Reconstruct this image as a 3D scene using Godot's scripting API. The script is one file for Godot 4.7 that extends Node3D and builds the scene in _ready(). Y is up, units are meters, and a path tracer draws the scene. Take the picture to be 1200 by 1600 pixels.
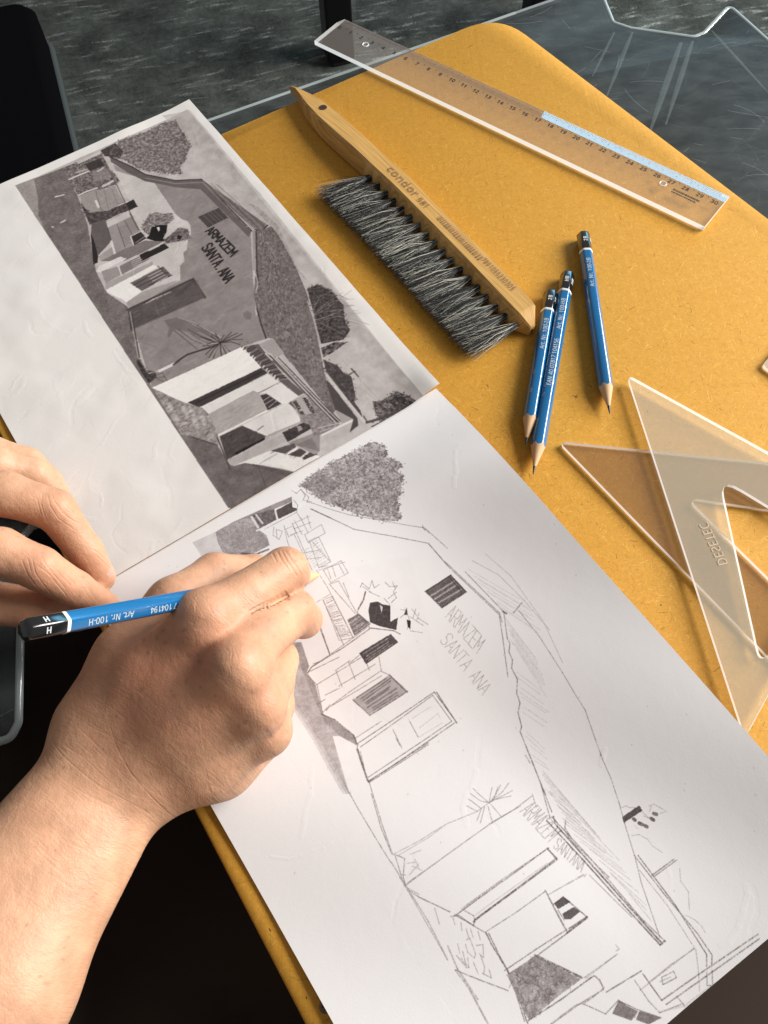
extends Node3D
# A drawing in progress on a fibreboard: printed photograph, pencil drawing, hands, brush, ruler, pencils and set squares.

const TOP := 0.74          # height of the board's upper face above the carpet
var rng := RandomNumberGenerator.new()
var grain := PackedFloat32Array()     # 512 x 512 white noise
var clump := PackedFloat32Array()     # 512 x 512 leafy clumps
var soft := PackedFloat32Array()      # 512 x 512 slow noise


# ---------------------------------------------------------------- helpers
func lin(r: float, g: float, b: float, a := 1.0) -> Color:
	var c := Color(r, g, b).linear_to_srgb()
	c.a = a
	return c

func mat(called: String, c: Color, rough := 0.6, spec := 0.5) -> StandardMaterial3D:
	var m := StandardMaterial3D.new()
	m.resource_name = called
	m.albedo_color = c
	m.roughness = rough
	m.metallic_specular = spec
	return m

func clear(called: String, c: Color, alpha: float, rough := 0.08) -> StandardMaterial3D:
	var m := mat(called, Color(c.r, c.g, c.b, alpha), rough)
	m.transparency = BaseMaterial3D.TRANSPARENCY_ALPHA
	return m

func begin() -> SurfaceTool:
	var st := SurfaceTool.new()
	st.begin(Mesh.PRIMITIVE_TRIANGLES)
	return st

func tri(st: SurfaceTool, a: Vector3, b: Vector3, c: Vector3) -> void:   # anticlockwise seen from outside
	st.add_vertex(a)
	st.add_vertex(c)
	st.add_vertex(b)

func quad(st: SurfaceTool, a: Vector3, b: Vector3, c: Vector3, d: Vector3) -> void:
	tri(st, a, b, c)
	tri(st, a, c, d)

func box(st: SurfaceTool, lo: Vector3, hi: Vector3) -> void:
	var p := []
	for k in 8:
		p.append(Vector3(hi.x if k & 1 else lo.x, hi.y if k & 2 else lo.y, hi.z if k & 4 else lo.z))
	quad(st, p[4], p[5], p[7], p[6])
	quad(st, p[1], p[0], p[2], p[3])
	quad(st, p[5], p[1], p[3], p[7])
	quad(st, p[0], p[4], p[6], p[2])
	quad(st, p[6], p[7], p[3], p[2])
	quad(st, p[0], p[1], p[5], p[4])

func obj(called: String, mesh: Mesh, m: Material, parent: Node = self) -> MeshInstance3D:
	var o := MeshInstance3D.new()
	o.name = called
	o.mesh = mesh
	o.material_override = m
	parent.add_child(o, true)
	return o

func thing(called: String, label: String, category: String, at := Vector3.ZERO, group := "") -> Node3D:
	var o := Node3D.new()
	o.name = called
	o.position = at
	add_child(o, true)
	tag(o, label, category, group)
	return o

func tag(o: Node, label: String, category: String, group := "") -> void:
	o.set_meta("label", label)
	o.set_meta("category", category)
	if group != "":
		o.set_meta("group", group)

func frame(x: Vector3, origin: Vector3, up := Vector3.UP) -> Transform3D:    # x axis as given, y axis up, right-handed
	var ax := x.normalized()
	var ay := (up - ax * up.dot(ax)).normalized()
	return Transform3D(Basis(ax, ay, ax.cross(ay)), origin)

func prism(top: PackedVector2Array, y0: float, y1: float, bevel := 0.0) -> ArrayMesh:   # an outline in x,z, anticlockwise or not
	var st := begin()
	var p := top
	if Geometry2D.is_polygon_clockwise(p):
		p = p.duplicate()
		p.reverse()
	var n := p.size()
	var inner := PackedVector2Array()
	for i in n:
		var e1 := (p[i] - p[(i + n - 1) % n]).normalized()
		var e2 := (p[(i + 1) % n] - p[i]).normalized()
		var nrm := Vector2(-(e1 + e2).y, (e1 + e2).x).normalized()
		inner.append(p[i] + nrm * bevel)
	var idx := Geometry2D.triangulate_polygon(inner)
	for k in range(0, idx.size(), 3):
		var a := inner[idx[k]]
		var b := inner[idx[k + 1]]
		var c := inner[idx[k + 2]]
		if (b - a).cross(c - a) > 0:
			var s := b
			b = c
			c = s
		tri(st, Vector3(a.x, y1, a.y), Vector3(b.x, y1, b.y), Vector3(c.x, y1, c.y))
		tri(st, Vector3(a.x, y0, a.y), Vector3(c.x, y0, c.y), Vector3(b.x, y0, b.y))
	for i in n:
		var j := (i + 1) % n
		var a := p[i]
		var b := p[j]
		quad(st, Vector3(inner[j].x, y1, inner[j].y), Vector3(b.x, y1 - bevel, b.y), Vector3(a.x, y1 - bevel, a.y), Vector3(inner[i].x, y1, inner[i].y))
		quad(st, Vector3(b.x, y1 - bevel, b.y), Vector3(b.x, y0, b.y), Vector3(a.x, y0, a.y), Vector3(a.x, y1 - bevel, a.y))
		quad(st, Vector3(b.x, y0, b.y), Vector3(inner[j].x, y0, inner[j].y), Vector3(inner[i].x, y0, inner[i].y), Vector3(a.x, y0, a.y))
	st.generate_normals()
	return st.commit()

func rounded(p: PackedVector2Array, radii: Array, steps := 5) -> PackedVector2Array:
	var out := PackedVector2Array()
	var n := p.size()
	for i in n:
		var r: float = radii[i % radii.size()]
		if r <= 0.0:
			out.append(p[i])
			continue
		var u := (p[(i + n - 1) % n] - p[i]).normalized()
		var v := (p[(i + 1) % n] - p[i]).normalized()
		var t := r / tan(acos(clampf(u.dot(v), -1, 1)) / 2.0)
		var a := p[i] + u * t
		var b := p[i] + v * t
		for k in steps + 1:
			var s := float(k) / steps
			out.append(a.lerp(p[i], s).lerp(p[i].lerp(b, s), s))
	return out

func tube(st: SurfaceTool, pts: PackedVector3Array, r: float, sides := 6, closed := false) -> void:
	var rings := []
	var n := pts.size()
	for i in n:
		var d := (pts[(i + 1) % n] - pts[(i + n - 1) % n]) if closed else (pts[mini(i + 1, n - 1)] - pts[maxi(i - 1, 0)])
		d = d.normalized()
		var x := d.cross(Vector3.UP if absf(d.y) < 0.9 else Vector3.RIGHT).normalized()
		var y := x.cross(d)
		var ring := PackedVector3Array()
		for k in sides:
			ring.append(pts[i] + (x * cos(TAU * k / sides) + y * sin(TAU * k / sides)) * r)
		rings.append(ring)
	for i in (n if closed else n - 1):
		for k in sides:
			var k2 := (k + 1) % sides
			var j := (i + 1) % n
			quad(st, rings[i][k], rings[i][k2], rings[j][k2], rings[j][k])

func words(called: String, text: String, size: float, t: Transform3D, m: Material, parent: Node, bold := false, mono := false, squeeze := 1.0) -> MeshInstance3D:
	# Lettering: a flat TextMesh; t.x is the reading direction, t.y the normal of the surface, letters stand towards -t.z.
	var tm := TextMesh.new()
	var f := SystemFont.new()
	f.font_names = PackedStringArray(["Droid Sans Mono" if mono else "Droid Sans"])
	f.font_weight = 700 if bold else 400
	tm.font = f
	tm.text = text
	tm.font_size = 32
	tm.pixel_size = size / 32.0
	tm.depth = 0.00008
	tm.curve_step = 4.0
	var o := obj(called, tm, m, parent)
	o.transform = Transform3D(Basis(t.basis.x * squeeze, -t.basis.z, t.basis.y), t.origin)
	return o

func make_noise() -> void:
	grain.resize(262144)
	clump.resize(262144)
	soft.resize(262144)
	var a := FastNoiseLite.new()
	a.seed = 4
	a.noise_type = FastNoiseLite.TYPE_SIMPLEX_SMOOTH
	a.frequency = 0.075
	a.fractal_octaves = 4
	a.fractal_gain = 0.7
	var b := FastNoiseLite.new()
	b.seed = 9
	b.frequency = 0.02
	b.fractal_octaves = 3
	var ia := a.get_image(512, 512, false, false, true).get_data()
	var ib := b.get_image(512, 512, false, false, true).get_data()
	for i in 262144:
		grain[i] = rng.randf() - 0.5
		clump[i] = ia[i] / 255.0 - 0.5
		soft[i] = ib[i] / 255.0 - 0.5


# A sheet to draw on: grey tones, coordinates in millimetres.
class Pad:
	var w: int
	var h: int
	var k: float
	var px := PackedFloat32Array()
	var host
	func _init(width_mm: float, height_mm: float, per_mm: float, tone: float, owner_node) -> void:
		k = per_mm
		w = int(width_mm * k)
		h = int(height_mm * k)
		px.resize(w * h)
		px.fill(tone)
		host = owner_node
	func fill(mm: Array, tone: float, g := 0.0, c := 0.0, s := 0.0, alpha := 1.0, hatch := 0.0) -> void:
		var p := PackedVector2Array()
		var lo := 1e9
		var hi := -1e9
		for i in range(0, mm.size(), 2):
			var q := Vector2(mm[i], mm[i + 1]) * k
			p.append(q)
			lo = minf(lo, q.y)
			hi = maxf(hi, q.y)
		var n := p.size()
		for y in range(maxi(0, int(lo)), mini(h - 1, int(hi)) + 1):
			var xs := []
			var yc := y + 0.5
			for i in n:
				var a := p[i]
				var b := p[(i + 1) % n]
				if (a.y <= yc) != (b.y <= yc):
					xs.append(a.x + (yc - a.y) / (b.y - a.y) * (b.x - a.x))
			xs.sort()
			for i in range(0, xs.size() - 1, 2):
				var x0 := maxi(0, int(round(xs[i])))
				var x1 := mini(w, int(round(xs[i + 1])))
				for x in range(x0, x1):
					var at := (y & 511) * 512 + (x & 511)
					var v: float = tone + g * host.grain[at] + c * host.clump[at] + s * host.soft[at]
					if hatch > 0.0:
						v += hatch * sin((x * 0.8 + y * 0.35) * 0.9 + host.soft[at] * 9.0)
					var o := y * w + x
					px[o] += (v - px[o]) * alpha
	func line(mm: Array, width: float, tone: float, alpha := 1.0, rough := 0.0) -> void:
		for i in range(0, mm.size() - 3, 2):
			seg(Vector2(mm[i], mm[i + 1]) * k, Vector2(mm[i + 2], mm[i + 3]) * k, width * k * 0.5, tone, alpha, rough)
	func seg(a: Vector2, b: Vector2, r: float, tone: float, alpha: float, rough: float) -> void:
		var m := r + 1.0
		var d := b - a
		var l2 := maxf(d.length_squared(), 1e-6)
		for y in range(maxi(0, int(minf(a.y, b.y) - m)), mini(h - 1, int(maxf(a.y, b.y) + m)) + 1):
			var x0 := minf(a.x, b.x) - m
			var x1 := maxf(a.x, b.x) + m
			if absf(d.y) > 1.0:      # narrow the span to the stroke
				var xa := a.x + d.x * (y - a.y) / d.y
				var sp := m * sqrt(l2) / absf(d.y) + 1.0
				x0 = maxf(x0, xa - sp)
				x1 = minf(x1, xa + sp)
			for x in range(maxi(0, int(x0)), mini(w - 1, int(x1)) + 1):
				var q := Vector2(x, y)
				var t := clampf((q - a).dot(d) / l2, 0.0, 1.0)
				var f := clampf(r + 0.5 - (q - a - d * t).length(), 0.0, 1.0) * alpha
				if f > 0.0:
					if rough > 0.0:
						f *= clampf(1.0 + rough * 2.2 * (host.grain[(y & 511) * 512 + (x & 511)] - 0.15) + rough * host.soft[((y * 3) & 511) * 512 + ((x * 3) & 511)], 0.0, 1.0)
					var o := y * w + x
					px[o] += (tone - px[o]) * f
	func pencil(mm: Array, width := 0.35, tone := 0.42, alpha := 0.8) -> void:     # a hand-drawn line: slightly off, sometimes doubled
		var q := mm.duplicate()
		for i in q.size():
			q[i] += host.rng.randf_range(-0.15, 0.15)
		line(q, width, tone, alpha, 0.7)
	func hatch(a: Vector2, b: Vector2, c: Vector2, d: Vector2, n: int, width: float, tone: float, alpha: float) -> void:   # n strokes from edge a-b to edge c-d
		for i in n:
			var t: float = (i + host.rng.randf_range(0.2, 0.8)) / n
			var p := a.lerp(b, t)
			var q := c.lerp(d, clampf(t + host.rng.randf_range(-0.03, 0.03), 0, 1))
			var s: float = host.rng.randf_range(0.0, 0.18)
			var e: float = host.rng.randf_range(0.75, 1.0)
			line([p.lerp(q, s).x, p.lerp(q, s).y, p.lerp(q, e).x, p.lerp(q, e).y], width, tone, alpha, 0.8)
	func letters(text: String, base0: Vector2, base1: Vector2, top0: Vector2, width: float, tone: float, alpha: float, rough: float) -> void:
		var adv := (base1 - base0) / text.length()
		var up := top0 - base0
		for i in text.length():
			var o := base0 + adv * i
			var s := adv * 0.78
			for stroke in SHAPES.get(text[i], []):
				for j in range(0, stroke.size() - 3, 2):
					var p: Vector2 = o + s * stroke[j] + up * stroke[j + 1]
					var q: Vector2 = o + s * stroke[j + 2] + up * stroke[j + 3]
					line([p.x, p.y, q.x, q.y], width, tone, alpha, rough)
	func soften(amount: float) -> void:
		var q := px.duplicate()
		for y in range(1, h - 1):
			var o := y * w
			for x in range(1, w - 1):
				var i := o + x
				q[i] = lerpf(px[i], (px[i - 1] + px[i + 1] + px[i - w] + px[i + w] + px[i]) * 0.2, amount)
		px = q
	func toned() -> ImageTexture:
		var bytes := PackedByteArray()
		bytes.resize(w * h * 3)
		for i in w * h:
			var v := clampf(px[i], 0.0, 1.0)
			var d := 4.0 * v * (1.0 - v)
			bytes[i * 3] = int(v * 255.0)
			bytes[i * 3 + 1] = int((v - 0.03 * d) * 255.0)
			bytes[i * 3 + 2] = int((v - 0.028 * d) * 255.0)
		return ImageTexture.create_from_image(Image.create_from_data(w, h, false, Image.FORMAT_RGB8, bytes))
	func picture() -> ImageTexture:
		var bytes := PackedByteArray()
		bytes.resize(w * h)
		for i in w * h:
			bytes[i] = int(clampf(px[i], 0.0, 1.0) * 255.0)
		return ImageTexture.create_from_image(Image.create_from_data(w, h, false, Image.FORMAT_L8, bytes))
	const SHAPES := {
		"A": [[0, 0, 0.5, 1, 1, 0], [0.2, 0.35, 0.8, 0.35]], "R": [[0, 0, 0, 1, 0.8, 1, 0.95, 0.75, 0.8, 0.5, 0, 0.5], [0.4, 0.5, 1, 0]],
		"M": [[0, 0, 0, 1, 0.5, 0.35, 1, 1, 1, 0]], "Z": [[0, 1, 1, 1, 0, 0, 1, 0]], "E": [[1, 1, 0, 1, 0, 0, 1, 0], [0, 0.5, 0.8, 0.5]],
		"S": [[1, 0.85, 0.7, 1, 0.25, 1, 0, 0.8, 0.2, 0.55, 0.8, 0.45, 1, 0.2, 0.75, 0, 0.25, 0, 0, 0.15]], "N": [[0, 0, 0, 1, 1, 0, 1, 1]], "T": [[0, 1, 1, 1], [0.5, 1, 0.5, 0]], ".": [[0.3, 0, 0.4, 0.05]],
	}


# Flesh: tapered capsules joined by a smooth minimum, meshed as surface nets.
func flesh(st: SurfaceTool, bones: Array, cell: float, tint: Callable, uv0: Vector2, uv_size: float) -> void:
	var lo := Vector3.INF
	var hi := -Vector3.INF
	for b in bones:
		var r := maxf(b[2], b[3]) + 4.0 * cell
		lo = lo.min(b[0] - Vector3.ONE * r).min(b[1] - Vector3.ONE * r)
		hi = hi.max(b[0] + Vector3.ONE * r).max(b[1] + Vector3.ONE * r)
	var nx := int((hi.x - lo.x) / cell) + 2
	var ny := int((hi.y - lo.y) / cell) + 2
	var nz := int((hi.z - lo.z) / cell) + 2
	var d := PackedFloat32Array()
	d.resize(nx * ny * nz)
	d.fill(1.0)
	for b in bones:
		var a: Vector3 = b[0]
		var ab: Vector3 = b[1] - a
		var ra: float = b[2]
		var rb: float = b[3]
		var k: float = b[4]
		var carve: bool = b.size() > 5
		var m := Vector3.ONE * (maxf(ra, rb) + 2.5 * cell + k)
		var i0 := Vector3i(((a.min(b[1]) - m) - lo) / cell).clamp(Vector3i.ZERO, Vector3i(nx - 1, ny - 1, nz - 1))
		var i1 := Vector3i(((a.max(b[1]) + m) - lo) / cell).clamp(Vector3i.ZERO, Vector3i(nx - 1, ny - 1, nz - 1))
		var inv := 1.0 / maxf(ab.length_squared(), 1e-12)
		for z in range(i0.z, i1.z + 1):
			for y in range(i0.y, i1.y + 1):
				var row := (z * ny + y) * nx
				var p := lo + Vector3(i0.x, y, z) * cell - a
				for x in range(i0.x, i1.x + 1):
					var t := clampf(p.dot(ab) * inv, 0.0, 1.0)
					var v := (p - ab * t).length() - ra - (rb - ra) * t
					var o := d[row + x]
					if carve:
						v = -v
						var g := k - absf(o - v)
						d[row + x] = maxf(o, v) + (g * g / (4.0 * k) if g > 0.0 else 0.0)
					else:
						var g := k - absf(o - v)
						d[row + x] = minf(o, v) - (g * g / (4.0 * k) if g > 0.0 else 0.0)
					p.x += cell
	var ids := PackedInt32Array()
	ids.resize(nx * ny * nz)
	ids.fill(-1)
	var pos := PackedVector3Array()
	var nor := PackedVector3Array()
	var sy := nx
	var sz := nx * ny
	for z in nz - 1:
		for y in ny - 1:
			var row := (z * ny + y) * nx
			for x in nx - 1:
				var o := row + x
				var a0 := d[o]
				if absf(a0) > cell * 2.0:
					continue
				var a1 := d[o + 1]
				var a2 := d[o + sy]
				var a3 := d[o + sy + 1]
				var a4 := d[o + sz]
				var a5 := d[o + sz + 1]
				var a6 := d[o + sz + sy]
				var a7 := d[o + sz + sy + 1]
				var neg := int(a0 < 0) + int(a1 < 0) + int(a2 < 0) + int(a3 < 0) + int(a4 < 0) + int(a5 < 0) + int(a6 < 0) + int(a7 < 0)
				if neg == 0 or neg == 8:
					continue
				var g := Vector3(a1 + a3 + a5 + a7 - a0 - a2 - a4 - a6, a2 + a3 + a6 + a7 - a0 - a1 - a4 - a5, a4 + a5 + a6 + a7 - a0 - a1 - a2 - a3)
				var mean := (a0 + a1 + a2 + a3 + a4 + a5 + a6 + a7) * 0.125
				var n := g.normalized()
				var slope := maxf(g.length() / (4.0 * cell), 0.3)
				var off := (n * (mean / slope)).clamp(-Vector3.ONE * cell * 0.6, Vector3.ONE * cell * 0.6)
				ids[o] = pos.size()
				pos.append(lo + Vector3(x + 0.5, y + 0.5, z + 0.5) * cell - off)
				nor.append(n)
	var idx := PackedInt32Array()
	for z in range(1, nz - 1):
		for y in range(1, ny - 1):
			var row := (z * ny + y) * nx
			for x in range(1, nx - 1):
				var o := row + x
				if ids[o] < 0:
					continue
				var inside := d[o] < 0
				for ax in 3:
					var s1 := 1 if ax == 0 else (sy if ax == 1 else sz)
					if (d[o + s1] < 0) == inside:
						continue
					var u := sy if ax == 0 else (sz if ax == 1 else 1)
					var v := sz if ax == 0 else (1 if ax == 1 else sy)
					var q0 := ids[o]
					var q1 := ids[o - u]
					var q2 := ids[o - u - v]
					var q3 := ids[o - v]
					if mini(mini(q0, q1), mini(q2, q3)) < 0:
						continue
					if inside:
						idx.append_array([q0, q2, q1, q0, q3, q2])
					else:
						idx.append_array([q0, q1, q2, q0, q2, q3])
	# smooth the normals once over the mesh
	var sm := nor.duplicate()
	for t in range(0, idx.size(), 3):
		var s := nor[idx[t]] + nor[idx[t + 1]] + nor[idx[t + 2]]
		sm[idx[t]] += s * 0.3
		sm[idx[t + 1]] += s * 0.3
		sm[idx[t + 2]] += s * 0.3
	for i in pos.size():
		st.set_normal(sm[i].normalized())
		st.set_color(tint.call(pos[i], sm[i].normalized()))
		st.set_uv((Vector2(pos[i].x, pos[i].z) - uv0) / uv_size)
		st.add_vertex(pos[i])
	flesh_base += 0
	for i in idx:
		st.add_index(flesh_base + i)
	flesh_base += pos.size()

var flesh_base := 0

func limb(list: Array, pts: Array, radii: Array, k: float) -> void:    # a chain of bones
	for i in pts.size() - 1:
		list.append([pts[i], pts[i + 1], radii[i], radii[i + 1], k])


# ---------------------------------------------------------------- scene
func _ready() -> void:
	rng.seed = 20
	light_and_lens()
	make_noise()
	floor_and_furniture()
	tray()
	board()
	printed_sheet()
	drawing_sheet()
	ruler()
	brush()
	pencils()
	set_squares()
	person()

func light_and_lens() -> void:
	var cam := Camera3D.new()
	cam.name = "camera"
	cam.fov = 61.3013
	cam.near = 0.02
	cam.far = 60.0
	cam.transform = Transform3D(Basis(Vector3.RIGHT, -1.086695) * Basis(Vector3.BACK, -0.055961), Vector3(0, TOP + 0.39496, 0))
	add_child(cam)
	var e := Environment.new()
	e.background_mode = Environment.BG_COLOR
	e.background_color = lin(0.22, 0.215, 0.21)
	e.tonemap_mode = Environment.TONE_MAPPER_LINEAR
	e.tonemap_exposure = 1.0
	e.sdfgi_enabled = true
	e.ssao_enabled = true
	e.ssil_enabled = true
	var we := WorldEnvironment.new()
	we.name = "surroundings"
	we.environment = e
	add_child(we)
	# the tall window beyond the far right corner of the table
	var win := AreaLight3D.new()
	win.name = "window_light"
	win.area_size = Vector2(2.3, 1.6)
	win.light_color = lin(1.0, 0.97, 0.93)
	win.light_energy = 26.0
	win.area_range = 8.0
	win.shadow_enabled = true
	add_child(win)
	win.look_at_from_position(Vector3(2.85, TOP + 1.42, -0.95), Vector3(0.0, TOP, -0.2))
	# a low strip of blue sky seen through a second window farther round to the left
	var low := AreaLight3D.new()
	low.name = "low_window_light"
	low.area_size = Vector2(0.95, 0.34)
	low.light_color = lin(0.20, 0.66, 1.0)
	low.light_energy = 0.7
	low.area_range = 8.0
	low.shadow_enabled = true
	add_child(low)
	low.look_at_from_position(Vector3(1.13, TOP + 0.42, -2.02), Vector3(0.15, TOP, -0.4))

func floor_and_furniture() -> void:
	# carpet: dark green-grey loops with paler flecks lying mostly one way
	var n := 1024
	var img := Image.create(n, n, false, Image.FORMAT_RGB8)
	for y in n:
		for x in n:
			var at := (y & 511) * 512 + (x & 511)
			var v := 1.0 + 0.45 * grain[at] + 0.35 * clump[((y / 2) & 511) * 512 + ((x / 2) & 511)] + 0.5 * soft[((y / 3) & 511) * 512 + ((x / 3) & 511)]
			img.set_pixel(x, y, Color(0.262 * v, 0.276 * v, 0.264 * v))
	for i in 700:      # pale and dark yarn shows in loose, ragged patches drawn out along one direction
		var cx := rng.randf() * n
		var cy := rng.randf() * n
		var lx := rng.randf_range(8, 46)
		var ly := rng.randf_range(2, 8)
		var tone := rng.randf_range(0.46, 0.82) if rng.randf() < 0.72 else 0.14
		var lean := rng.randf_range(0.0, 0.35)
		for q in int(lx * ly * 0.9):
			var u := rng.randfn(0, 0.5)
			var x := posmod(int(cx + u * lx), n)
			var y := posmod(int(cy + rng.randfn(0, 0.5) * ly - u * lx * lean), n)
			var c := Color(tone * 0.98, tone, tone * 0.97)
			img.set_pixel(x, y, img.get_pixel(x, y).lerp(c, rng.randf_range(0.2, 0.7)))
			if rng.randf() < 0.5:
				img.set_pixel((x + 1) % n, y, img.get_pixel((x + 1) % n, y).lerp(c, 0.4))
	var m := mat("carpet", Color(1, 1, 1), 0.95, 0.2)
	m.albedo_texture = ImageTexture.create_from_image(img)
	m.uv1_triplanar = true
	m.uv1_world_triplanar = true
	m.uv1_scale = Vector3(1.3, 1.3, 1.3)
	var st := begin()
	quad(st, Vector3(-6, 0, 6), Vector3(6, 0, 6), Vector3(6, 0, -6), Vector3(-6, 0, -6))
	st.generate_normals()
	var fl := obj("carpet_floor", st.commit(), m)
	fl.set_meta("kind", "structure")
	# black chair legs beyond the table
	var blk := mat("black_paint", lin(0.006, 0.006, 0.007), 0.4)
	var spots := [Vector3(-0.03979, 0.0, -1.65167), Vector3(0.37497, 0.0, -1.72423)]
	var labels := ["square black furniture leg standing on the carpet behind the left end of the ruler", "square black furniture leg showing beyond the tray edge above the rounded board corner"]
	for i in 2:
		var t := thing("furniture_leg", labels[i], "leg", spots[i], "black legs on the carpet")
		var w := 0.027
		var outline := PackedVector2Array([Vector2(-w, -w), Vector2(w, -w), Vector2(w, w), Vector2(-w, w)])
		obj("post", prism(rounded(outline, [0.006]), 0.012, 0.75, 0.002), blk, t)
		obj("foot", prism(rounded(PackedVector2Array([Vector2(-w, -w) * 0.8, Vector2(w, -w) * 0.8, Vector2(w, w) * 0.8, Vector2(-w, w) * 0.8]), [0.004]), 0.0, 0.012, 0.001), mat("rubber", lin(0.012, 0.012, 0.012), 0.8), t)
		t.rotation.y = 0.25
	# the black bench at the upper left: cushion, base and a grey piping along its edge
	var a := Vector3(-0.47081, 0.38, -1.27178)
	var b := Vector3(-0.37676, 0.38, -0.93389)
	var dir := (b - a).normalized()
	var side := Vector3(dir.z, 0, -dir.x)
	if side.x > 0:
		side = -side
	var bench := thing("bench", "black upholstered bench seat in the dark corner at the upper left", "bench", Vector3(a.x, 0, a.z))
	var p0 := -dir * 0.012
	var q := PackedVector2Array()
	for v in [p0, dir * 0.9, dir * 0.9 + side * 0.7, p0 + side * 0.7]:
		q.append(Vector2(v.x, v.z))
	obj("cushion", prism(rounded(q, [0.035]), 0.30, 0.38, 0.012), mat("black_cloth", lin(0.002, 0.002, 0.0025), 0.95, 0.1), bench)
	var q2 := PackedVector2Array()
	for v in [p0 + dir * 0.05 + side * 0.05, dir * 0.85 + side * 0.05, dir * 0.85 + side * 0.65, p0 + dir * 0.05 + side * 0.65]:
		q2.append(Vector2(v.x, v.z))
	obj("base", prism(q2, 0.0, 0.30, 0.004), mat("dark_lacquer", lin(0.03, 0.036, 0.036), 0.3), bench)
	var rim := begin()
	var line := PackedVector3Array()
	for v in rounded(q, [0.035]):
		line.append(Vector3(v.x, 0.315, v.y))
	tube(rim, line, 0.007, 6, true)
	rim.generate_normals()
	obj("piping", rim.commit(), mat("grey_piping", lin(0.03, 0.038, 0.038), 0.6), bench)

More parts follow.
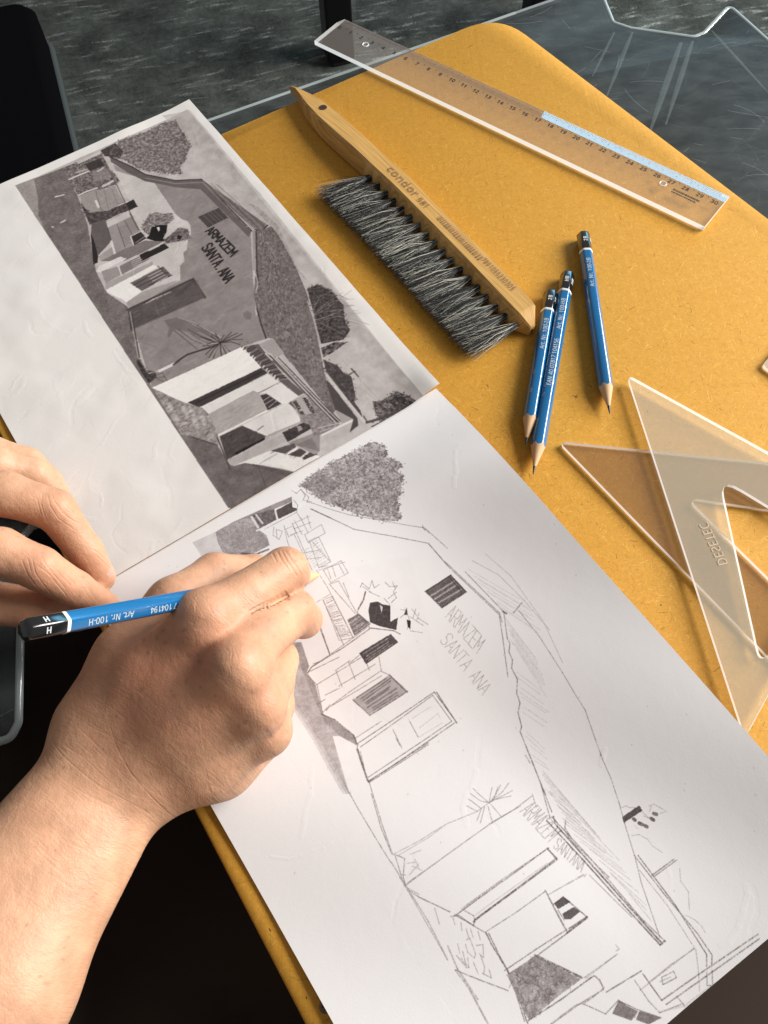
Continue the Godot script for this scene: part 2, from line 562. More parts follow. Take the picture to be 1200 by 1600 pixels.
func tray() -> void:
	# a smoke-clear acrylic tray with notched outline; the board rests on it
	var t := thing("acrylic_tray", "scratched dark clear acrylic tray with a notched edge under the fibreboard", "tray", Vector3(0, TOP, 0))
	var p: PackedVector2Array = PackedVector2Array([Vector2(-0.40616, -0.41327), Vector2(-0.2444, -0.47409), Vector2(-0.10748, -0.52891), Vector2(0.11973, -0.63044), Vector2(0.18807, -0.66109), Vector2(0.18868, -0.63837), Vector2(0.19063, -0.61315), Vector2(0.20206, -0.60524), Vector2(0.24634, -0.59073), Vector2(0.25484, -0.59521), Vector2(0.28028, -0.62521), Vector2(0.29816, -0.5824), Vector2(0.35487, -0.44448), Vector2(0.24394, -0.23616), Vector2(0.0899, -0.13616), Vector2(-0.05986, -0.12555), Vector2(-0.11393, -0.14813), Vector2(-0.15689, -0.19237), Vector2(-0.18445, -0.22409), Vector2(-0.19164, -0.21004), Vector2(-0.17902, -0.11121), Vector2(-0.18158, -0.10412), Vector2(-0.22032, -0.09444), Vector2(-0.31047, -0.09704)])
	p = rounded(p, [0.004, 0.003, 0.003, 0.003, 0.002, 0.003, 0.005, 0.004, 0.004, 0.004, 0.004, 0.004, 0.01, 0.02, 0.02, 0.02, 0.02, 0.02, 0.01, 0.006, 0.004, 0.005, 0.01, 0.01], 4)
	var scuff := Image.create(1024, 1024, false, Image.FORMAT_RGBA8)
	scuff.fill(Color(0.8, 0.86, 0.86, 0.0))
	for i in 1400:
		var x := rng.randf() * 1024
		var y := rng.randf() * 1024
		var ang := rng.randf_range(-0.6, 0.5) if rng.randf() < 0.7 else rng.randf() * TAU
		var bend := rng.randf_range(-0.01, 0.01)
		var al := rng.randf_range(0.01, 0.07)
		if rng.randf() < 0.06:
			al = 0.22
		for j in rng.randi_range(6, 90):
			var ix := posmod(int(x), 1024)
			var iy := posmod(int(y), 1024)
			var o := scuff.get_pixel(ix, iy)
			scuff.set_pixel(ix, iy, Color(0.8, 0.86, 0.86, minf(0.7, o.a + al)))
			x += cos(ang)
			y += sin(ang)
			ang += bend
	for y in 1024:
		for x in 1024:
			var o := scuff.get_pixel(x, y)
			var hz := maxf(0.0, 0.02 + 0.07 * soft[(y & 511) * 512 + ((x / 2) & 511)])
			scuff.set_pixel(x, y, Color(0.8, 0.86, 0.86, minf(0.8, o.a + hz)))
	var m := clear("smoke_acrylic", lin(0.04, 0.045, 0.045), 0.76, 0.48)
	m.metallic_specular = 0.16
	m.detail_enabled = true
	m.detail_albedo = ImageTexture.create_from_image(scuff)
	m.detail_blend_mode = BaseMaterial3D.BLEND_MODE_MIX
	m.detail_uv_layer = BaseMaterial3D.DETAIL_UV_2
	m.uv2_triplanar = true
	m.uv2_world_triplanar = true
	m.uv2_scale = Vector3(3.2, 3.2, 3.2)
	obj("sheet", prism(p, -0.0135, -0.009, 0.0008), m, t)
	var st := begin()
	var rim := begin()
	var pts := PackedVector3Array()
	for v in p:
		pts.append(Vector3(v.x, -0.0105, v.y))
	tube(rim, pts, 0.0021, 8, true)
	rim.generate_normals()
	var streak_mat := clear("streak_acrylic", lin(0.40, 0.50, 0.50), 0.12, 0.6)  # pale strips painted on for the bright reflections in the sheet
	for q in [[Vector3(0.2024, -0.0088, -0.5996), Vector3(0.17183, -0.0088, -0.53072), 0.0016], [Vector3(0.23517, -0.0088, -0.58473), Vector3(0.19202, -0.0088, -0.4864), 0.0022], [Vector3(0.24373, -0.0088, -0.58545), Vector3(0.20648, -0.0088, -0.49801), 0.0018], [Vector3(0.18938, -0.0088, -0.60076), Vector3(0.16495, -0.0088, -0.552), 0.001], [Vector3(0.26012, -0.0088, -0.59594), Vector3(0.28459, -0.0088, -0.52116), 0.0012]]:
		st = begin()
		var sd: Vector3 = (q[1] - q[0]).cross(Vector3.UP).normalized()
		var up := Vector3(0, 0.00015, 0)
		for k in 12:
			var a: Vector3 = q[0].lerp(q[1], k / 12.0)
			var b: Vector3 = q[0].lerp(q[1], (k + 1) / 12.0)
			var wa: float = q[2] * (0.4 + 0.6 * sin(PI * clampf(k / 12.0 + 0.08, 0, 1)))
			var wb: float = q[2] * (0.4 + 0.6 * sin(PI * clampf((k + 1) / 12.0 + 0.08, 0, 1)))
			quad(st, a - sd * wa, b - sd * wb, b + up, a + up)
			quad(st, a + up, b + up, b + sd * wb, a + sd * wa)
		obj("reflection_streak", st.commit(), streak_mat, t)
	obj("rim", rim.commit(), clear("clear_rim", lin(0.62, 0.72, 0.72), 0.45, 0.1), t)

func board() -> void:
	var n := 1024
	var img := Image.create(n, n, false, Image.FORMAT_RGB8)
	for y in n:
		for x in n:
			var at := (y & 511) * 512 + (x & 511)
			var v := 1.0 + 0.16 * grain[at] + 0.05 * clump[at] + 0.05 * soft[((y * 2) & 511) * 512 + ((x * 2) & 511)]
			img.set_pixel(x, y, Color(0.765 * v, 0.560 * v, 0.212 * v))
	for i in 15000:     # wood fibres, curled, pale and dark
		var x := rng.randf() * n
		var y := rng.randf() * n
		var ang := rng.randf() * TAU
		var bend := rng.randf_range(-0.05, 0.05)
		var big := rng.randf() < 0.08
		var pale := rng.randf() < 0.58
		var al := rng.randf_range(0.10, 0.40) * (1.4 if big else 1.0)
		var c := Color(0.95, 0.80, 0.47) if pale else Color(0.56, 0.36, 0.11)
		if not pale and rng.randf() < 0.03:
			c = Color(0.25, 0.14, 0.06)
			al = 0.6
		for j in rng.randi_range(4, 13) * (2 if big else 1):
			var ix := posmod(int(x), n)
			var iy := posmod(int(y), n)
			img.set_pixel(ix, iy, img.get_pixel(ix, iy).lerp(c, al))
			if big or j % 3 == 0:
				ix = posmod(ix + 1, n)
				img.set_pixel(ix, iy, img.get_pixel(ix, iy).lerp(c, al * 0.6))
			x += cos(ang)
			y += sin(ang)
			ang += bend
	var m := mat("fibreboard", Color(1, 1, 1), 0.62, 0.3)
	m.albedo_texture = ImageTexture.create_from_image(img)
	m.uv1_triplanar = true
	m.uv1_world_triplanar = true
	m.uv1_scale = Vector3(4.6, 4.6, 4.6)
	var p: PackedVector2Array = PackedVector2Array([Vector2(0.39667, -0.16889), Vector2(0.10456, -0.6172), Vector2(-0.28175, -0.39666), Vector2(-0.0066, 0.08025)])
	var t := thing("drawing_board", "ochre fibreboard drawing board with one rounded corner in view", "drawing board", Vector3(0, TOP, 0))
	obj("panel", prism(rounded(p, [0.008, 0.034, 0.03, 0.008], 8), -0.0085, 0.0, 0.0007), m, t)
	var marks := begin()      # dents, pencil ticks and a few pale scratches
	for q in [[Vector3(0.11691, 0.74006, -0.28075), Vector3(0.11924, 0.74006, -0.27755), 0.0003], [Vector3(0.107, 0.74006, -0.27406), Vector3(0.11087, 0.74006, -0.27165), 0.00025], [Vector3(0.11063, 0.74006, -0.27467), Vector3(0.1083, 0.74006, -0.27097), 0.0002], [Vector3(-0.04338, 0.74006, -0.50293), Vector3(-0.04079, 0.74006, -0.50017), 0.0003], [Vector3(0.1313, 0.74006, -0.14879), Vector3(0.13172, 0.74006, -0.14777), 0.0004], [Vector3(0.0781, 0.74006, -0.57883), Vector3(0.08307, 0.74006, -0.58275), 0.0003], [Vector3(0.0212, 0.74006, -0.3332), Vector3(0.02322, 0.74006, -0.32971), 0.0002], [Vector3(0.08007, 0.74006, -0.18793), Vector3(0.08079, 0.74006, -0.18609), 0.0003], [Vector3(0.14603, 0.74006, -0.26162), Vector3(0.14659, 0.74006, -0.25906), 0.0002], [Vector3(0.17808, 0.74006, -0.33152), Vector3(0.18049, 0.74006, -0.33231), 0.0002], [Vector3(0.01334, 0.74006, -0.32662), Vector3(0.01599, 0.74006, -0.32738), 0.0003], [Vector3(-0.05718, 0.74006, -0.01662), Vector3(-0.0561, 0.74006, -0.01514), 0.0003], [Vector3(-0.042, 0.74006, 0.00863), Vector3(-0.04149, 0.74006, 0.01), 0.0003], [Vector3(0.06103, 0.74006, -0.28459), Vector3(0.06217, 0.74006, -0.28189), 0.00025]]:
		var d: Vector3 = (q[1] - q[0])
		var sd: Vector3 = d.cross(Vector3.UP).normalized() * q[2]
		var at: Vector3 = q[0] - Vector3(0, TOP, 0)
		quad(marks, at, at + d * 0.4 - sd, at + d, at + d * 0.6 + sd)
	obj("pencil_tick", marks.commit(), mat("graphite_tick", lin(0.10, 0.055, 0.02), 0.7), t).set_meta("kind", "stuff")
	# the countersunk cross-head screw near the lower left edge
	var sc := Node3D.new()
	sc.name = "screw"
	sc.position = Vector3(-0.03439, 0.74, 0.01279) - Vector3(0, TOP, 0)
	t.add_child(sc)
	var st := begin()
	var steel := mat("tarnished_steel", lin(0.16, 0.10, 0.07), 0.45)
	steel.metallic = 0.6
	for k in 20:
		var a0 := TAU * k / 20
		var a1 := TAU * (k + 1) / 20
		var u := Vector3(cos(a0), 0, -sin(a0))
		var w := Vector3(cos(a1), 0, -sin(a1))
		tri(st, Vector3(0, 0.0004, 0), u * 0.0018 + Vector3.UP * 0.0004, w * 0.0018 + Vector3.UP * 0.0004)
		quad(st, u * 0.0018 + Vector3.UP * 0.0004, u * 0.0025 + Vector3.UP * 0.0001, w * 0.0025 + Vector3.UP * 0.0001, w * 0.0018 + Vector3.UP * 0.0004)
	var head := obj("head", st.commit(), steel, sc)
	head.name = "screw_head"
	st = begin()
	box(st, Vector3(-0.0013, 0.0003, -0.0003), Vector3(0.0013, 0.0005, 0.0003))
	box(st, Vector3(-0.0003, 0.0003, -0.0013), Vector3(0.0003, 0.00052, 0.0013))
	obj("cross_slot", st.commit(), mat("dark_slot", lin(0.012, 0.01, 0.008), 0.8), sc)

func sheet_mesh(w: float, h: float, nx: int, ny: int, lift: Callable) -> ArrayMesh:    # metres; x along the long side, z across
	var st := begin()
	for j in ny + 1:
		for i in nx + 1:
			var u := float(i) / nx
			var v := float(j) / ny
			st.set_uv(Vector2(u, v))
			var rise: float = lift.call(u * w, v * h)
			st.add_vertex(Vector3(u * w, rise, v * h + 0.32 * maxf(0.0, rise - 0.003)))
	for j in ny:
		for i in nx:
			var a := j * (nx + 1) + i
			for k in [a, a + 1, a + nx + 1, a + 1, a + nx + 2, a + nx + 1]:
				st.add_index(k)
	st.generate_normals()
	return st.commit()

func paper_bump(seed_: int, creases: int) -> ImageTexture:
	var p := Pad.new(297, 210, 3.0, 0.5, self)
	for i in p.px.size():
		var x := i % p.w
		var y := i / p.w
		p.px[i] += 0.05 * grain[(y & 511) * 512 + (x & 511)] + 0.10 * soft[(y & 511) * 512 + (x & 511)]
	rng.seed = seed_
	for i in creases:
		var q := Vector2(rng.randf() * 297, rng.randf() * 210)
		var ang := rng.randf_range(0.2, 1.5)
		var path := [q.x, q.y]
		for j in rng.randi_range(2, 5):
			ang += rng.randf_range(-0.7, 0.7)
			q += Vector2(cos(ang), sin(ang)) * rng.randf_range(2.0, 8.0)
			path.append_array([q.x, q.y])
		var up := rng.randf_range(0.3, 0.75)
		p.line(path, rng.randf_range(0.8, 2.6), up, 0.35)
	return p.picture()

func printed_sheet() -> void:
	var p := Pad.new(297, 210, 4.6, 0.955, self)
	print_photo(p)
	p.soften(1.0)
	p.soften(0.8)
	var m := mat("printed_paper", lin(0.80, 0.775, 0.745), 0.55, 0.4)
	m.albedo_texture = p.toned()
	m.texture_repeat = false
	m.heightmap_enabled = true
	m.heightmap_texture = paper_bump(5, 130)
	m.heightmap_scale = 0.045
	rng.seed = 77
	var nz := FastNoiseLite.new()
	nz.seed = 3
	nz.frequency = 14.0
	nz.fractal_octaves = 3
	var lift := func(x: float, y: float) -> float:
		var h := 0.0012 + 0.0009 * maxf(0.0, nz.get_noise_2d(x, y) + 0.1)
		h += 0.0016 * exp(-pow((0.297 - x) / 0.016, 2.0)) * (0.25 + 0.75 * smoothstep(0.02, 0.10, y) * (1.0 - smoothstep(0.13, 0.20, y)))     # the lower edge stands up a little
		h += 0.003 * exp(-pow((0.297 - x) / 0.02, 2.0) - pow(y / 0.014, 2.0))                # the curled corner
		h += 0.0012 * exp(-pow(y / 0.012, 2.0))
		return h
	var o := obj("printed_sheet", sheet_mesh(0.297, 0.210, 150, 105, lift), m)
	o.transform = frame(Vector3(0.51811, 0.0, 0.85532), Vector3(-0.11842, 0.74, -0.53672))
	tag(o, "creased white paper with a black and white photograph of a house printed on it", "printout")

func drawing_sheet() -> void:
	var p := Pad.new(297, 212, 5.0, 0.965, self)
	draw_house(p)
	p.soften(0.6)
	var m := mat("drawing_paper", lin(0.80, 0.785, 0.785), 0.7, 0.3)
	m.albedo_texture = p.toned()
	m.texture_repeat = false
	m.heightmap_enabled = true
	m.heightmap_texture = paper_bump(8, 26)
	m.heightmap_scale = 0.035
	var lift := func(x: float, y: float) -> float:
		var h := 0.0006
		var up := clampf(1.0 - y / 0.10, 0.0, 1.0)
		h += 0.0135 * up * up * (1.6 - 0.6 * up) * smoothstep(-0.01, 0.10, x)             # the right-hand side rolls up towards its edge, a curl shaped to shade it
		h += 0.0020 * sin(x * 38.0 + y * 22.0) * sin(y * 30.0 + 0.6) * smoothstep(0.01, 0.05, x) + 0.0018 * smoothstep(0.01, 0.05, x)
		return maxf(h, 0.0004)
	var o := obj("drawing_sheet", sheet_mesh(0.297, 0.212, 150, 105, lift), m)
	o.transform = frame(Vector3(0.52298, 0.0, 0.85235), Vector3(0.03284, 0.74, -0.28289))
	tag(o, "white paper with an unfinished pencil drawing of a house under the right hand", "drawing")

func ruler() -> void:
	var a := Vector3(-0.03099, 0.7405, -0.59146)
	var b := Vector3(0.20515, 0.7405, -0.39018)
	var t := thing("ruler", "clear acrylic thirty centimetre ruler lying across the far corner of the board", "ruler", a)
	t.transform = frame(b - a, a)
	var L := 0.3105
	var W := -0.0345
	var bev := -0.0255
	var th := 0.0032
	var thin := 0.0011
	var st := begin()    # upper face, bevel and lower face
	quad(st, Vector3(0, th, 0), Vector3(L, th, 0), Vector3(L, th, bev), Vector3(0, th, bev))
	obj("blade", st.commit(), clear("clear_acrylic", lin(0.66, 0.58, 0.52), 0.14, 0.06), t)
	st = begin()
	quad(st, Vector3(0, th, bev), Vector3(L, th, bev), Vector3(L, thin, W), Vector3(0, thin, W))
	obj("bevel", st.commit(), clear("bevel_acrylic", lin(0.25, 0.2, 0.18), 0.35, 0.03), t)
	st = begin()
	quad(st, Vector3(0, 0, 0), Vector3(L, 0, 0), Vector3(L, th, 0), Vector3(0, th, 0))
	var frost := clear("frosted_edge", lin(0.24, 0.50, 0.64), 0.75, 0.2)
	frost.backlight_enabled = true
	frost.backlight = Color(1, 1, 1)
	obj("near_edge", st.commit(), frost, t)
	st = begin()
	for x in [0.0, L]:
		quad(st, Vector3(x, 0, 0), Vector3(x, th, 0), Vector3(x, th, bev), Vector3(x, 0, bev))
		quad(st, Vector3(x, 0, bev), Vector3(x, th, bev), Vector3(x, thin, W), Vector3(x, 0, W))
	quad(st, Vector3(0, 0, W), Vector3(0, thin, W), Vector3(L, thin, W), Vector3(L, 0, W))
	obj("end_edge", st.commit(), clear("frosted_end", lin(0.9, 0.93, 0.93), 0.6, 0.2), t)
	var ink := mat("ruler_ink", lin(0.012, 0.010, 0.012), 0.6)
	st = begin()
	var slope := (thin - th) / (W - bev)
	for i in 301:
		var x := 0.0055 + i * 0.001
		var len := 0.0052 if i % 10 == 0 else (0.0042 if i % 5 == 0 else 0.003)
		var z0 := W + 0.0006
		var z1 := z0 + len
		var y0 := thin + (z0 - W) * slope + 0.00006
		var y1 := thin + (z1 - W) * slope + 0.00006
		quad(st, Vector3(x - 0.00009, y1, z1), Vector3(x + 0.00009, y1, z1), Vector3(x + 0.00009, y0, z0), Vector3(x - 0.00009, y0, z0))
		if i % 10 == 5:
			quad(st, Vector3(x - 0.0002, th + 0.00005, bev + 0.0022), Vector3(x + 0.0002, th + 0.00005, bev + 0.0022), Vector3(x + 0.0002, th + 0.00005, bev + 0.0010), Vector3(x - 0.0002, th + 0.00005, bev + 0.0010))
	obj("scale_mark", st.commit(), ink, t).set_meta("kind", "stuff")
	for i in 31:
		words("numeral", str(i), 0.0044, Transform3D(Basis.IDENTITY, Vector3(0.0055 + i * 0.01, th + 0.00005, bev + 0.0034)), ink, t, true)
	# the small print by the hole: three dark lines
	st = begin()
	for row in 2:
		var x := 0.2795
		while x < 0.2795 + (0.018 if row == 0 else 0.0155):
			var w := rng.randf_range(0.0005, 0.0014)
			var z := bev + 0.0092 + row * 0.0020
			var hh := 0.0017 if row == 0 else 0.0011
			quad(st, Vector3(x, th + 0.00005, z), Vector3(x + w, th + 0.00005, z), Vector3(x + w, th + 0.00005, z - hh), Vector3(x, th + 0.00005, z - hh))
			x += w + 0.0003
	obj("small_print", st.commit(), ink, t).set_meta("kind", "stuff")
	for x in [0.033, 0.272]:
		st = begin()
		var ring := PackedVector3Array()
		for k in 18:
			ring.append(Vector3(x + 0.0021 * cos(TAU * k / 18), th + 0.0001, -0.0175 + 0.0021 * sin(TAU * k / 18)))
		tube(st, ring, 0.0005, 6, true)
		st.generate_normals()
		obj("moulded_ring", st.commit(), clear("ring_acrylic", lin(0.85, 0.85, 0.84), 0.6, 0.1), t)

func wood_texture(w: int, h: int, fx: float, fy: float, a: Color, b: Color, seed_: int) -> ImageTexture:
	var nz := FastNoiseLite.new()
	nz.seed = seed_
	nz.frequency = 1.0
	nz.fractal_octaves = 3
	var img := Image.create(w, h, false, Image.FORMAT_RGB8)
	for y in h:
		for x in w:
			var v := 0.5 + 0.55 * nz.get_noise_2d(x * fx, y * fy) + 0.10 * grain[((y * 3) & 511) * 512 + ((x / 6) & 511)]
			img.set_pixel(x, y, a.lerp(b, clampf(v, 0, 1)))
	return ImageTexture.create_from_image(img)

func brush() -> void:
	var o := Vector3(-0.04472, 0.7465, -0.54384)
	var e := Vector3(0.09459, 0.7465, -0.32014)
	var t := thing("drafting_brush", "wooden drafting brush with grey horsehair bristles lying on its side", "brush", o)
	t.transform = frame(e - o, Vector3(o.x, TOP + 0.0003, o.z))
	var up := [8.7, 4.5, 14.7, 1, 30.8, -3, 51.4, -3.9, 70.7, -3.7, 88.2, -3.8, 107.8, -4.3, 121.6, -5.4, 135.6, -5.2, 154.3, -4.4, 169.9, -4.5, 186.2, -4.3, 202.9, -4.4, 218.4, -4.2, 232.3, -4.1, 243, -3.9, 252.7, -3.5, 260, -1.7, 264.4, 1]      # outline of the handle as u, z pairs in millimetres, far edge
	var dn := [9.3, 4.8, 14.9, 7.3, 26.4, 10.4, 36.3, 12.2, 52, 13.2, 65.8, 13.1, 79.1, 12.5, 92.9, 11.8, 107.4, 11.8, 124.2, 11.1, 151.2, 10.8, 178.1, 11.1, 203.8, 11.4, 229.3, 12.3, 247.3, 12.6, 256.5, 12.6, 264.2, 11.4, 267.5, 6.8]      # near edge
	var L := o.distance_to(e)
	var at := func(list: Array, u: float) -> float:
		for i in range(0, list.size() - 3, 2):
			if u <= list[i + 2]:
				return lerpf(list[i + 1], list[i + 3], clampf((u - list[i]) / maxf(list[i + 2] - list[i], 1e-4), 0, 1))
		return list[list.size() - 1]
	var smooth_at := func(list: Array, u: float) -> float:
		return (at.call(list, u - 5) + at.call(list, u - 2.5) + at.call(list, u) + at.call(list, u + 2.5) + at.call(list, u + 5)) / 5.0
	var u_first: float = 108.74
	var u_last: float = 256.48
	var pitch := (u_last - u_first) / 17.0
	var st := begin()
	var N := 260
	var K := 16
	var edge := []
	for i in N + 1:
		var s := float(i) / N
		s = 0.5 - 0.5 * cos(PI * s) if s < 0.03 or s > 0.97 else s
		var u := s * L * 1000.0
		var z0: float = smooth_at.call(up, u)
		var z1: float = smooth_at.call(dn, u)
		# rounded ends
		var c := (z0 + z1) / 2.0
		var hw := maxf((z1 - z0) / 2.0, 0.2)
		var e0 := u / 6.0
		var e1 := (L * 1000.0 - u) / 9.0
		var f := 1.0
		if e0 < 1.0:
			f = sqrt(maxf(0.0, 1.0 - (1.0 - e0) * (1.0 - e0)))
		if e1 < 1.0:
			f = minf(f, sqrt(maxf(0.0, 1.0 - (1.0 - e1) * (1.0 - e1))))
		hw = maxf(hw * (0.12 + 0.88 * f), 0.15)
		var top := 13.0 * (0.62 + 0.38 * smoothstep(0.0, 90.0, u)) * (0.35 + 0.65 * f)
		var bot := 0.0
		var bev := minf(2.2, hw * 0.6)
		var ring := PackedVector3Array()
		var mid := (top + bot) / 2.0
		var scal := 0.0
		if u > u_first - pitch and u < u_last + pitch:
			scal = 0.9 * (0.5 - 0.5 * cos(TAU * (u - u_first) / pitch))
		for q in [[-1, 0.0, 1], [-1, 1.0, 1], [-0.88, 1.0, 0], [-0.2, 1.0, 2], [0.50, 1.0, 0], [0.70, 0.88, 1], [0.96, 0.42, 3], [1, 0.12, 1], [0.88, 0.0, 0], [0, 0.0, 0], [-0.88, 0.0, 0]]:
			var x: float = q[0] * hw
			var y: float = q[1] * top
			if q[2] == 1 and q[1] == 1.0:
				y = top - bev * 0.7
			if q[2] == 1 and q[1] == 0.0:
				y = bev * 0.7
			if q[0] > 0.6:
				x += scal * (1.5 if q[2] == 3 else 0.6) - (0.0 if q[2] != 3 else 0.4)
			ring.append(Vector3(u * 0.001, y * 0.001, (c + x) * 0.001))
		edge.append(ring)
	var R: int = edge[0].size()
	for i in edge.size() - 1:
		for k in R:
			var k2 := (k + 1) % R
			for q in [[i, k], [i, k2], [i + 1, k2], [i, k], [i + 1, k2], [i + 1, k]]:
				st.set_uv(Vector2(edge[q[0]][q[1]].x / 0.27, edge[q[0]][q[1]].z / 0.016 + edge[q[0]][q[1]].y / 0.03))
				st.set_smooth_group(k if k != 0 else 1)
				st.add_vertex(edge[q[0]][q[1]])
	st.generate_normals()
	var wood := mat("beech", Color(1, 1, 1), 0.45, 0.45)
	wood.albedo_texture = wood_texture(1024, 256, 0.006, 0.11, Color(0.64, 0.48, 0.26), Color(0.92, 0.75, 0.46), 12)
	obj("handle", st.commit(), wood, t)
	# the hole in the tail: a flat disc coloured as dark as its shade
	var burnt := mat("stamped_ink", lin(0.27, 0.15, 0.07), 0.8)
	var hu: float = 0.03911
	var hz: float = 0.00171
	st = begin()
	var hy := 0.001 * 13.0 * (0.62 + 0.38 * smoothstep(0.0, 90.0, hu * 1000.0)) * 1.02
	for k in 20:
		var a0 := Vector3(cos(TAU * k / 20), 0, -sin(TAU * k / 20)) * 0.0026
		var a1 := Vector3(cos(TAU * (k + 1) / 20), 0, -sin(TAU * (k + 1) / 20)) * 0.0026
		var c0 := Vector3(hu, hy + 0.0001, hz)
		tri(st, c0, c0 + a0, c0 + a1)
	obj("cord_hole_disc", st.commit(), mat("hole_shade", lin(0.035, 0.016, 0.008), 0.9), t)
	# stamped lettering on the upper face
	var face := 0.0134
	var ink := burnt
	var lay := func(u: float, z: float) -> Transform3D:
		return Transform3D(Basis(Vector3.UP, 0.0), Vector3(u, face, z))
	words("lettering", "condor", 0.0064, lay.call(0.13042, 0.00085), ink, t, false, false, 1.5)
	words("lettering", "581", 0.0047, lay.call(0.15327, 0.00166), ink, t, false, false, 1.3)
	words("lettering", "7891055230305", 0.0046, lay.call(0.22542, 0.00037), ink, t, false, true, 0.82)
	st = begin()
	var bu: float = 0.16842
	var bz: float = 0.00128
	var x := bu
	while x < 0.20909:
		var w := rng.randf_range(0.0004, 0.0014)
		quad(st, Vector3(x, face, bz + 0.0016), Vector3(x + w, face, bz + 0.0016), Vector3(x + w, face, bz - 0.0016), Vector3(x, face, bz - 0.0016))
		x += w + rng.randf_range(0.0003, 0.001)
	obj("bar_code", st.commit(), ink, t).set_meta("kind", "stuff")
	# bristles: eighteen tufts of single hairs
	var hair := mat("horsehair", Color(1, 1, 1), 0.42, 0.5)
	hair.vertex_color_use_as_albedo = true
	for i in 18:
		var u0 := (u_first + i * pitch) * 0.001
		var zr: float = smooth_at.call(dn, u0 * 1000.0) * 0.001 - 0.001
		st = begin()
		for k in 380:
			var kind := rng.randf()
			var r0 := sqrt(rng.randf()) * 0.0019
			var a0 := rng.randf() * TAU
			var root := Vector3(u0 + r0 * cos(a0), 0.0056 + r0 * sin(a0) * 1.1, zr)
			var len := 0.03424 * rng.randf_range(0.86, 1.04)
			var lean := (root.x - u0) / 0.0024 * 0.10 + rng.randfn(0.0, 0.125 if kind > 0.84 else 0.09) + -0.14329
			var rise := (root.y - 0.0056) / 0.0026 * 0.055 + rng.randfn(0.0, 0.025)
			if rng.randf() < 0.012:
				lean += rng.randf_range(-0.35, 0.35)
				len *= 1.1
			var tip := root + Vector3(lean * len, rise * len - 0.0005, len)
			tip.y = clampf(tip.y, 0.0004, 0.0115)
			var c := Color(0.012, 0.012, 0.013) if kind < 0.70 else (Color(0.07, 0.075, 0.075) if kind < 0.84 else (Color(0.50, 0.50, 0.44) if kind < 0.94 else Color(0.78, 0.75, 0.62)))
			var w := rng.randf_range(0.00006, 0.00012) * (1.35 if kind > 0.84 else 1.0)
			var mid := root.lerp(tip, 0.5) + Vector3(rng.randfn(0, 0.0009), rng.randfn(0.0004, 0.0007), 0)
			mid.y = maxf(mid.y, 0.0005)
			var pts := [root, root.lerp(mid, 0.5).lerp(root.lerp(tip, 0.25), 0.5), mid, mid.lerp(tip, 0.55), tip]
			var sd := (tip - root).cross(Vector3.UP).normalized()
			for j in 4:
				var wa: float = w * (1.0 - 0.14 * j)
				var wb: float = w * (1.0 - 0.14 * (j + 1))
				var cj := c if j < 3 else c.lerp(Color(0.02, 0.02, 0.02), 0.65 if tip.y < 0.006 else 0.15)
				for q in [[pts[j] - sd * wa, pts[j] + Vector3.UP * wa * 1.4, pts[j + 1] + Vector3.UP * wb * 1.4, pts[j + 1] - sd * wb], [pts[j] + Vector3.UP * wa * 1.4, pts[j] + sd * wa, pts[j + 1] + sd * wb, pts[j + 1] + Vector3.UP * wb * 1.4]]:
					st.set_color(cj)
					quad(st, q[0], q[1], q[2], q[3])
		st.generate_normals()
		obj("bristle_tuft", st.commit(), hair, t)

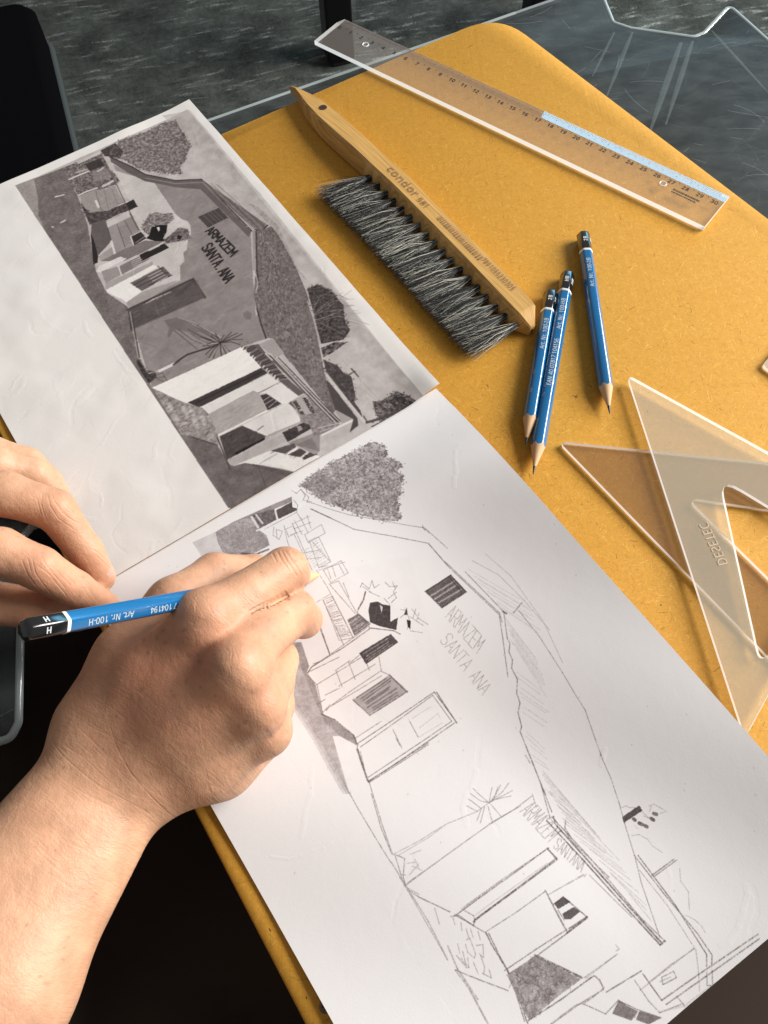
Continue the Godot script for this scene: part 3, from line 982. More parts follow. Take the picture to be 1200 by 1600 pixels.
func make_pencil(label: String, tip: Vector3, end: Vector3, roll: float, code: String, grade: String, worn: bool) -> Node3D:
	var t := thing("pencil", label, "pencil", tip, "" if grade == "H" else "blue pencils lying on the board")
	var L := tip.distance_to(end)
	t.transform = frame(end - tip, tip)
	t.transform.basis = t.transform.basis * Basis(Vector3.RIGHT, roll)
	var R := 0.00425
	var k := 0.235
	var S := 72
	var rad := func(a: float) -> float:
		var f := fposmod(a + PI / 6.0, PI / 3.0) - PI / 6.0
		var hex := R * cos(PI / 6.0) / cos(f)
		var g := maxf(0.0, 0.00042 - absf(R * 0.955 - hex))
		return minf(hex, R * 0.955) - g * g / 0.00168
	var pt := func(x: float, a: float, r: float) -> Vector3:
		return Vector3(x, r * cos(a), r * sin(a))
	var loft := func(called: String, rings: Array, m: Material) -> MeshInstance3D:
		var st := begin()
		for i in rings.size() - 1:
			for j in S:
				var j2 := (j + 1) % S
				quad(st, rings[i][j], rings[i][j2], rings[i + 1][j2], rings[i + 1][j])
		st.index()
		st.generate_normals()
		return obj(called, st.commit(), m, t)
	var ring := func(f: Callable) -> PackedVector3Array:
		var out := PackedVector3Array()
		for j in S:
			out.append(f.call(TAU * j / S))
		return out
	var blue := mat("blue_lacquer", lin(0.002, 0.125, 0.32), 0.22, 0.6)
	blue.clearcoat_enabled = true
	blue.clearcoat = 0.6
	blue.clearcoat_roughness = 0.08
	var black := mat("black_lacquer", lin(0.007, 0.007, 0.008), 0.2, 0.6)
	black.clearcoat_enabled = true
	black.clearcoat = 0.6
	black.clearcoat_roughness = 0.1
	var wood := mat("cedar", lin(0.62, 0.40, 0.22), 0.7)
	var cone0 := 0.0052 if grade != "H" else 0.0022
	var lead_r := 0.00085 * cone0 / 0.0052
	# lead, wood and lacquer meet along the scallops of the sharpened cone
	loft.call("lead", [ring.call(func(a): return pt.call(0.0, a, 0.00012)), ring.call(func(a): return pt.call(0.0012, a, 0.0004)), ring.call(func(a): return pt.call(cone0, a, lead_r))], mat("graphite", lin(0.03, 0.03, 0.034), 0.35))
	var zc := func(a: float) -> float: return cone0 + (rad.call(a) - lead_r) / k
	loft.call("sharpened_wood", [ring.call(func(a): return pt.call(cone0, a, lead_r)), ring.call(func(a): return pt.call(lerpf(cone0, zc.call(a), 0.5), a, lerpf(lead_r, rad.call(a), 0.5))), ring.call(func(a): return pt.call(zc.call(a), a, rad.call(a)))], wood)
	var cap := L - 0.0148
	loft.call("barrel", [ring.call(func(a): return pt.call(zc.call(a), a, rad.call(a))), ring.call(func(a): return pt.call(zc.call(a) + 0.0002, a, rad.call(a) + 0.00005)), ring.call(func(a): return pt.call(cap - 0.0015, a, rad.call(a) + 0.00005))], blue)
	loft.call("white_ring", [ring.call(func(a): return pt.call(cap - 0.0015, a, rad.call(a) + 0.00005)), ring.call(func(a): return pt.call(cap - 0.0014, a, rad.call(a) + 0.00012)), ring.call(func(a): return pt.call(cap, a, rad.call(a) + 0.00012))], mat("white_lacquer", lin(0.78, 0.76, 0.72), 0.3))
	loft.call("end_cap", [ring.call(func(a): return pt.call(cap, a, rad.call(a) + 0.00012)), ring.call(func(a): return pt.call(L - 0.0012, a, rad.call(a) + 0.0001)), ring.call(func(a): return pt.call(L - 0.0003, a, rad.call(a) * 0.86)), ring.call(func(a): return pt.call(L, a, rad.call(a) * 0.55)), ring.call(func(a): return pt.call(L, a, 0.00001))], black)
	# printing on one flat: it reads from the point towards the cap
	var pale := mat("silver_print", lin(0.55, 0.58, 0.58), 0.4)
	var flat := R * cos(PI / 6.0) + 0.00008
	var fx := Transform3D(Basis.IDENTITY, Vector3(0, flat, 0))
	if code != "":
		words("lettering", "EAN 40 07817 " + code, 0.0029, fx.translated(Vector3(cap - 0.054, 0, 0.0)), pale, t, false, false, 1.05)
	words("lettering", "Art. Nr. 100-" + grade, 0.0029, fx.translated(Vector3(cap - 0.019, 0, 0)), pale, t, false, false, 1.05)
	words("grade_mark", grade, 0.0032, fx.translated(Vector3(cap + 0.0075, 0.00012, 0)), pale, t, true)
	var f2 := Transform3D(Basis(Vector3.RIGHT, PI / 3), Vector3(0, flat * cos(PI / 3), flat * sin(PI / 3)))
	words("grade_mark", grade, 0.0032, f2.translated(Vector3(cap + 0.0075, 0.0001, 0.0001)), pale, t, true)
	var st := begin()
	var x := cap - 0.094
	while x > cone0 + 0.03 and x < cap - 0.074:
		var w := rng.randf_range(0.0002, 0.0007)
		quad(st, Vector3(x, flat, 0.0013), Vector3(x + w, flat, 0.0013), Vector3(x + w, flat, -0.0013), Vector3(x, flat, -0.0013))
		x += w + rng.randf_range(0.0003, 0.0006)
	if x > cap - 0.08:
		obj("bar_code", st.commit(), pale, t).set_meta("kind", "stuff")
	if worn:      # bare wood where the lacquer is chipped along two corners
		for i in 9:
			st = begin()
			var a := PI / 6.0 + PI / 3.0 * rng.randi_range(-1, 1)
			var cx := rng.randf_range(0.03, cap - 0.01)
			var ln := rng.randf_range(0.0008, 0.004)
			for j in 5:
				var a0 := a - 0.16 * rng.randf_range(0.4, 1.0)
				var a1 := a + 0.16 * rng.randf_range(0.4, 1.0)
				var x0 := cx + ln * (j / 5.0)
				var x1 := cx + ln * ((j + 1) / 5.0)
				quad(st, pt.call(x0, a0, rad.call(a0) + 0.0001), pt.call(x0, a1, rad.call(a1) + 0.0001), pt.call(x1, a1, rad.call(a1) + 0.0001), pt.call(x1, a0, rad.call(a0) + 0.0001))
			obj("chipped_lacquer", st.commit(), mat("bare_wood", lin(0.60, 0.48, 0.34), 0.7), t)
	return t

func pencils() -> void:
	make_pencil("sharp blue pencil held in the right hand above the drawing", Vector3(-0.03194, 0.7408, -0.17432), Vector3(-0.12227, 0.865, -0.10506), -1.05, "104194", "H", false)
	make_pencil("blue pencil nearest the set square, lying apart from the other two", Vector3(0.12451, 0.7442, -0.25731), Vector3(0.13065, 0.7442, -0.38886), 0.0, "", "2B", false)
	make_pencil("long blue pencil with printed digits, lying against the shorter one by the brush", Vector3(0.07851, 0.7442, -0.22235), Vector3(0.11666, 0.7442, -0.35787), 0.0, "104156", "HB", true)
	make_pencil("short chipped blue pencil touching the round end of the brush handle", Vector3(0.07675, 0.7442, -0.24013), Vector3(0.10489, 0.7442, -0.34435), 0.0, "", "2B", true)

func plate_with_hole(outer: PackedVector2Array, hole: PackedVector2Array, th: float, sheet: Material, edge: Material, parent: Node3D) -> void:
	# star-shaped round the hole's middle: cut both outlines along the same rays
	var c := Vector2.ZERO
	for v in hole:
		c += v
	c /= hole.size()
	var angles := []
	for v in outer:
		angles.append((v - c).angle())
	for v in hole:
		angles.append((v - c).angle())
	angles.sort()
	var hit := func(poly: PackedVector2Array, a: float) -> Vector2:
		var d := Vector2(cos(a), sin(a))
		var best := c
		var far := -1.0
		for i in poly.size():
			var p := poly[i] - c
			var q := poly[(i + 1) % poly.size()] - c
			var e := q - p
			var den := d.cross(e)
			if absf(den) < 1e-12:
				continue
			var s := p.cross(e) / den
			var w := p.cross(d) / den
			if s > 0 and w >= -1e-6 and w <= 1.000001 and s > far:
				far = s
				best = c + d * s
		return best
	var o := PackedVector2Array()
	var h := PackedVector2Array()
	var last := -99.0
	for a in angles:
		if a - last > 1e-5:
			o.append(hit.call(outer, a))
			h.append(hit.call(hole, a))
			last = a
	var face := begin()
	var wall := begin()
	for i in o.size():
		var j := (i + 1) % o.size()
		quad(face, Vector3(h[i].x, th, h[i].y), Vector3(h[j].x, th, h[j].y), Vector3(o[j].x, th, o[j].y), Vector3(o[i].x, th, o[i].y))
		quad(wall, Vector3(o[i].x, th, o[i].y), Vector3(o[j].x, th, o[j].y), Vector3(o[j].x, 0, o[j].y), Vector3(o[i].x, 0, o[i].y))
		quad(wall, Vector3(h[j].x, th, h[j].y), Vector3(h[i].x, th, h[i].y), Vector3(h[i].x, 0, h[i].y), Vector3(h[j].x, 0, h[j].y))
	obj("plate", face.commit(), sheet, parent)
	obj("edge", wall.commit(), edge, parent)

func set_squares() -> void:
	var edge := clear("lit_sawn_edge", lin(0.97, 0.96, 0.92), 0.95, 0.2)  # sawn edges, whitened to stand in for light piped through the plate
	edge.backlight_enabled = true
	edge.backlight = Color(1, 1, 1)
	# lower square
	var low := thing("set_square", "clear brownish set square lying under the other one, its point towards the pencils", "set square", Vector3(0.09504, 0.7404, -0.24292), "clear set squares")
	var lo: PackedVector2Array = PackedVector2Array([Vector2(0.0, 0.0), Vector2(0.14445, 0.02729), Vector2(0.11221, 0.17395)])
	var li: PackedVector2Array = PackedVector2Array([Vector2(0.06008, 0.03793), Vector2(0.12034, 0.0525), Vector2(0.10615, 0.10936)])
	plate_with_hole(rounded(lo, [0.002]), rounded(li, [0.003]), 0.0022, clear("brown_acrylic", lin(0.26, 0.14, 0.08), 0.38, 0.1), edge, low)
	# upper square, its near corner on the lower one
	var upper := thing("set_square", "clear set square with its sky reflection put in as pale haze, lying on top of the other one and touching the drawing", "set square", Vector3(0.13893, 0.7428, -0.28377), "clear set squares")
	var uo: PackedVector2Array = PackedVector2Array([Vector2(-0.00078, 0.00159), Vector2(0.10501, 0.09171), Vector2(0.01561, 0.2019)])
	var ui: PackedVector2Array = PackedVector2Array([Vector2(0.03463, 0.06881), Vector2(0.08747, 0.11691), Vector2(0.03084, 0.16867)])
	plate_with_hole(rounded(uo, [0.002]), rounded(ui, [0.006, 0.004, 0.003]), 0.0022, clear("reflection_haze_acrylic", lin(0.66, 0.66, 0.54), 0.35, 0.12), edge, upper)  # reflected sky put into the plate's colour as a pale haze
	# moulded maker's lettering, seen from the back
	var raised := mat("moulded_letters", lin(0.62, 0.50, 0.36), 0.3)
	var dir := Vector3(-0.00672, 0.0, -0.03196)
	var tx := frame(dir, Vector3.ZERO)
	tx.origin = Vector3(0.16154, 0.7452, -0.17682) - upper.position
	tx.basis.z = -tx.basis.z
	words("lettering", "DESETEC", 0.0062, tx, raised, upper)
	# third one, only its tip in view
	var tip := thing("set_square", "tip of a third clear set square poking in at the right edge", "set square", Vector3(0.21451, 0.7403, -0.28527), "clear set squares")
	var to: PackedVector2Array = PackedVector2Array([Vector2(0.0, 0.0), Vector2(0.10065, -0.09732), Vector2(0.08769, 0.10914)])
	var ti: PackedVector2Array = PackedVector2Array([Vector2(0.03453, 0.00217), Vector2(0.07982, -0.04162), Vector2(0.07399, 0.05128)])
	plate_with_hole(rounded(to, [0.003]), rounded(ti, [0.003]), 0.0022, clear("pale_acrylic", lin(0.75, 0.74, 0.70), 0.4, 0.1), edge, tip)

func person() -> void:
	var who := thing("person", "person drawing with a blue pencil, both forearms bare, in dark trousers", "person", Vector3.ZERO)
	var R := [
		[Vector3(-0.19838, 0.795, 0.04364), Vector3(-0.16521, 0.786, -0.01165), 0.036, 0.025, 0.01],
		[Vector3(-0.16521, 0.786, -0.01165), Vector3(-0.12785, 0.774, -0.07647), 0.025, 0.018, 0.01],
		[Vector3(-0.18878, 0.79, 0.05231), Vector3(-0.149, 0.78, 0.0007), 0.036, 0.024, 0.014],
		[Vector3(-0.149, 0.78, 0.0007), Vector3(-0.11475, 0.767, -0.06627), 0.024, 0.0175, 0.014],
		[Vector3(-0.12438, 0.774, -0.08353), Vector3(-0.10008, 0.79, -0.11003), 0.0175, 0.0145, 0.009],
		[Vector3(-0.10008, 0.79, -0.11003), Vector3(-0.07465, 0.808, -0.12754), 0.0145, 0.0115, 0.009],
		[Vector3(-0.11663, 0.772, -0.07961), Vector3(-0.08733, 0.79, -0.09597), 0.0175, 0.0145, 0.009],
		[Vector3(-0.08733, 0.79, -0.09597), Vector3(-0.06107, 0.808, -0.10595), 0.0145, 0.0115, 0.009],
		[Vector3(-0.11175, 0.769, -0.07473), Vector3(-0.08369, 0.781, -0.08755), 0.0165, 0.0145, 0.009],
		[Vector3(-0.08369, 0.781, -0.08755), Vector3(-0.05551, 0.794, -0.09467), 0.0145, 0.011, 0.009],
		[Vector3(-0.10909, 0.765, -0.07092), Vector3(-0.08035, 0.77, -0.07933), 0.0155, 0.014, 0.009],
		[Vector3(-0.08035, 0.77, -0.07933), Vector3(-0.05505, 0.776, -0.08978), 0.014, 0.011, 0.009],
		[Vector3(-0.10569, 0.768, -0.08912), Vector3(-0.07216, 0.784, -0.11023), 0.016, 0.014, 0.009],
		[Vector3(-0.10091, 0.762, -0.07678), Vector3(-0.07609, 0.758, -0.08156), 0.015, 0.014, 0.008],
		[Vector3(-0.07609, 0.758, -0.08156), Vector3(-0.06006, 0.756, -0.09349), 0.014, 0.0125, 0.008],
		[Vector3(-0.12698, 0.776, -0.09649), Vector3(-0.1113, 0.782, -0.12151), 0.016, 0.0145, 0.009],
		[Vector3(-0.1113, 0.782, -0.12151), Vector3(-0.09341, 0.786, -0.14374), 0.0145, 0.0115, 0.009],
		[Vector3(-0.09341, 0.786, -0.14374), Vector3(-0.07894, 0.773, -0.16247), 0.0115, 0.01, 0.005],
		[Vector3(-0.07894, 0.773, -0.16247), Vector3(-0.06323, 0.758, -0.16871), 0.01, 0.009, 0.003],
		[Vector3(-0.06323, 0.758, -0.16871), Vector3(-0.05138, 0.7505, -0.16923), 0.009, 0.007, 0.003],
		[Vector3(-0.07465, 0.808, -0.12754), Vector3(-0.05869, 0.8, -0.14071), 0.0115, 0.0105, 0.006],
		[Vector3(-0.05869, 0.8, -0.14071), Vector3(-0.04431, 0.791, -0.15495), 0.0105, 0.0101, 0.001],
		[Vector3(-0.04431, 0.791, -0.15495), Vector3(-0.04357, 0.774, -0.16115), 0.0101, 0.0084, 0.0015],
		[Vector3(-0.04357, 0.774, -0.16115), Vector3(-0.04544, 0.761, -0.16368), 0.0084, 0.007, 0.0015],
		[Vector3(-0.06107, 0.808, -0.10595), Vector3(-0.05332, 0.798, -0.12305), 0.0115, 0.0107, 0.006],
		[Vector3(-0.05332, 0.798, -0.12305), Vector3(-0.0422, 0.783, -0.13828), 0.0107, 0.0104, 0.001],
		[Vector3(-0.0422, 0.783, -0.13828), Vector3(-0.0395, 0.764, -0.14202), 0.0104, 0.0086, 0.0015],
		[Vector3(-0.0395, 0.764, -0.14202), Vector3(-0.04768, 0.75, -0.15427), 0.0086, 0.0074, 0.0015],
		[Vector3(-0.05551, 0.794, -0.09467), Vector3(-0.0515, 0.78, -0.10915), 0.011, 0.0098, 0.005],
		[Vector3(-0.0515, 0.78, -0.10915), Vector3(-0.05051, 0.768, -0.12196), 0.0098, 0.0092, 0.001],
		[Vector3(-0.0508, 0.768, -0.12256), Vector3(-0.05516, 0.754, -0.13352), 0.0093, 0.0083, 0.0015],
		[Vector3(-0.05516, 0.754, -0.13352), Vector3(-0.06639, 0.7495, -0.13886), 0.0083, 0.0074, 0.0015],
		[Vector3(-0.05505, 0.776, -0.08978), Vector3(-0.0537, 0.764, -0.10319), 0.011, 0.0093, 0.004],
		[Vector3(-0.0537, 0.764, -0.10319), Vector3(-0.05379, 0.756, -0.11321), 0.0093, 0.0088, 0.004],
		[Vector3(-0.05379, 0.756, -0.11321), Vector3(-0.06003, 0.75, -0.12284), 0.0088, 0.0076, 0.0015],
		[Vector3(-0.07336, 0.8115, -0.12669), Vector3(-0.07495, 0.8105, -0.12336), 0.0095, 0.0085, 0.005],
		[Vector3(-0.05999, 0.8125, -0.10499), Vector3(-0.06243, 0.811, -0.10304), 0.0098, 0.0086, 0.005],
		[Vector3(-0.05444, 0.7975, -0.09419), Vector3(-0.05669, 0.796, -0.09266), 0.0092, 0.0082, 0.005],
		[Vector3(-0.05459, 0.779, -0.08903), Vector3(-0.05684, 0.778, -0.08781), 0.0092, 0.0082, 0.005],
		[Vector3(-0.06234, 0.8115, -0.10288), Vector3(-0.07985, 0.8, -0.09495), 0.006, 0.0054, 0.006],
		[Vector3(-0.07985, 0.8, -0.09495), Vector3(-0.10055, 0.7855, -0.08359), 0.0054, 0.005, 0.006],
		[Vector3(-0.07472, 0.8115, -0.12298), Vector3(-0.09058, 0.799, -0.10808), 0.0055, 0.0052, 0.006],
		[Vector3(-0.09058, 0.799, -0.10808), Vector3(-0.11011, 0.7855, -0.08927), 0.0052, 0.0045, 0.006],
		[Vector3(-0.0566, 0.7965, -0.09252), Vector3(-0.07681, 0.788, -0.08426), 0.0055, 0.005, 0.006],
		[Vector3(-0.07681, 0.788, -0.08426), Vector3(-0.09892, 0.78, -0.07702), 0.005, 0.0045, 0.006],
		[Vector3(-0.0562, 0.80596, -0.12959), Vector3(-0.05457, 0.80501, -0.13103), 0.0011, 0.0011, 0.0008, true],
		[Vector3(-0.05457, 0.80501, -0.13103), Vector3(-0.05291, 0.80374, -0.13238), 0.0011, 0.0011, 0.0008, true],
		[Vector3(-0.05291, 0.80374, -0.13238), Vector3(-0.05125, 0.80243, -0.1337), 0.0011, 0.0011, 0.0008, true],
		[Vector3(-0.05125, 0.80243, -0.1337), Vector3(-0.04963, 0.80093, -0.13519), 0.0011, 0.0011, 0.0008, true],
		[Vector3(-0.04963, 0.80093, -0.13519), Vector3(-0.04803, 0.79934, -0.13672), 0.0011, 0.0011, 0.0008, true],
		[Vector3(-0.04803, 0.79934, -0.13672), Vector3(-0.04645, 0.79772, -0.13828), 0.0011, 0.0011, 0.0008, true],
		[Vector3(-0.04645, 0.79772, -0.13828), Vector3(-0.04488, 0.79606, -0.13986), 0.0011, 0.0011, 0.0008, true],
		[Vector3(-0.04488, 0.79606, -0.13986), Vector3(-0.04332, 0.79435, -0.14149), 0.0011, 0.0011, 0.0008, true]]
	var Lh := [
		[Vector3(-0.28657, 0.795, -0.16523), Vector3(-0.23251, 0.792, -0.17885), 0.03, 0.024, 0.01],
		[Vector3(-0.24128, 0.79, -0.1868), Vector3(-0.1937, 0.792, -0.2026), 0.024, 0.013, 0.01],
		[Vector3(-0.23896, 0.79, -0.17702), Vector3(-0.1903, 0.794, -0.17275), 0.024, 0.013, 0.01],
		[Vector3(-0.24989, 0.78, -0.19906), Vector3(-0.21134, 0.776, -0.22515), 0.02, 0.012, 0.01],
		[Vector3(-0.19681, 0.792, -0.20348), Vector3(-0.17374, 0.79, -0.20176), 0.0115, 0.0102, 0.003],
		[Vector3(-0.17374, 0.79, -0.20176), Vector3(-0.15344, 0.782, -0.19633), 0.0102, 0.0097, 0.003],
		[Vector3(-0.15344, 0.782, -0.19633), Vector3(-0.14313, 0.765, -0.18217), 0.0097, 0.0083, 0.002],
		[Vector3(-0.14313, 0.765, -0.18217), Vector3(-0.13927, 0.7515, -0.17449), 0.0083, 0.007, 0.002],
		[Vector3(-0.19328, 0.794, -0.17356), Vector3(-0.17105, 0.792, -0.17125), 0.0115, 0.0105, 0.003],
		[Vector3(-0.17105, 0.792, -0.17125), Vector3(-0.15527, 0.785, -0.16532), 0.0105, 0.0098, 0.003],
		[Vector3(-0.15527, 0.785, -0.16532), Vector3(-0.14459, 0.768, -0.16154), 0.0098, 0.0086, 0.002],
		[Vector3(-0.14459, 0.768, -0.16154), Vector3(-0.13885, 0.756, -0.16061), 0.0086, 0.0072, 0.002],
		[Vector3(-0.21452, 0.776, -0.22536), Vector3(-0.19117, 0.773, -0.22817), 0.011, 0.0096, 0.003],
		[Vector3(-0.19117, 0.773, -0.22817), Vector3(-0.17583, 0.762, -0.22846), 0.0096, 0.0086, 0.003],
		[Vector3(-0.17583, 0.762, -0.22846), Vector3(-0.16854, 0.752, -0.22393), 0.0086, 0.0074, 0.002],
		[Vector3(-0.22544, 0.766, -0.24063), Vector3(-0.19729, 0.764, -0.24231), 0.009, 0.0078, 0.002],
		[Vector3(-0.19729, 0.764, -0.24231), Vector3(-0.18161, 0.757, -0.2394), 0.0078, 0.0074, 0.002],
		[Vector3(-0.18161, 0.757, -0.2394), Vector3(-0.17177, 0.7495, -0.23162), 0.0074, 0.0064, 0.002],
		[Vector3(-0.22831, 0.776, -0.17316), Vector3(-0.19825, 0.766, -0.16112), 0.016, 0.011, 0.007],
		[Vector3(-0.19825, 0.766, -0.16112), Vector3(-0.16854, 0.757, -0.1581), 0.011, 0.0096, 0.003],
		[Vector3(-0.16854, 0.757, -0.1581), Vector3(-0.14935, 0.751, -0.15766), 0.0096, 0.009, 0.003],
		[Vector3(-0.14935, 0.751, -0.15766), Vector3(-0.13654, 0.7495, -0.15978), 0.009, 0.0072, 0.003]]
	var red_and_shade := [  # knuckle redness, plus shade on the hand's back put into the colour
		[Vector3(-0.07571, 0.806, -0.13002), 0.013, 0.5],
		[Vector3(-0.06244, 0.806, -0.10614), 0.013, 0.7],
		[Vector3(-0.05531, 0.792, -0.09468), 0.012, 0.5],
		[Vector3(-0.05109, 0.77, -0.09101), 0.012, 0.35],
		[Vector3(-0.04131, 0.795, -0.15571), 0.012, 0.35],
		[Vector3(-0.03311, 0.782, -0.13723), 0.012, 0.4],
		[Vector3(-0.14881, 0.792, -0.19306), 0.011, 0.4],
		[Vector3(-0.15096, 0.795, -0.16152), 0.012, 0.45],
		[Vector3(-0.13538, 0.755, -0.16839), 0.01, 0.35],
		[Vector3(-0.13732, 0.76, -0.15827), 0.009, 0.3],
		[Vector3(-0.16396, 0.76, -0.15505), 0.03, 0.6],
		[Vector3(-0.09427, 0.8, -0.12008), 0.028, 0.6],
		[Vector3(-0.10363, 0.79, -0.10484), 0.028, 0.5],
		[Vector3(-0.08044, 0.8, -0.10587), 0.02, 0.4],
		[Vector3(-0.07771, 0.775, -0.17084), 0.014, 0.3]]
	var nz := FastNoiseLite.new()
	nz.seed = 31
	nz.frequency = 60.0
	nz.fractal_octaves = 3
	var n2 := FastNoiseLite.new()
	n2.seed = 32
	n2.frequency = 260.0
	var tint := func(p: Vector3, n: Vector3) -> Color:
		var c := Color(0.57, 0.318, 0.195)
		var v := 1.0 + 0.20 * nz.get_noise_3dv(p) + 0.12 * n2.get_noise_3dv(p)
		var f := 0.0
		for s in red_and_shade:
			f += s[2] * exp(-p.distance_squared_to(s[0]) / (s[1] * s[1]))
		f = clampf(f + 0.30 * nz.get_noise_3dv(p * 0.9 + Vector3(3, 1, 2)), -0.2, 1.0)
		c = c.lerp(Color(0.52, 0.22, 0.13), f * 0.8)
		return Color(c.r * v, c.g * v, c.b * v)
	var st := begin()
	flesh_base = 0
	flesh(st, R, 0.0014, tint, Vector2(-0.36, -0.33), 0.40)
	flesh(st, Lh, 0.0016, tint, Vector2(-0.36, -0.33), 0.40)
	var skin := mat("skin", Color(1, 1, 1), 0.48, 0.4)
	skin.vertex_color_use_as_albedo = true
	skin.subsurf_scatter_enabled = true
	skin.subsurf_scatter_strength = 0.06
	var bp := Pad.new(400, 400, 3.6, 0.6, self)
	skin_relief(bp)
	skin.heightmap_enabled = true
	skin.heightmap_texture = bp.picture()
	skin.heightmap_scale = 0.085
	var ap := Pad.new(400, 400, 2.6, 1.0, self)
	for i in 900:
		var x := rng.randf() * 400
		var y := rng.randf() * 400
		ap.line([x, y, x + 0.1, y], rng.randf_range(0.4, 1.3), rng.randf_range(0.72, 0.9), 0.6, 0.3)
	freckles(ap)
	skin.albedo_texture = ap.picture()
	obj("body", st.commit(), skin, who)
	# nails
	var nail := mat("nail", lin(0.56, 0.33, 0.25), 0.25, 0.5)
	for q in [[Vector3(-0.13346, 0.75756, -0.17802), Vector3(0.24126, -0.84343, 0.48002), Vector3(0.79984, 0.5199, -0.29994), 0.0046, 0.0058]]:
		var s := begin()
		var f := frame(q[1], q[0], q[2])
		var w: float = q[3]
		var l: float = q[4]
		for i in 6:
			for j in 6:
				var c := []
				for d in [[0, 0], [0, 1], [1, 1], [1, 0]]:
					var u: float = (i + d[0]) / 6.0 * 2.0 - 1.0
					var v: float = (j + d[1]) / 6.0 * 2.0 - 1.0
					var wu := w * (1.0 - 0.25 * v * v * v * v)
					c.append(f * Vector3(v * l, -0.35 * w * u * u, u * wu))
				quad(s, c[0], c[1], c[2], c[3])
		s.generate_normals()
		obj("fingernail", s.commit(), nail, who)
	# dark trousers below the board
	st = begin()
	flesh_base = 0
	flesh(st, [
		[Vector3(-0.34062, 0.62, 0.13557), Vector3(-0.1158, 0.605, -0.18373), 0.095, 0.08, 0.04],
		[Vector3(-0.15171, 0.6, 0.19205), Vector3(0.24792, 0.59, -0.03993), 0.1, 0.085, 0.04],
		[Vector3(-0.36383, 0.64, 0.10718), Vector3(-0.12804, 0.63, 0.20058), 0.13, 0.13, 0.06],
		[Vector3(-0.32445, 0.57, -0.15038), Vector3(0.12861, 0.55, 0.05214), 0.09, 0.09, 0.06]], 0.012, func(p: Vector3, _n: Vector3) -> Color: return Color(1, 1, 1), Vector2.ZERO, 1.0)
	var cloth := mat("dark_trousers", lin(0.034, 0.023, 0.017), 0.85, 0.25)
	cloth.rim_enabled = true
	cloth.rim = 0.15
	obj("trousers", st.commit(), cloth, who)

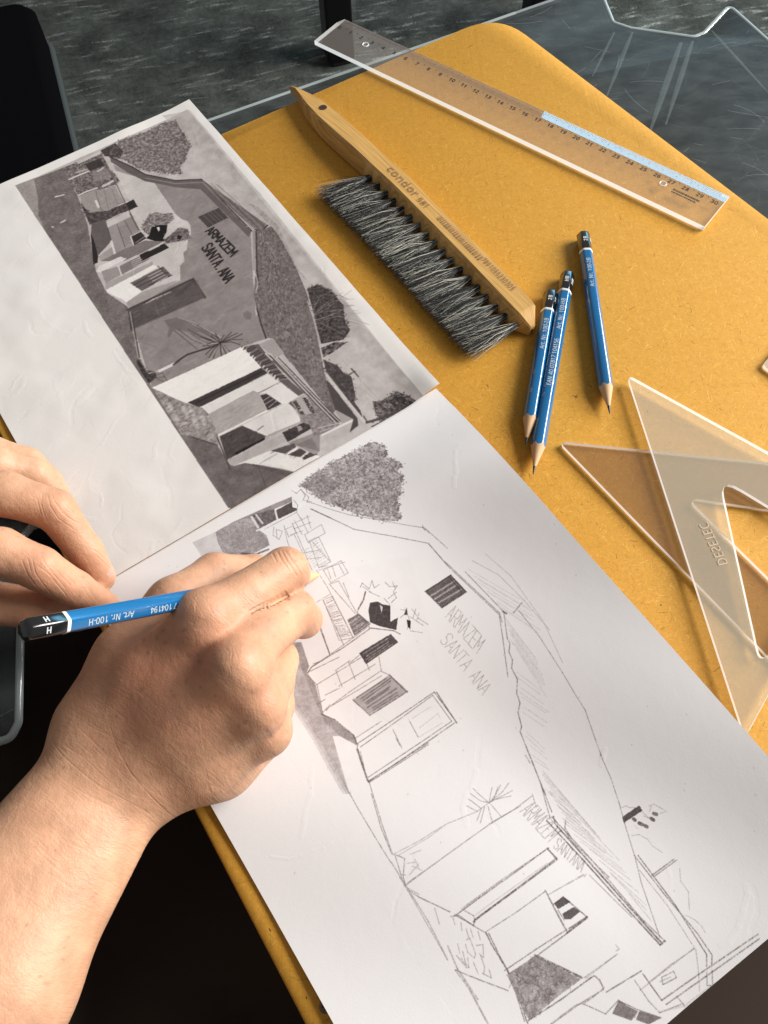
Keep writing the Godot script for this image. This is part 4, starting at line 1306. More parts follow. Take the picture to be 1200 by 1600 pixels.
func skin_relief(p: Pad) -> void:
	for i in p.px.size():
		var x := i % p.w
		var y := i / p.w
		p.px[i] += 0.16 * clump[(y & 511) * 512 + (x & 511)] + 0.10 * grain[(y & 511) * 512 + (x & 511)] + 0.25 * soft[(y & 511) * 512 + (x & 511)]
	p.line([313.3, 170.2, 315.2, 175.2, 318.5, 179.8], 0.9, 0.25, 0.55, 0.3)
	p.line([316.6, 170, 319.2, 174.6, 322.9, 179.6], 0.9, 0.25, 0.55, 0.3)
	p.line([319.2, 170.2, 322.1, 175.2, 324.3, 178.5], 0.9, 0.25, 0.55, 0.3)
	p.line([311.1, 170.9, 313.3, 176.3], 0.9, 0.25, 0.55, 0.3)
	p.line([315.1, 169.9, 317.4, 175.3, 321, 180.7], 0.9, 0.25, 0.55, 0.3)
	p.line([323.8, 185.8, 326, 190.7, 326.3, 197], 0.8, 0.3, 0.45, 0.3)
	p.line([326.8, 188.4, 328.2, 194], 0.8, 0.3, 0.45, 0.3)
	p.line([295.4, 193.8, 301, 193.8, 305.3, 197.4], 0.5, 0.42, 0.3, 0.3)
	p.line([296.9, 196.1, 301.7, 195.7, 304.6, 199.6], 0.5, 0.42, 0.3, 0.3)
	p.line([299, 198.5, 302.5, 198, 303.9, 201], 0.5, 0.42, 0.3, 0.3)
	p.line([292.9, 200.3, 298.5, 203.6, 302.6, 203.9], 0.5, 0.42, 0.3, 0.3)
	p.line([291.6, 203.2, 295.8, 206.4, 302, 206.7], 0.5, 0.42, 0.3, 0.3)
	p.line([290.3, 206, 294.6, 209.2], 0.5, 0.42, 0.3, 0.3)
	p.line([295.9, 209.3, 301.4, 209.6], 0.5, 0.42, 0.3, 0.3)
	p.line([299, 219.4, 299.7, 222.9, 299.1, 225.6], 0.5, 0.42, 0.3, 0.3)
	p.line([300.3, 220.1, 301.8, 224.4], 0.5, 0.42, 0.3, 0.3)
	p.line([281.6, 196, 285.3, 201.4, 287.6, 205.9], 0.5, 0.42, 0.3, 0.3)
	p.line([283.6, 194.6, 288.7, 200.1, 291.7, 206.1], 0.5, 0.42, 0.3, 0.3)
	p.line([301.9, 202.3, 305.4, 204, 307.5, 204.5], 0.5, 0.42, 0.3, 0.3)
	p.line([304.1, 206.8, 306.8, 206.3], 0.5, 0.42, 0.3, 0.3)
	p.line([304.8, 210.5, 308.9, 210], 0.5, 0.42, 0.3, 0.3)
	p.line([301.5, 213.9, 304.2, 213.3], 0.5, 0.42, 0.3, 0.3)
	p.line([220.2, 239.7, 223.8, 245.4, 228.3, 250.1, 233.2, 254.2, 238.1, 258.2], 0.55, 0.3, 0.4, 0.3)
	p.line([238.1, 258.2, 244.1, 262.8, 251, 266.3, 256.7, 269.3, 260.1, 271.5], 0.55, 0.3, 0.3, 0.3)
	p.line([247.5, 241.2, 250.5, 249.1, 253.8, 255.3, 255.8, 258.6, 261.8, 265.9, 267.8, 272.4], 0.55, 0.3, 0.4, 0.3)
	p.line([236.3, 241.7, 245, 249.9, 251.1, 255.7], 0.55, 0.3, 0.2, 0.3)
	p.line([227.8, 245.7, 237.4, 251.7, 246, 259.7, 250.7, 263.2], 0.55, 0.3, 0.2, 0.3)
	p.line([216.3, 243.9, 223.1, 253.1, 230.6, 259.9, 237.7, 264.6, 246.9, 269.2], 0.55, 0.3, 0.2, 0.3)
	p.line([233.3, 244.9, 240.6, 250.8, 248, 257.7], 0.55, 0.3, 0.18, 0.3)
	p.line([221.8, 243.1, 229.3, 249], 0.55, 0.3, 0.2, 0.3)
	p.line([264.9, 289.3, 269.1, 294.5, 273, 298.7], 0.35, 0.75, 0.25, 0.3)
	p.line([214.7, 261.9, 220.7, 267.5, 226.4, 272.1], 0.35, 0.4, 0.25, 0.3)
	p.line([246.4, 299.1, 249.9, 300.6, 253.4, 302.7], 0.35, 0.75, 0.25, 0.3)
	p.line([227.8, 244.8, 233.3, 249.9, 238.9, 256], 0.35, 0.4, 0.25, 0.3)
	p.line([225.4, 276.3, 228.1, 277.9, 230.4, 278.7], 0.35, 0.4, 0.25, 0.3)
	p.line([277.9, 308.3, 280.1, 309.3, 282.6, 310.9], 0.35, 0.4, 0.25, 0.3)
	p.line([258, 283.4, 259.9, 285.8, 261.8, 288], 0.35, 0.45, 0.25, 0.3)
	p.line([235.7, 253.1, 238.1, 254, 240.9, 256.1], 0.35, 0.45, 0.25, 0.3)
	p.line([279.5, 276.4, 283.2, 279.4, 287.1, 283.8], 0.35, 0.45, 0.25, 0.3)
	p.line([279, 266.8, 281.9, 269.4, 284.8, 271.4], 0.35, 0.4, 0.25, 0.3)
	p.line([238.1, 304.6, 244, 308.3, 250.1, 312.5], 0.35, 0.75, 0.25, 0.3)
	p.line([275.9, 255.8, 280.8, 257.6, 285.6, 260.8], 0.35, 0.4, 0.25, 0.3)
	p.line([266.5, 307.3, 268.5, 308.9, 270.7, 309.9], 0.35, 0.45, 0.25, 0.3)
	p.line([239.3, 252.8, 243, 256, 246.7, 260.4], 0.35, 0.75, 0.25, 0.3)
	p.line([275.4, 256, 278.4, 258.9, 281.2, 260.6], 0.35, 0.4, 0.25, 0.3)
	p.line([241.6, 276.5, 247.7, 281.3, 253.7, 284.8], 0.35, 0.75, 0.25, 0.3)
	p.line([222.5, 282.2, 225.3, 284.9, 227.8, 287.4], 0.35, 0.75, 0.25, 0.3)
	p.line([271.7, 311, 273.9, 312.8, 276.3, 313.4], 0.35, 0.75, 0.25, 0.3)
	p.line([285.8, 223.2, 291, 227.1, 296.4, 231.4], 0.35, 0.75, 0.25, 0.3)
	p.line([242.8, 223.2, 249.8, 227.1, 256.8, 230.7], 0.35, 0.4, 0.25, 0.3)
	p.line([226.2, 286.4, 232, 291.7, 237.3, 296], 0.35, 0.4, 0.25, 0.3)
	p.line([225.1, 253.8, 227, 254.6, 229, 256.7], 0.35, 0.75, 0.25, 0.3)
	p.line([283.9, 309.9, 287.1, 312.9, 290.5, 315.2], 0.35, 0.45, 0.25, 0.3)
	p.line([234.9, 263.4, 241.3, 267.4, 247.7, 270.7], 0.35, 0.75, 0.25, 0.3)
	p.line([290.9, 280.5, 294.6, 282.8, 298.7, 286], 0.35, 0.45, 0.25, 0.3)
	p.line([255, 271.5, 259.5, 274.4, 263.6, 276.3], 0.35, 0.45, 0.25, 0.3)
	p.line([270, 282.7, 275.2, 286.6, 280.3, 289.9], 0.35, 0.45, 0.25, 0.3)
	p.line([279.2, 246.4, 284.9, 252.8, 290.3, 257.6], 0.35, 0.45, 0.25, 0.3)
	p.line([266, 275.2, 267.6, 276, 269.2, 277.7], 0.35, 0.75, 0.25, 0.3)
	p.line([232.9, 246.1, 236.6, 249.4, 240.4, 253.1], 0.35, 0.45, 0.25, 0.3)
	p.line([266.5, 288.9, 271.9, 293.3, 277.2, 296.5], 0.35, 0.75, 0.25, 0.3)
	p.line([248.1, 254, 251.7, 257, 255.1, 258.1], 0.35, 0.4, 0.25, 0.3)
	p.line([282.6, 306.6, 285.6, 310, 288.8, 312.5], 0.35, 0.75, 0.25, 0.3)
	p.line([247.6, 277.3, 253.5, 282.7, 259.3, 286.7], 0.35, 0.45, 0.25, 0.3)
	p.line([265.3, 292, 269.2, 295.2, 273.1, 299.6], 0.35, 0.4, 0.25, 0.3)
	p.line([261.3, 278.7, 263.2, 280.5, 265.4, 282.9], 0.35, 0.75, 0.25, 0.3)
	p.line([215.8, 262.4, 219, 263.6, 222, 265.7], 0.35, 0.45, 0.25, 0.3)
	p.line([291.1, 267.4, 295, 270.6, 299.1, 273.9], 0.35, 0.75, 0.25, 0.3)
	p.line([263.1, 275.8, 265.2, 277.5, 267.4, 280.7], 0.35, 0.45, 0.25, 0.3)
	p.line([291.1, 300.3, 295.8, 304.9, 300.5, 309.3], 0.35, 0.4, 0.25, 0.3)
	p.line([255.9, 248.7, 258.9, 251.6, 261.7, 253.5], 0.35, 0.45, 0.25, 0.3)
	p.line([291.5, 297.2, 294.3, 300.4, 297, 303.2], 0.35, 0.45, 0.25, 0.3)
	p.line([247.8, 234, 251.2, 236.2, 254.6, 239.6], 0.35, 0.4, 0.25, 0.3)
	p.line([261.1, 253.5, 267.7, 256.4, 274.1, 260.2], 0.35, 0.75, 0.25, 0.3)
	p.line([287.1, 272.5, 289.7, 275.5, 292, 278.2], 0.35, 0.45, 0.25, 0.3)
	p.line([245.3, 240.6, 247.7, 243.6, 250.3, 246.8], 0.35, 0.4, 0.25, 0.3)
	p.line([259.4, 244.8, 265.5, 249.7, 271.8, 255.1], 0.35, 0.45, 0.25, 0.3)
	p.line([288.5, 251, 295, 254.1, 301.5, 258.7], 0.35, 0.75, 0.25, 0.3)
	p.line([262.9, 262.5, 265.3, 265.6, 268, 267.9], 0.35, 0.4, 0.25, 0.3)
	p.line([252.4, 272.6, 255, 273.9, 257.7, 276.6], 0.35, 0.45, 0.25, 0.3)
	p.line([230.9, 232.7, 237.7, 237.6, 244.7, 242.1], 0.35, 0.45, 0.25, 0.3)
	p.line([257.7, 299.2, 262.1, 303.6, 266.6, 309.1], 0.35, 0.4, 0.25, 0.3)
	p.line([237.5, 269.4, 241, 271.5, 244.3, 273.8], 0.35, 0.45, 0.25, 0.3)
	p.line([243, 282.9, 248.6, 285.5, 254.6, 289.4], 0.35, 0.75, 0.25, 0.3)
	p.line([253.3, 303.4, 258.4, 307.1, 263.7, 311.9], 0.35, 0.45, 0.25, 0.3)
	p.line([262.3, 284.6, 267.8, 289.9, 273.2, 294.2], 0.35, 0.45, 0.25, 0.3)
	p.line([252.9, 283.4, 256.9, 288, 261, 292.3], 0.35, 0.4, 0.25, 0.3)
	p.line([232, 217.1, 237.7, 222.4, 242.9, 227], 0.35, 0.45, 0.25, 0.3)
	p.line([284.9, 234.5, 288.7, 237.8, 292.5, 241.2], 0.35, 0.45, 0.25, 0.3)
	p.line([255.8, 260.4, 260.6, 263.1, 265.1, 265.3], 0.35, 0.45, 0.25, 0.3)
	p.line([280.5, 294.4, 285.5, 297.1, 290.4, 299.4], 0.35, 0.4, 0.25, 0.3)
	p.line([294.1, 287.2, 295.6, 288.4, 297.1, 290.5], 0.35, 0.75, 0.25, 0.3)
	p.line([277.6, 230.9, 282.2, 237.5, 286.6, 243.2], 0.35, 0.45, 0.25, 0.3)
	p.line([226.3, 275.7, 230.1, 278, 234, 280.1], 0.35, 0.4, 0.25, 0.3)
	p.line([259.1, 281.9, 264.3, 285.4, 269.4, 288.6], 0.35, 0.4, 0.25, 0.3)
	p.line([275.1, 301.4, 277.1, 302.6, 279.1, 304.5], 0.35, 0.75, 0.25, 0.3)
	p.line([251.4, 253.2, 255.1, 257.4, 259, 262.3], 0.35, 0.45, 0.25, 0.3)
	p.line([226.5, 277.6, 230, 281.3, 233.4, 284.9], 0.35, 0.75, 0.25, 0.3)
	p.line([225.7, 223.1, 228.2, 225.4, 230.7, 228.7], 0.35, 0.4, 0.25, 0.3)
	p.line([280.1, 300.4, 283.6, 302.5, 287, 305.3], 0.35, 0.4, 0.25, 0.3)
	p.line([263.1, 227.4, 268.3, 230.1, 273.8, 233.8], 0.35, 0.75, 0.25, 0.3)
	p.line([248.6, 256.6, 251.7, 259.7, 254.6, 264], 0.35, 0.75, 0.25, 0.3)
	p.line([218, 285.5, 220.2, 287.2, 221.9, 287.5], 0.35, 0.75, 0.25, 0.3)
	p.line([278.4, 290.7, 279.9, 292.3, 281.5, 294.2], 0.35, 0.4, 0.25, 0.3)
	p.line([225.7, 276.8, 229.2, 278.9, 232.7, 281.2], 0.35, 0.75, 0.25, 0.3)
	p.line([271.8, 294.2, 274.6, 296.8, 277.4, 299.8], 0.35, 0.45, 0.25, 0.3)
	p.line([277.5, 262.3, 283.1, 267, 288.3, 271.1], 0.35, 0.75, 0.25, 0.3)
	p.line([226.7, 235.1, 228.8, 235.8, 231.1, 237.5], 0.35, 0.4, 0.25, 0.3)
	p.line([220.9, 299.5, 224.1, 301.9, 227.5, 305.8], 0.35, 0.45, 0.25, 0.3)
	p.line([241.4, 304.3, 247.3, 308.1, 253.1, 312], 0.35, 0.4, 0.25, 0.3)
	p.line([221.1, 232.4, 224.9, 235.8, 228.6, 238.1], 0.35, 0.4, 0.25, 0.3)
	p.line([254.6, 229.5, 259.5, 235.1, 264.6, 240.1], 0.35, 0.4, 0.25, 0.3)
	p.line([247.7, 221.1, 254.3, 226.9, 260.7, 231], 0.35, 0.75, 0.25, 0.3)
	p.line([214.1, 261.1, 220.4, 265.1, 226.6, 268.1], 0.35, 0.45, 0.25, 0.3)
	p.line([238.2, 281.9, 243.7, 284.7, 248.9, 288.2], 0.35, 0.4, 0.25, 0.3)
	p.line([260.6, 281.5, 264.1, 286.1, 267.6, 289.7], 0.35, 0.75, 0.25, 0.3)
	p.line([237.9, 263.4, 240.5, 266.2, 243.2, 268.5], 0.35, 0.4, 0.25, 0.3)
	p.line([273.8, 237.3, 276.8, 239, 279.7, 240.5], 0.35, 0.75, 0.25, 0.3)
	p.line([289.9, 220.7, 291.6, 222.5, 293.3, 224.7], 0.35, 0.4, 0.25, 0.3)
	p.line([219.8, 295.1, 225, 299.8, 230.3, 303.3], 0.35, 0.75, 0.25, 0.3)
	p.line([223.5, 300.6, 226.5, 303.3, 229.6, 307.2], 0.35, 0.4, 0.25, 0.3)
	p.line([265, 267.5, 270.7, 270.9, 276.6, 273.6], 0.35, 0.45, 0.25, 0.3)
	p.line([232.9, 222.4, 234.3, 223.6, 235.9, 226.1], 0.35, 0.75, 0.25, 0.3)
	p.line([262.6, 237.7, 264.9, 240.9, 267.1, 243.4], 0.35, 0.4, 0.25, 0.3)
	p.line([259.8, 304.2, 263.4, 307.6, 266.8, 311.4], 0.35, 0.4, 0.25, 0.3)
	p.line([247.3, 253.5, 250.7, 256.9, 253.8, 260.1], 0.35, 0.4, 0.25, 0.3)
	p.line([273.9, 304.2, 276.6, 306.8, 279.6, 308.4], 0.35, 0.4, 0.25, 0.3)
	p.line([254.8, 232.5, 258.5, 235.9, 261.9, 240], 0.35, 0.45, 0.25, 0.3)
	p.line([234.3, 230.3, 236.5, 231.2, 238.8, 233.2], 0.35, 0.45, 0.25, 0.3)
	p.line([291.7, 284, 294.3, 285.8, 297, 288.5], 0.35, 0.75, 0.25, 0.3)
	p.line([226.6, 245.5, 230.5, 247.5, 234.3, 249.7], 0.35, 0.45, 0.25, 0.3)
	p.line([246.2, 290.6, 247.8, 292.2, 249.4, 292.8], 0.35, 0.4, 0.25, 0.3)
	p.line([259, 262.1, 264, 267.4, 269, 271.3], 0.35, 0.75, 0.25, 0.3)
	p.line([215.7, 258.2, 217.8, 260.3, 219.5, 262.1], 0.35, 0.45, 0.25, 0.3)
	p.line([213.8, 233.1, 216.8, 235.6, 219.5, 238.4], 0.35, 0.4, 0.25, 0.3)
	p.line([258.7, 288.7, 260.6, 290.4, 262.3, 290.7], 0.35, 0.45, 0.25, 0.3)
	p.line([246.1, 243.8, 252.9, 247.5, 259.9, 251.2], 0.35, 0.4, 0.25, 0.3)
	p.line([240.6, 250.6, 242.3, 252.5, 243.7, 253.3], 0.35, 0.75, 0.25, 0.3)
	p.line([291.7, 247.3, 295.7, 250.6, 299.6, 255.1], 0.35, 0.45, 0.25, 0.3)
	p.line([275, 231.5, 277.6, 234.6, 280.1, 237.9], 0.35, 0.45, 0.25, 0.3)
	p.line([221.2, 221.2, 226.7, 224.7, 232.4, 228], 0.35, 0.45, 0.25, 0.3)
	p.line([258.2, 229, 263.8, 232.7, 269.6, 238.1], 0.35, 0.4, 0.25, 0.3)
	p.line([216.6, 272.1, 219.8, 275.6, 223.3, 279.3], 0.35, 0.4, 0.25, 0.3)
	p.line([232.6, 294.4, 235.5, 297, 238.4, 298.9], 0.35, 0.4, 0.25, 0.3)
	p.line([245.3, 293.9, 250.4, 298.9, 255.1, 302.6], 0.35, 0.4, 0.25, 0.3)
	p.line([262.3, 258.3, 264.2, 260.4, 266.2, 262.7], 0.35, 0.4, 0.25, 0.3)
	p.line([219.2, 255.7, 224.8, 260, 230.5, 263], 0.35, 0.45, 0.25, 0.3)
	p.line([251.4, 264.3, 255.8, 266.3, 260.3, 269.2], 0.35, 0.75, 0.25, 0.3)
	p.line([213.7, 265.9, 218.6, 268.6, 223.6, 271.7], 0.35, 0.45, 0.25, 0.3)
	p.line([268.5, 277.9, 272.4, 280.9, 276, 283.9], 0.35, 0.75, 0.25, 0.3)
	p.line([249.5, 308.6, 253.7, 313.5, 257.6, 317.7], 0.35, 0.75, 0.25, 0.3)
	p.line([213.2, 230.9, 216.2, 233.8, 219.5, 238.4], 0.35, 0.75, 0.25, 0.3)
	p.line([227.1, 245.5, 228.9, 247.4, 230.4, 248.8], 0.35, 0.75, 0.25, 0.3)
	p.line([250.3, 307.6, 251.6, 308.7, 253, 310.3], 0.35, 0.4, 0.25, 0.3)
	p.line([274.8, 283.6, 279.5, 289.1, 284.1, 294.4], 0.35, 0.75, 0.25, 0.3)
	p.line([262.4, 273.3, 266.5, 275, 270.7, 277.8], 0.35, 0.45, 0.25, 0.3)
	p.line([291.8, 273.3, 295.6, 274.9, 299.2, 277], 0.35, 0.4, 0.25, 0.3)
	p.line([273.7, 270.8, 276.1, 272.6, 278.2, 275.1], 0.35, 0.45, 0.25, 0.3)
	p.line([224, 282.6, 227.8, 285.8, 231.5, 289.6], 0.35, 0.4, 0.25, 0.3)
	p.line([227.9, 247.4, 230.8, 250.6, 233.6, 252.5], 0.35, 0.4, 0.25, 0.3)
	p.line([218.1, 257.1, 220.4, 259.5, 222.7, 261.3], 0.35, 0.75, 0.25, 0.3)
	p.line([281.8, 301.8, 286.6, 305.1, 291, 308.6], 0.35, 0.75, 0.25, 0.3)
	p.line([259.3, 243.2, 263.4, 246, 267.4, 247.8], 0.35, 0.45, 0.25, 0.3)
	p.line([222.4, 219.6, 224.5, 221.6, 226.9, 223.4], 0.35, 0.4, 0.25, 0.3)
	p.line([246.5, 250.4, 248.2, 252, 250.2, 254.4], 0.35, 0.4, 0.25, 0.3)
	p.line([217.7, 263.7, 222.2, 268.8, 226.9, 274.3], 0.35, 0.45, 0.25, 0.3)
	p.line([267.7, 305, 270, 307.5, 272.3, 309.1], 0.35, 0.45, 0.25, 0.3)
	p.line([278.4, 219.8, 283.9, 222.9, 289.1, 226.4], 0.35, 0.45, 0.25, 0.3)
	p.line([259.8, 229.3, 264.7, 234.9, 269.5, 239.4], 0.35, 0.4, 0.25, 0.3)
	p.line([273, 305.1, 278.3, 310.3, 283.4, 314.2], 0.35, 0.4, 0.25, 0.3)
	p.line([245.4, 294.4, 247.9, 295.6, 250.3, 297.7], 0.35, 0.75, 0.25, 0.3)
	p.line([293.5, 292.8, 295.5, 295.2, 297.5, 297.7], 0.35, 0.4, 0.25, 0.3)
	p.line([223.6, 274.4, 226.7, 277.1, 229.8, 280.1], 0.35, 0.45, 0.25, 0.3)
	p.line([287.5, 227.4, 292.2, 232.2, 296.8, 237.5], 0.35, 0.4, 0.25, 0.3)
	p.line([280.7, 311.7, 285.8, 314.3, 290.9, 317.5], 0.35, 0.4, 0.25, 0.3)
	p.line([236.4, 266.2, 240.7, 270.5, 245.1, 274.8], 0.35, 0.45, 0.25, 0.3)
	p.line([249.9, 305.4, 251.6, 306.4, 253.4, 308], 0.35, 0.4, 0.25, 0.3)
	p.line([237.2, 286, 238.9, 288.2, 240.8, 290.1], 0.35, 0.45, 0.25, 0.3)
	p.line([292.6, 273.1, 295.2, 275.6, 297.7, 279.2], 0.35, 0.45, 0.25, 0.3)
	p.line([218, 224.8, 224.6, 229.2, 230.8, 232.5], 0.35, 0.4, 0.25, 0.3)
	p.line([232.7, 262.1, 236.2, 264.2, 239.6, 267.6], 0.35, 0.4, 0.25, 0.3)
	p.line([231.9, 292.8, 233.6, 294.6, 235.1, 295.2], 0.35, 0.75, 0.25, 0.3)
	p.line([290.8, 285.8, 294.8, 287.9, 299, 290.2], 0.35, 0.75, 0.25, 0.3)
	p.line([248.9, 275.5, 254.3, 280.4, 259.6, 284.9], 0.35, 0.4, 0.25, 0.3)
	p.line([229.5, 258.5, 234.1, 263.6, 238.4, 267.7], 0.35, 0.45, 0.25, 0.3)
	p.line([286.4, 257.6, 291.8, 263.8, 297, 269], 0.35, 0.4, 0.25, 0.3)
	p.line([234.1, 236.3, 240.5, 239.8, 246.9, 243.5], 0.35, 0.45, 0.25, 0.3)
	p.line([244.9, 245, 249.1, 248, 253.2, 250.5], 0.35, 0.4, 0.25, 0.3)
	p.line([276.4, 291.3, 278.2, 292.2, 279.8, 294.4], 0.35, 0.45, 0.25, 0.3)
	p.line([283.1, 239.9, 284.5, 242, 286.1, 243.2], 0.35, 0.75, 0.25, 0.3)
	p.line([249.8, 264, 251.7, 265.6, 253.9, 266.9], 0.35, 0.4, 0.25, 0.3)
	p.line([227, 259.1, 229.6, 261.4, 232.2, 264.3], 0.35, 0.4, 0.25, 0.3)
	p.line([225.5, 267.3, 231.1, 272.2, 237, 277.9], 0.35, 0.4, 0.25, 0.3)
	p.line([220.2, 256, 222.9, 258.9, 225.5, 261.7], 0.35, 0.45, 0.25, 0.3)
	p.line([290, 244.7, 294.5, 247.7, 299, 250.8], 0.35, 0.75, 0.25, 0.3)
	p.line([241.5, 241.4, 246.9, 243.8, 252.4, 247.4], 0.35, 0.4, 0.25, 0.3)
	p.line([246.9, 267.2, 250.7, 270.6, 254.6, 275.1], 0.35, 0.75, 0.25, 0.3)
	p.line([234.2, 283.3, 239.4, 288.4, 244.3, 293.2], 0.35, 0.45, 0.25, 0.3)
	p.line([250.7, 281, 256.7, 285.2, 262.7, 289.2], 0.35, 0.75, 0.25, 0.3)
	p.line([260.9, 276.1, 264.3, 279.1, 267.7, 280.9], 0.35, 0.75, 0.25, 0.3)
	p.line([286.5, 227.9, 289.8, 231.5, 293.1, 235.2], 0.35, 0.45, 0.25, 0.3)
	p.line([221.1, 266.6, 226.6, 270.5, 232.4, 274.6], 0.35, 0.45, 0.25, 0.3)
	p.line([241.2, 266, 246, 268.6, 250.5, 271.5], 0.35, 0.4, 0.25, 0.3)
	p.line([270.5, 231, 276.6, 235.6, 282.8, 240.4], 0.35, 0.45, 0.25, 0.3)
	p.line([249, 232.7, 251.5, 233.4, 253.8, 235.9], 0.35, 0.45, 0.25, 0.3)
	p.line([245.5, 278.3, 248.4, 280.6, 251.2, 281.9], 0.35, 0.45, 0.25, 0.3)
	p.line([288.2, 298.6, 291.9, 302.3, 295.8, 305.1], 0.35, 0.45, 0.25, 0.3)
	p.line([254.5, 219.3, 256, 221, 257.8, 223], 0.35, 0.75, 0.25, 0.3)
	p.line([217.3, 273.3, 219.3, 275.3, 221.2, 276.8], 0.35, 0.75, 0.25, 0.3)
	p.line([260, 270.8, 264.3, 275.3, 268.5, 279.1], 0.35, 0.75, 0.25, 0.3)
	p.line([214.8, 222.7, 218.5, 227, 222.3, 229.9], 0.35, 0.75, 0.25, 0.3)
	p.line([282.9, 308.2, 287.3, 311, 291.9, 314.2], 0.35, 0.45, 0.25, 0.3)
	p.line([231.7, 246.8, 233.2, 248.4, 234.6, 250], 0.35, 0.45, 0.25, 0.3)
	p.line([247.5, 233.7, 250.4, 236.5, 253.4, 237.7], 0.35, 0.4, 0.25, 0.3)
	p.line([246.7, 233.1, 253, 238.7, 258.9, 244.7], 0.35, 0.75, 0.25, 0.3)
	p.line([263.2, 236.4, 265.5, 238.6, 268, 240.3], 0.35, 0.45, 0.25, 0.3)
	p.line([287.8, 254.5, 289.7, 255.8, 291.2, 256.9], 0.35, 0.75, 0.25, 0.3)
	p.line([259.4, 302.4, 263, 305.6, 266.6, 308.8], 0.35, 0.45, 0.25, 0.3)
	p.line([279.4, 249.2, 281.7, 250.3, 283.9, 252], 0.35, 0.75, 0.25, 0.3)
	p.line([235.7, 277.8, 239.4, 281.5, 243.1, 286.3], 0.35, 0.4, 0.25, 0.3)
	p.line([236.1, 227.7, 240.3, 232.5, 244.4, 236.9], 0.35, 0.4, 0.25, 0.3)
	p.line([275.8, 272.2, 278.4, 274.4, 280.7, 275.7], 0.35, 0.4, 0.25, 0.3)
	p.line([244.5, 250.6, 246.7, 252.2, 249.1, 253.1], 0.35, 0.45, 0.25, 0.3)
	p.line([293.4, 260.7, 295.5, 261.3, 297.5, 263.2], 0.35, 0.4, 0.25, 0.3)
	p.line([278.8, 303.2, 283, 305.1, 286.9, 307.5], 0.35, 0.4, 0.25, 0.3)
	p.line([250.8, 305.2, 254.5, 308.7, 258, 311.4], 0.35, 0.45, 0.25, 0.3)
	p.line([290, 307.7, 293.6, 310.2, 297.5, 311.9], 0.35, 0.4, 0.25, 0.3)
	p.line([259.7, 228.2, 264.3, 232.5, 268.5, 237], 0.35, 0.4, 0.25, 0.3)
	p.line([235.4, 270.7, 241.7, 275.1, 247.9, 280.1], 0.35, 0.75, 0.25, 0.3)
	p.line([291, 234, 296, 236.7, 301.1, 240.6], 0.35, 0.75, 0.25, 0.3)
	p.line([252.7, 232.4, 254.4, 234.3, 255.9, 236.3], 0.35, 0.45, 0.25, 0.3)
	p.line([259.9, 293.8, 264.4, 296.2, 269, 299.6], 0.35, 0.75, 0.25, 0.3)
	p.line([233.3, 263.4, 238.3, 267, 243.3, 271.8], 0.35, 0.4, 0.25, 0.3)
	p.line([253.5, 306.2, 258.6, 309.5, 263.4, 313.4], 0.35, 0.4, 0.25, 0.3)
	p.line([221.5, 225.5, 225.2, 229.5, 229, 232.4], 0.35, 0.4, 0.25, 0.3)
	p.line([277.8, 266.7, 280.2, 269.8, 282.3, 272.3], 0.35, 0.75, 0.25, 0.3)
	p.line([219.9, 285.1, 221.8, 286.6, 223.8, 288.7], 0.35, 0.75, 0.25, 0.3)
	p.line([254.6, 297.3, 260, 301.6, 265.1, 305.7], 0.35, 0.75, 0.25, 0.3)
	p.line([243.5, 299.6, 245.6, 301, 247.7, 302.7], 0.35, 0.4, 0.25, 0.3)
	p.line([233.2, 236.8, 240.4, 240.6, 247.2, 244.3], 0.35, 0.4, 0.25, 0.3)
	p.line([241.6, 297.5, 246.3, 301.3, 250.7, 304.1], 0.35, 0.75, 0.25, 0.3)
	p.line([253.7, 303.4, 257.6, 306.2, 261.6, 308.6], 0.35, 0.4, 0.25, 0.3)
	p.line([225.7, 265.1, 227.2, 266.9, 228.6, 267.9], 0.35, 0.45, 0.25, 0.3)
	p.line([216.8, 268.3, 221.1, 270.4, 225.5, 273], 0.35, 0.4, 0.25, 0.3)
	p.line([280.7, 243.9, 285.8, 248.5, 290.6, 253.6], 0.35, 0.75, 0.25, 0.3)
	p.line([283.3, 281.7, 289.3, 285.3, 295.3, 289.3], 0.35, 0.4, 0.25, 0.3)
	p.line([273.1, 268.4, 276.8, 271.5, 280.4, 273.6], 0.35, 0.45, 0.25, 0.3)
	p.line([258.3, 271.9, 263, 277.2, 267.7, 281.6], 0.35, 0.45, 0.25, 0.3)
	p.line([251.7, 218.3, 255.5, 221, 259.2, 224.7], 0.35, 0.4, 0.25, 0.3)
	p.line([221, 261.5, 224.2, 264.8, 227.6, 268.1], 0.35, 0.75, 0.25, 0.3)
	p.line([222.2, 289.3, 226.8, 293.2, 231.4, 297], 0.35, 0.75, 0.25, 0.3)
	p.line([264.2, 287, 269.1, 290.9, 274.1, 295.9], 0.35, 0.45, 0.25, 0.3)
	p.line([292, 240.9, 293.8, 241.5, 295.7, 243.7], 0.35, 0.45, 0.25, 0.3)
	p.line([283.2, 237.3, 287.2, 238.8, 291, 241.6], 0.35, 0.4, 0.25, 0.3)
	p.line([271.2, 257.8, 273.1, 260.6, 275, 262.4], 0.35, 0.75, 0.25, 0.3)
	p.line([223.7, 229.9, 230.6, 234.8, 237.2, 238.1], 0.35, 0.45, 0.25, 0.3)
	p.line([252.1, 290.9, 256.1, 295.4, 259.8, 299.1], 0.35, 0.4, 0.25, 0.3)
	p.line([285.1, 305.2, 290, 309, 294.9, 312.4], 0.35, 0.75, 0.25, 0.3)
	p.line([260.6, 296.3, 264.9, 299.8, 269.1, 304.4], 0.35, 0.75, 0.25, 0.3)
	p.line([235, 282.4, 240.6, 285.7, 246.3, 289], 0.35, 0.4, 0.25, 0.3)
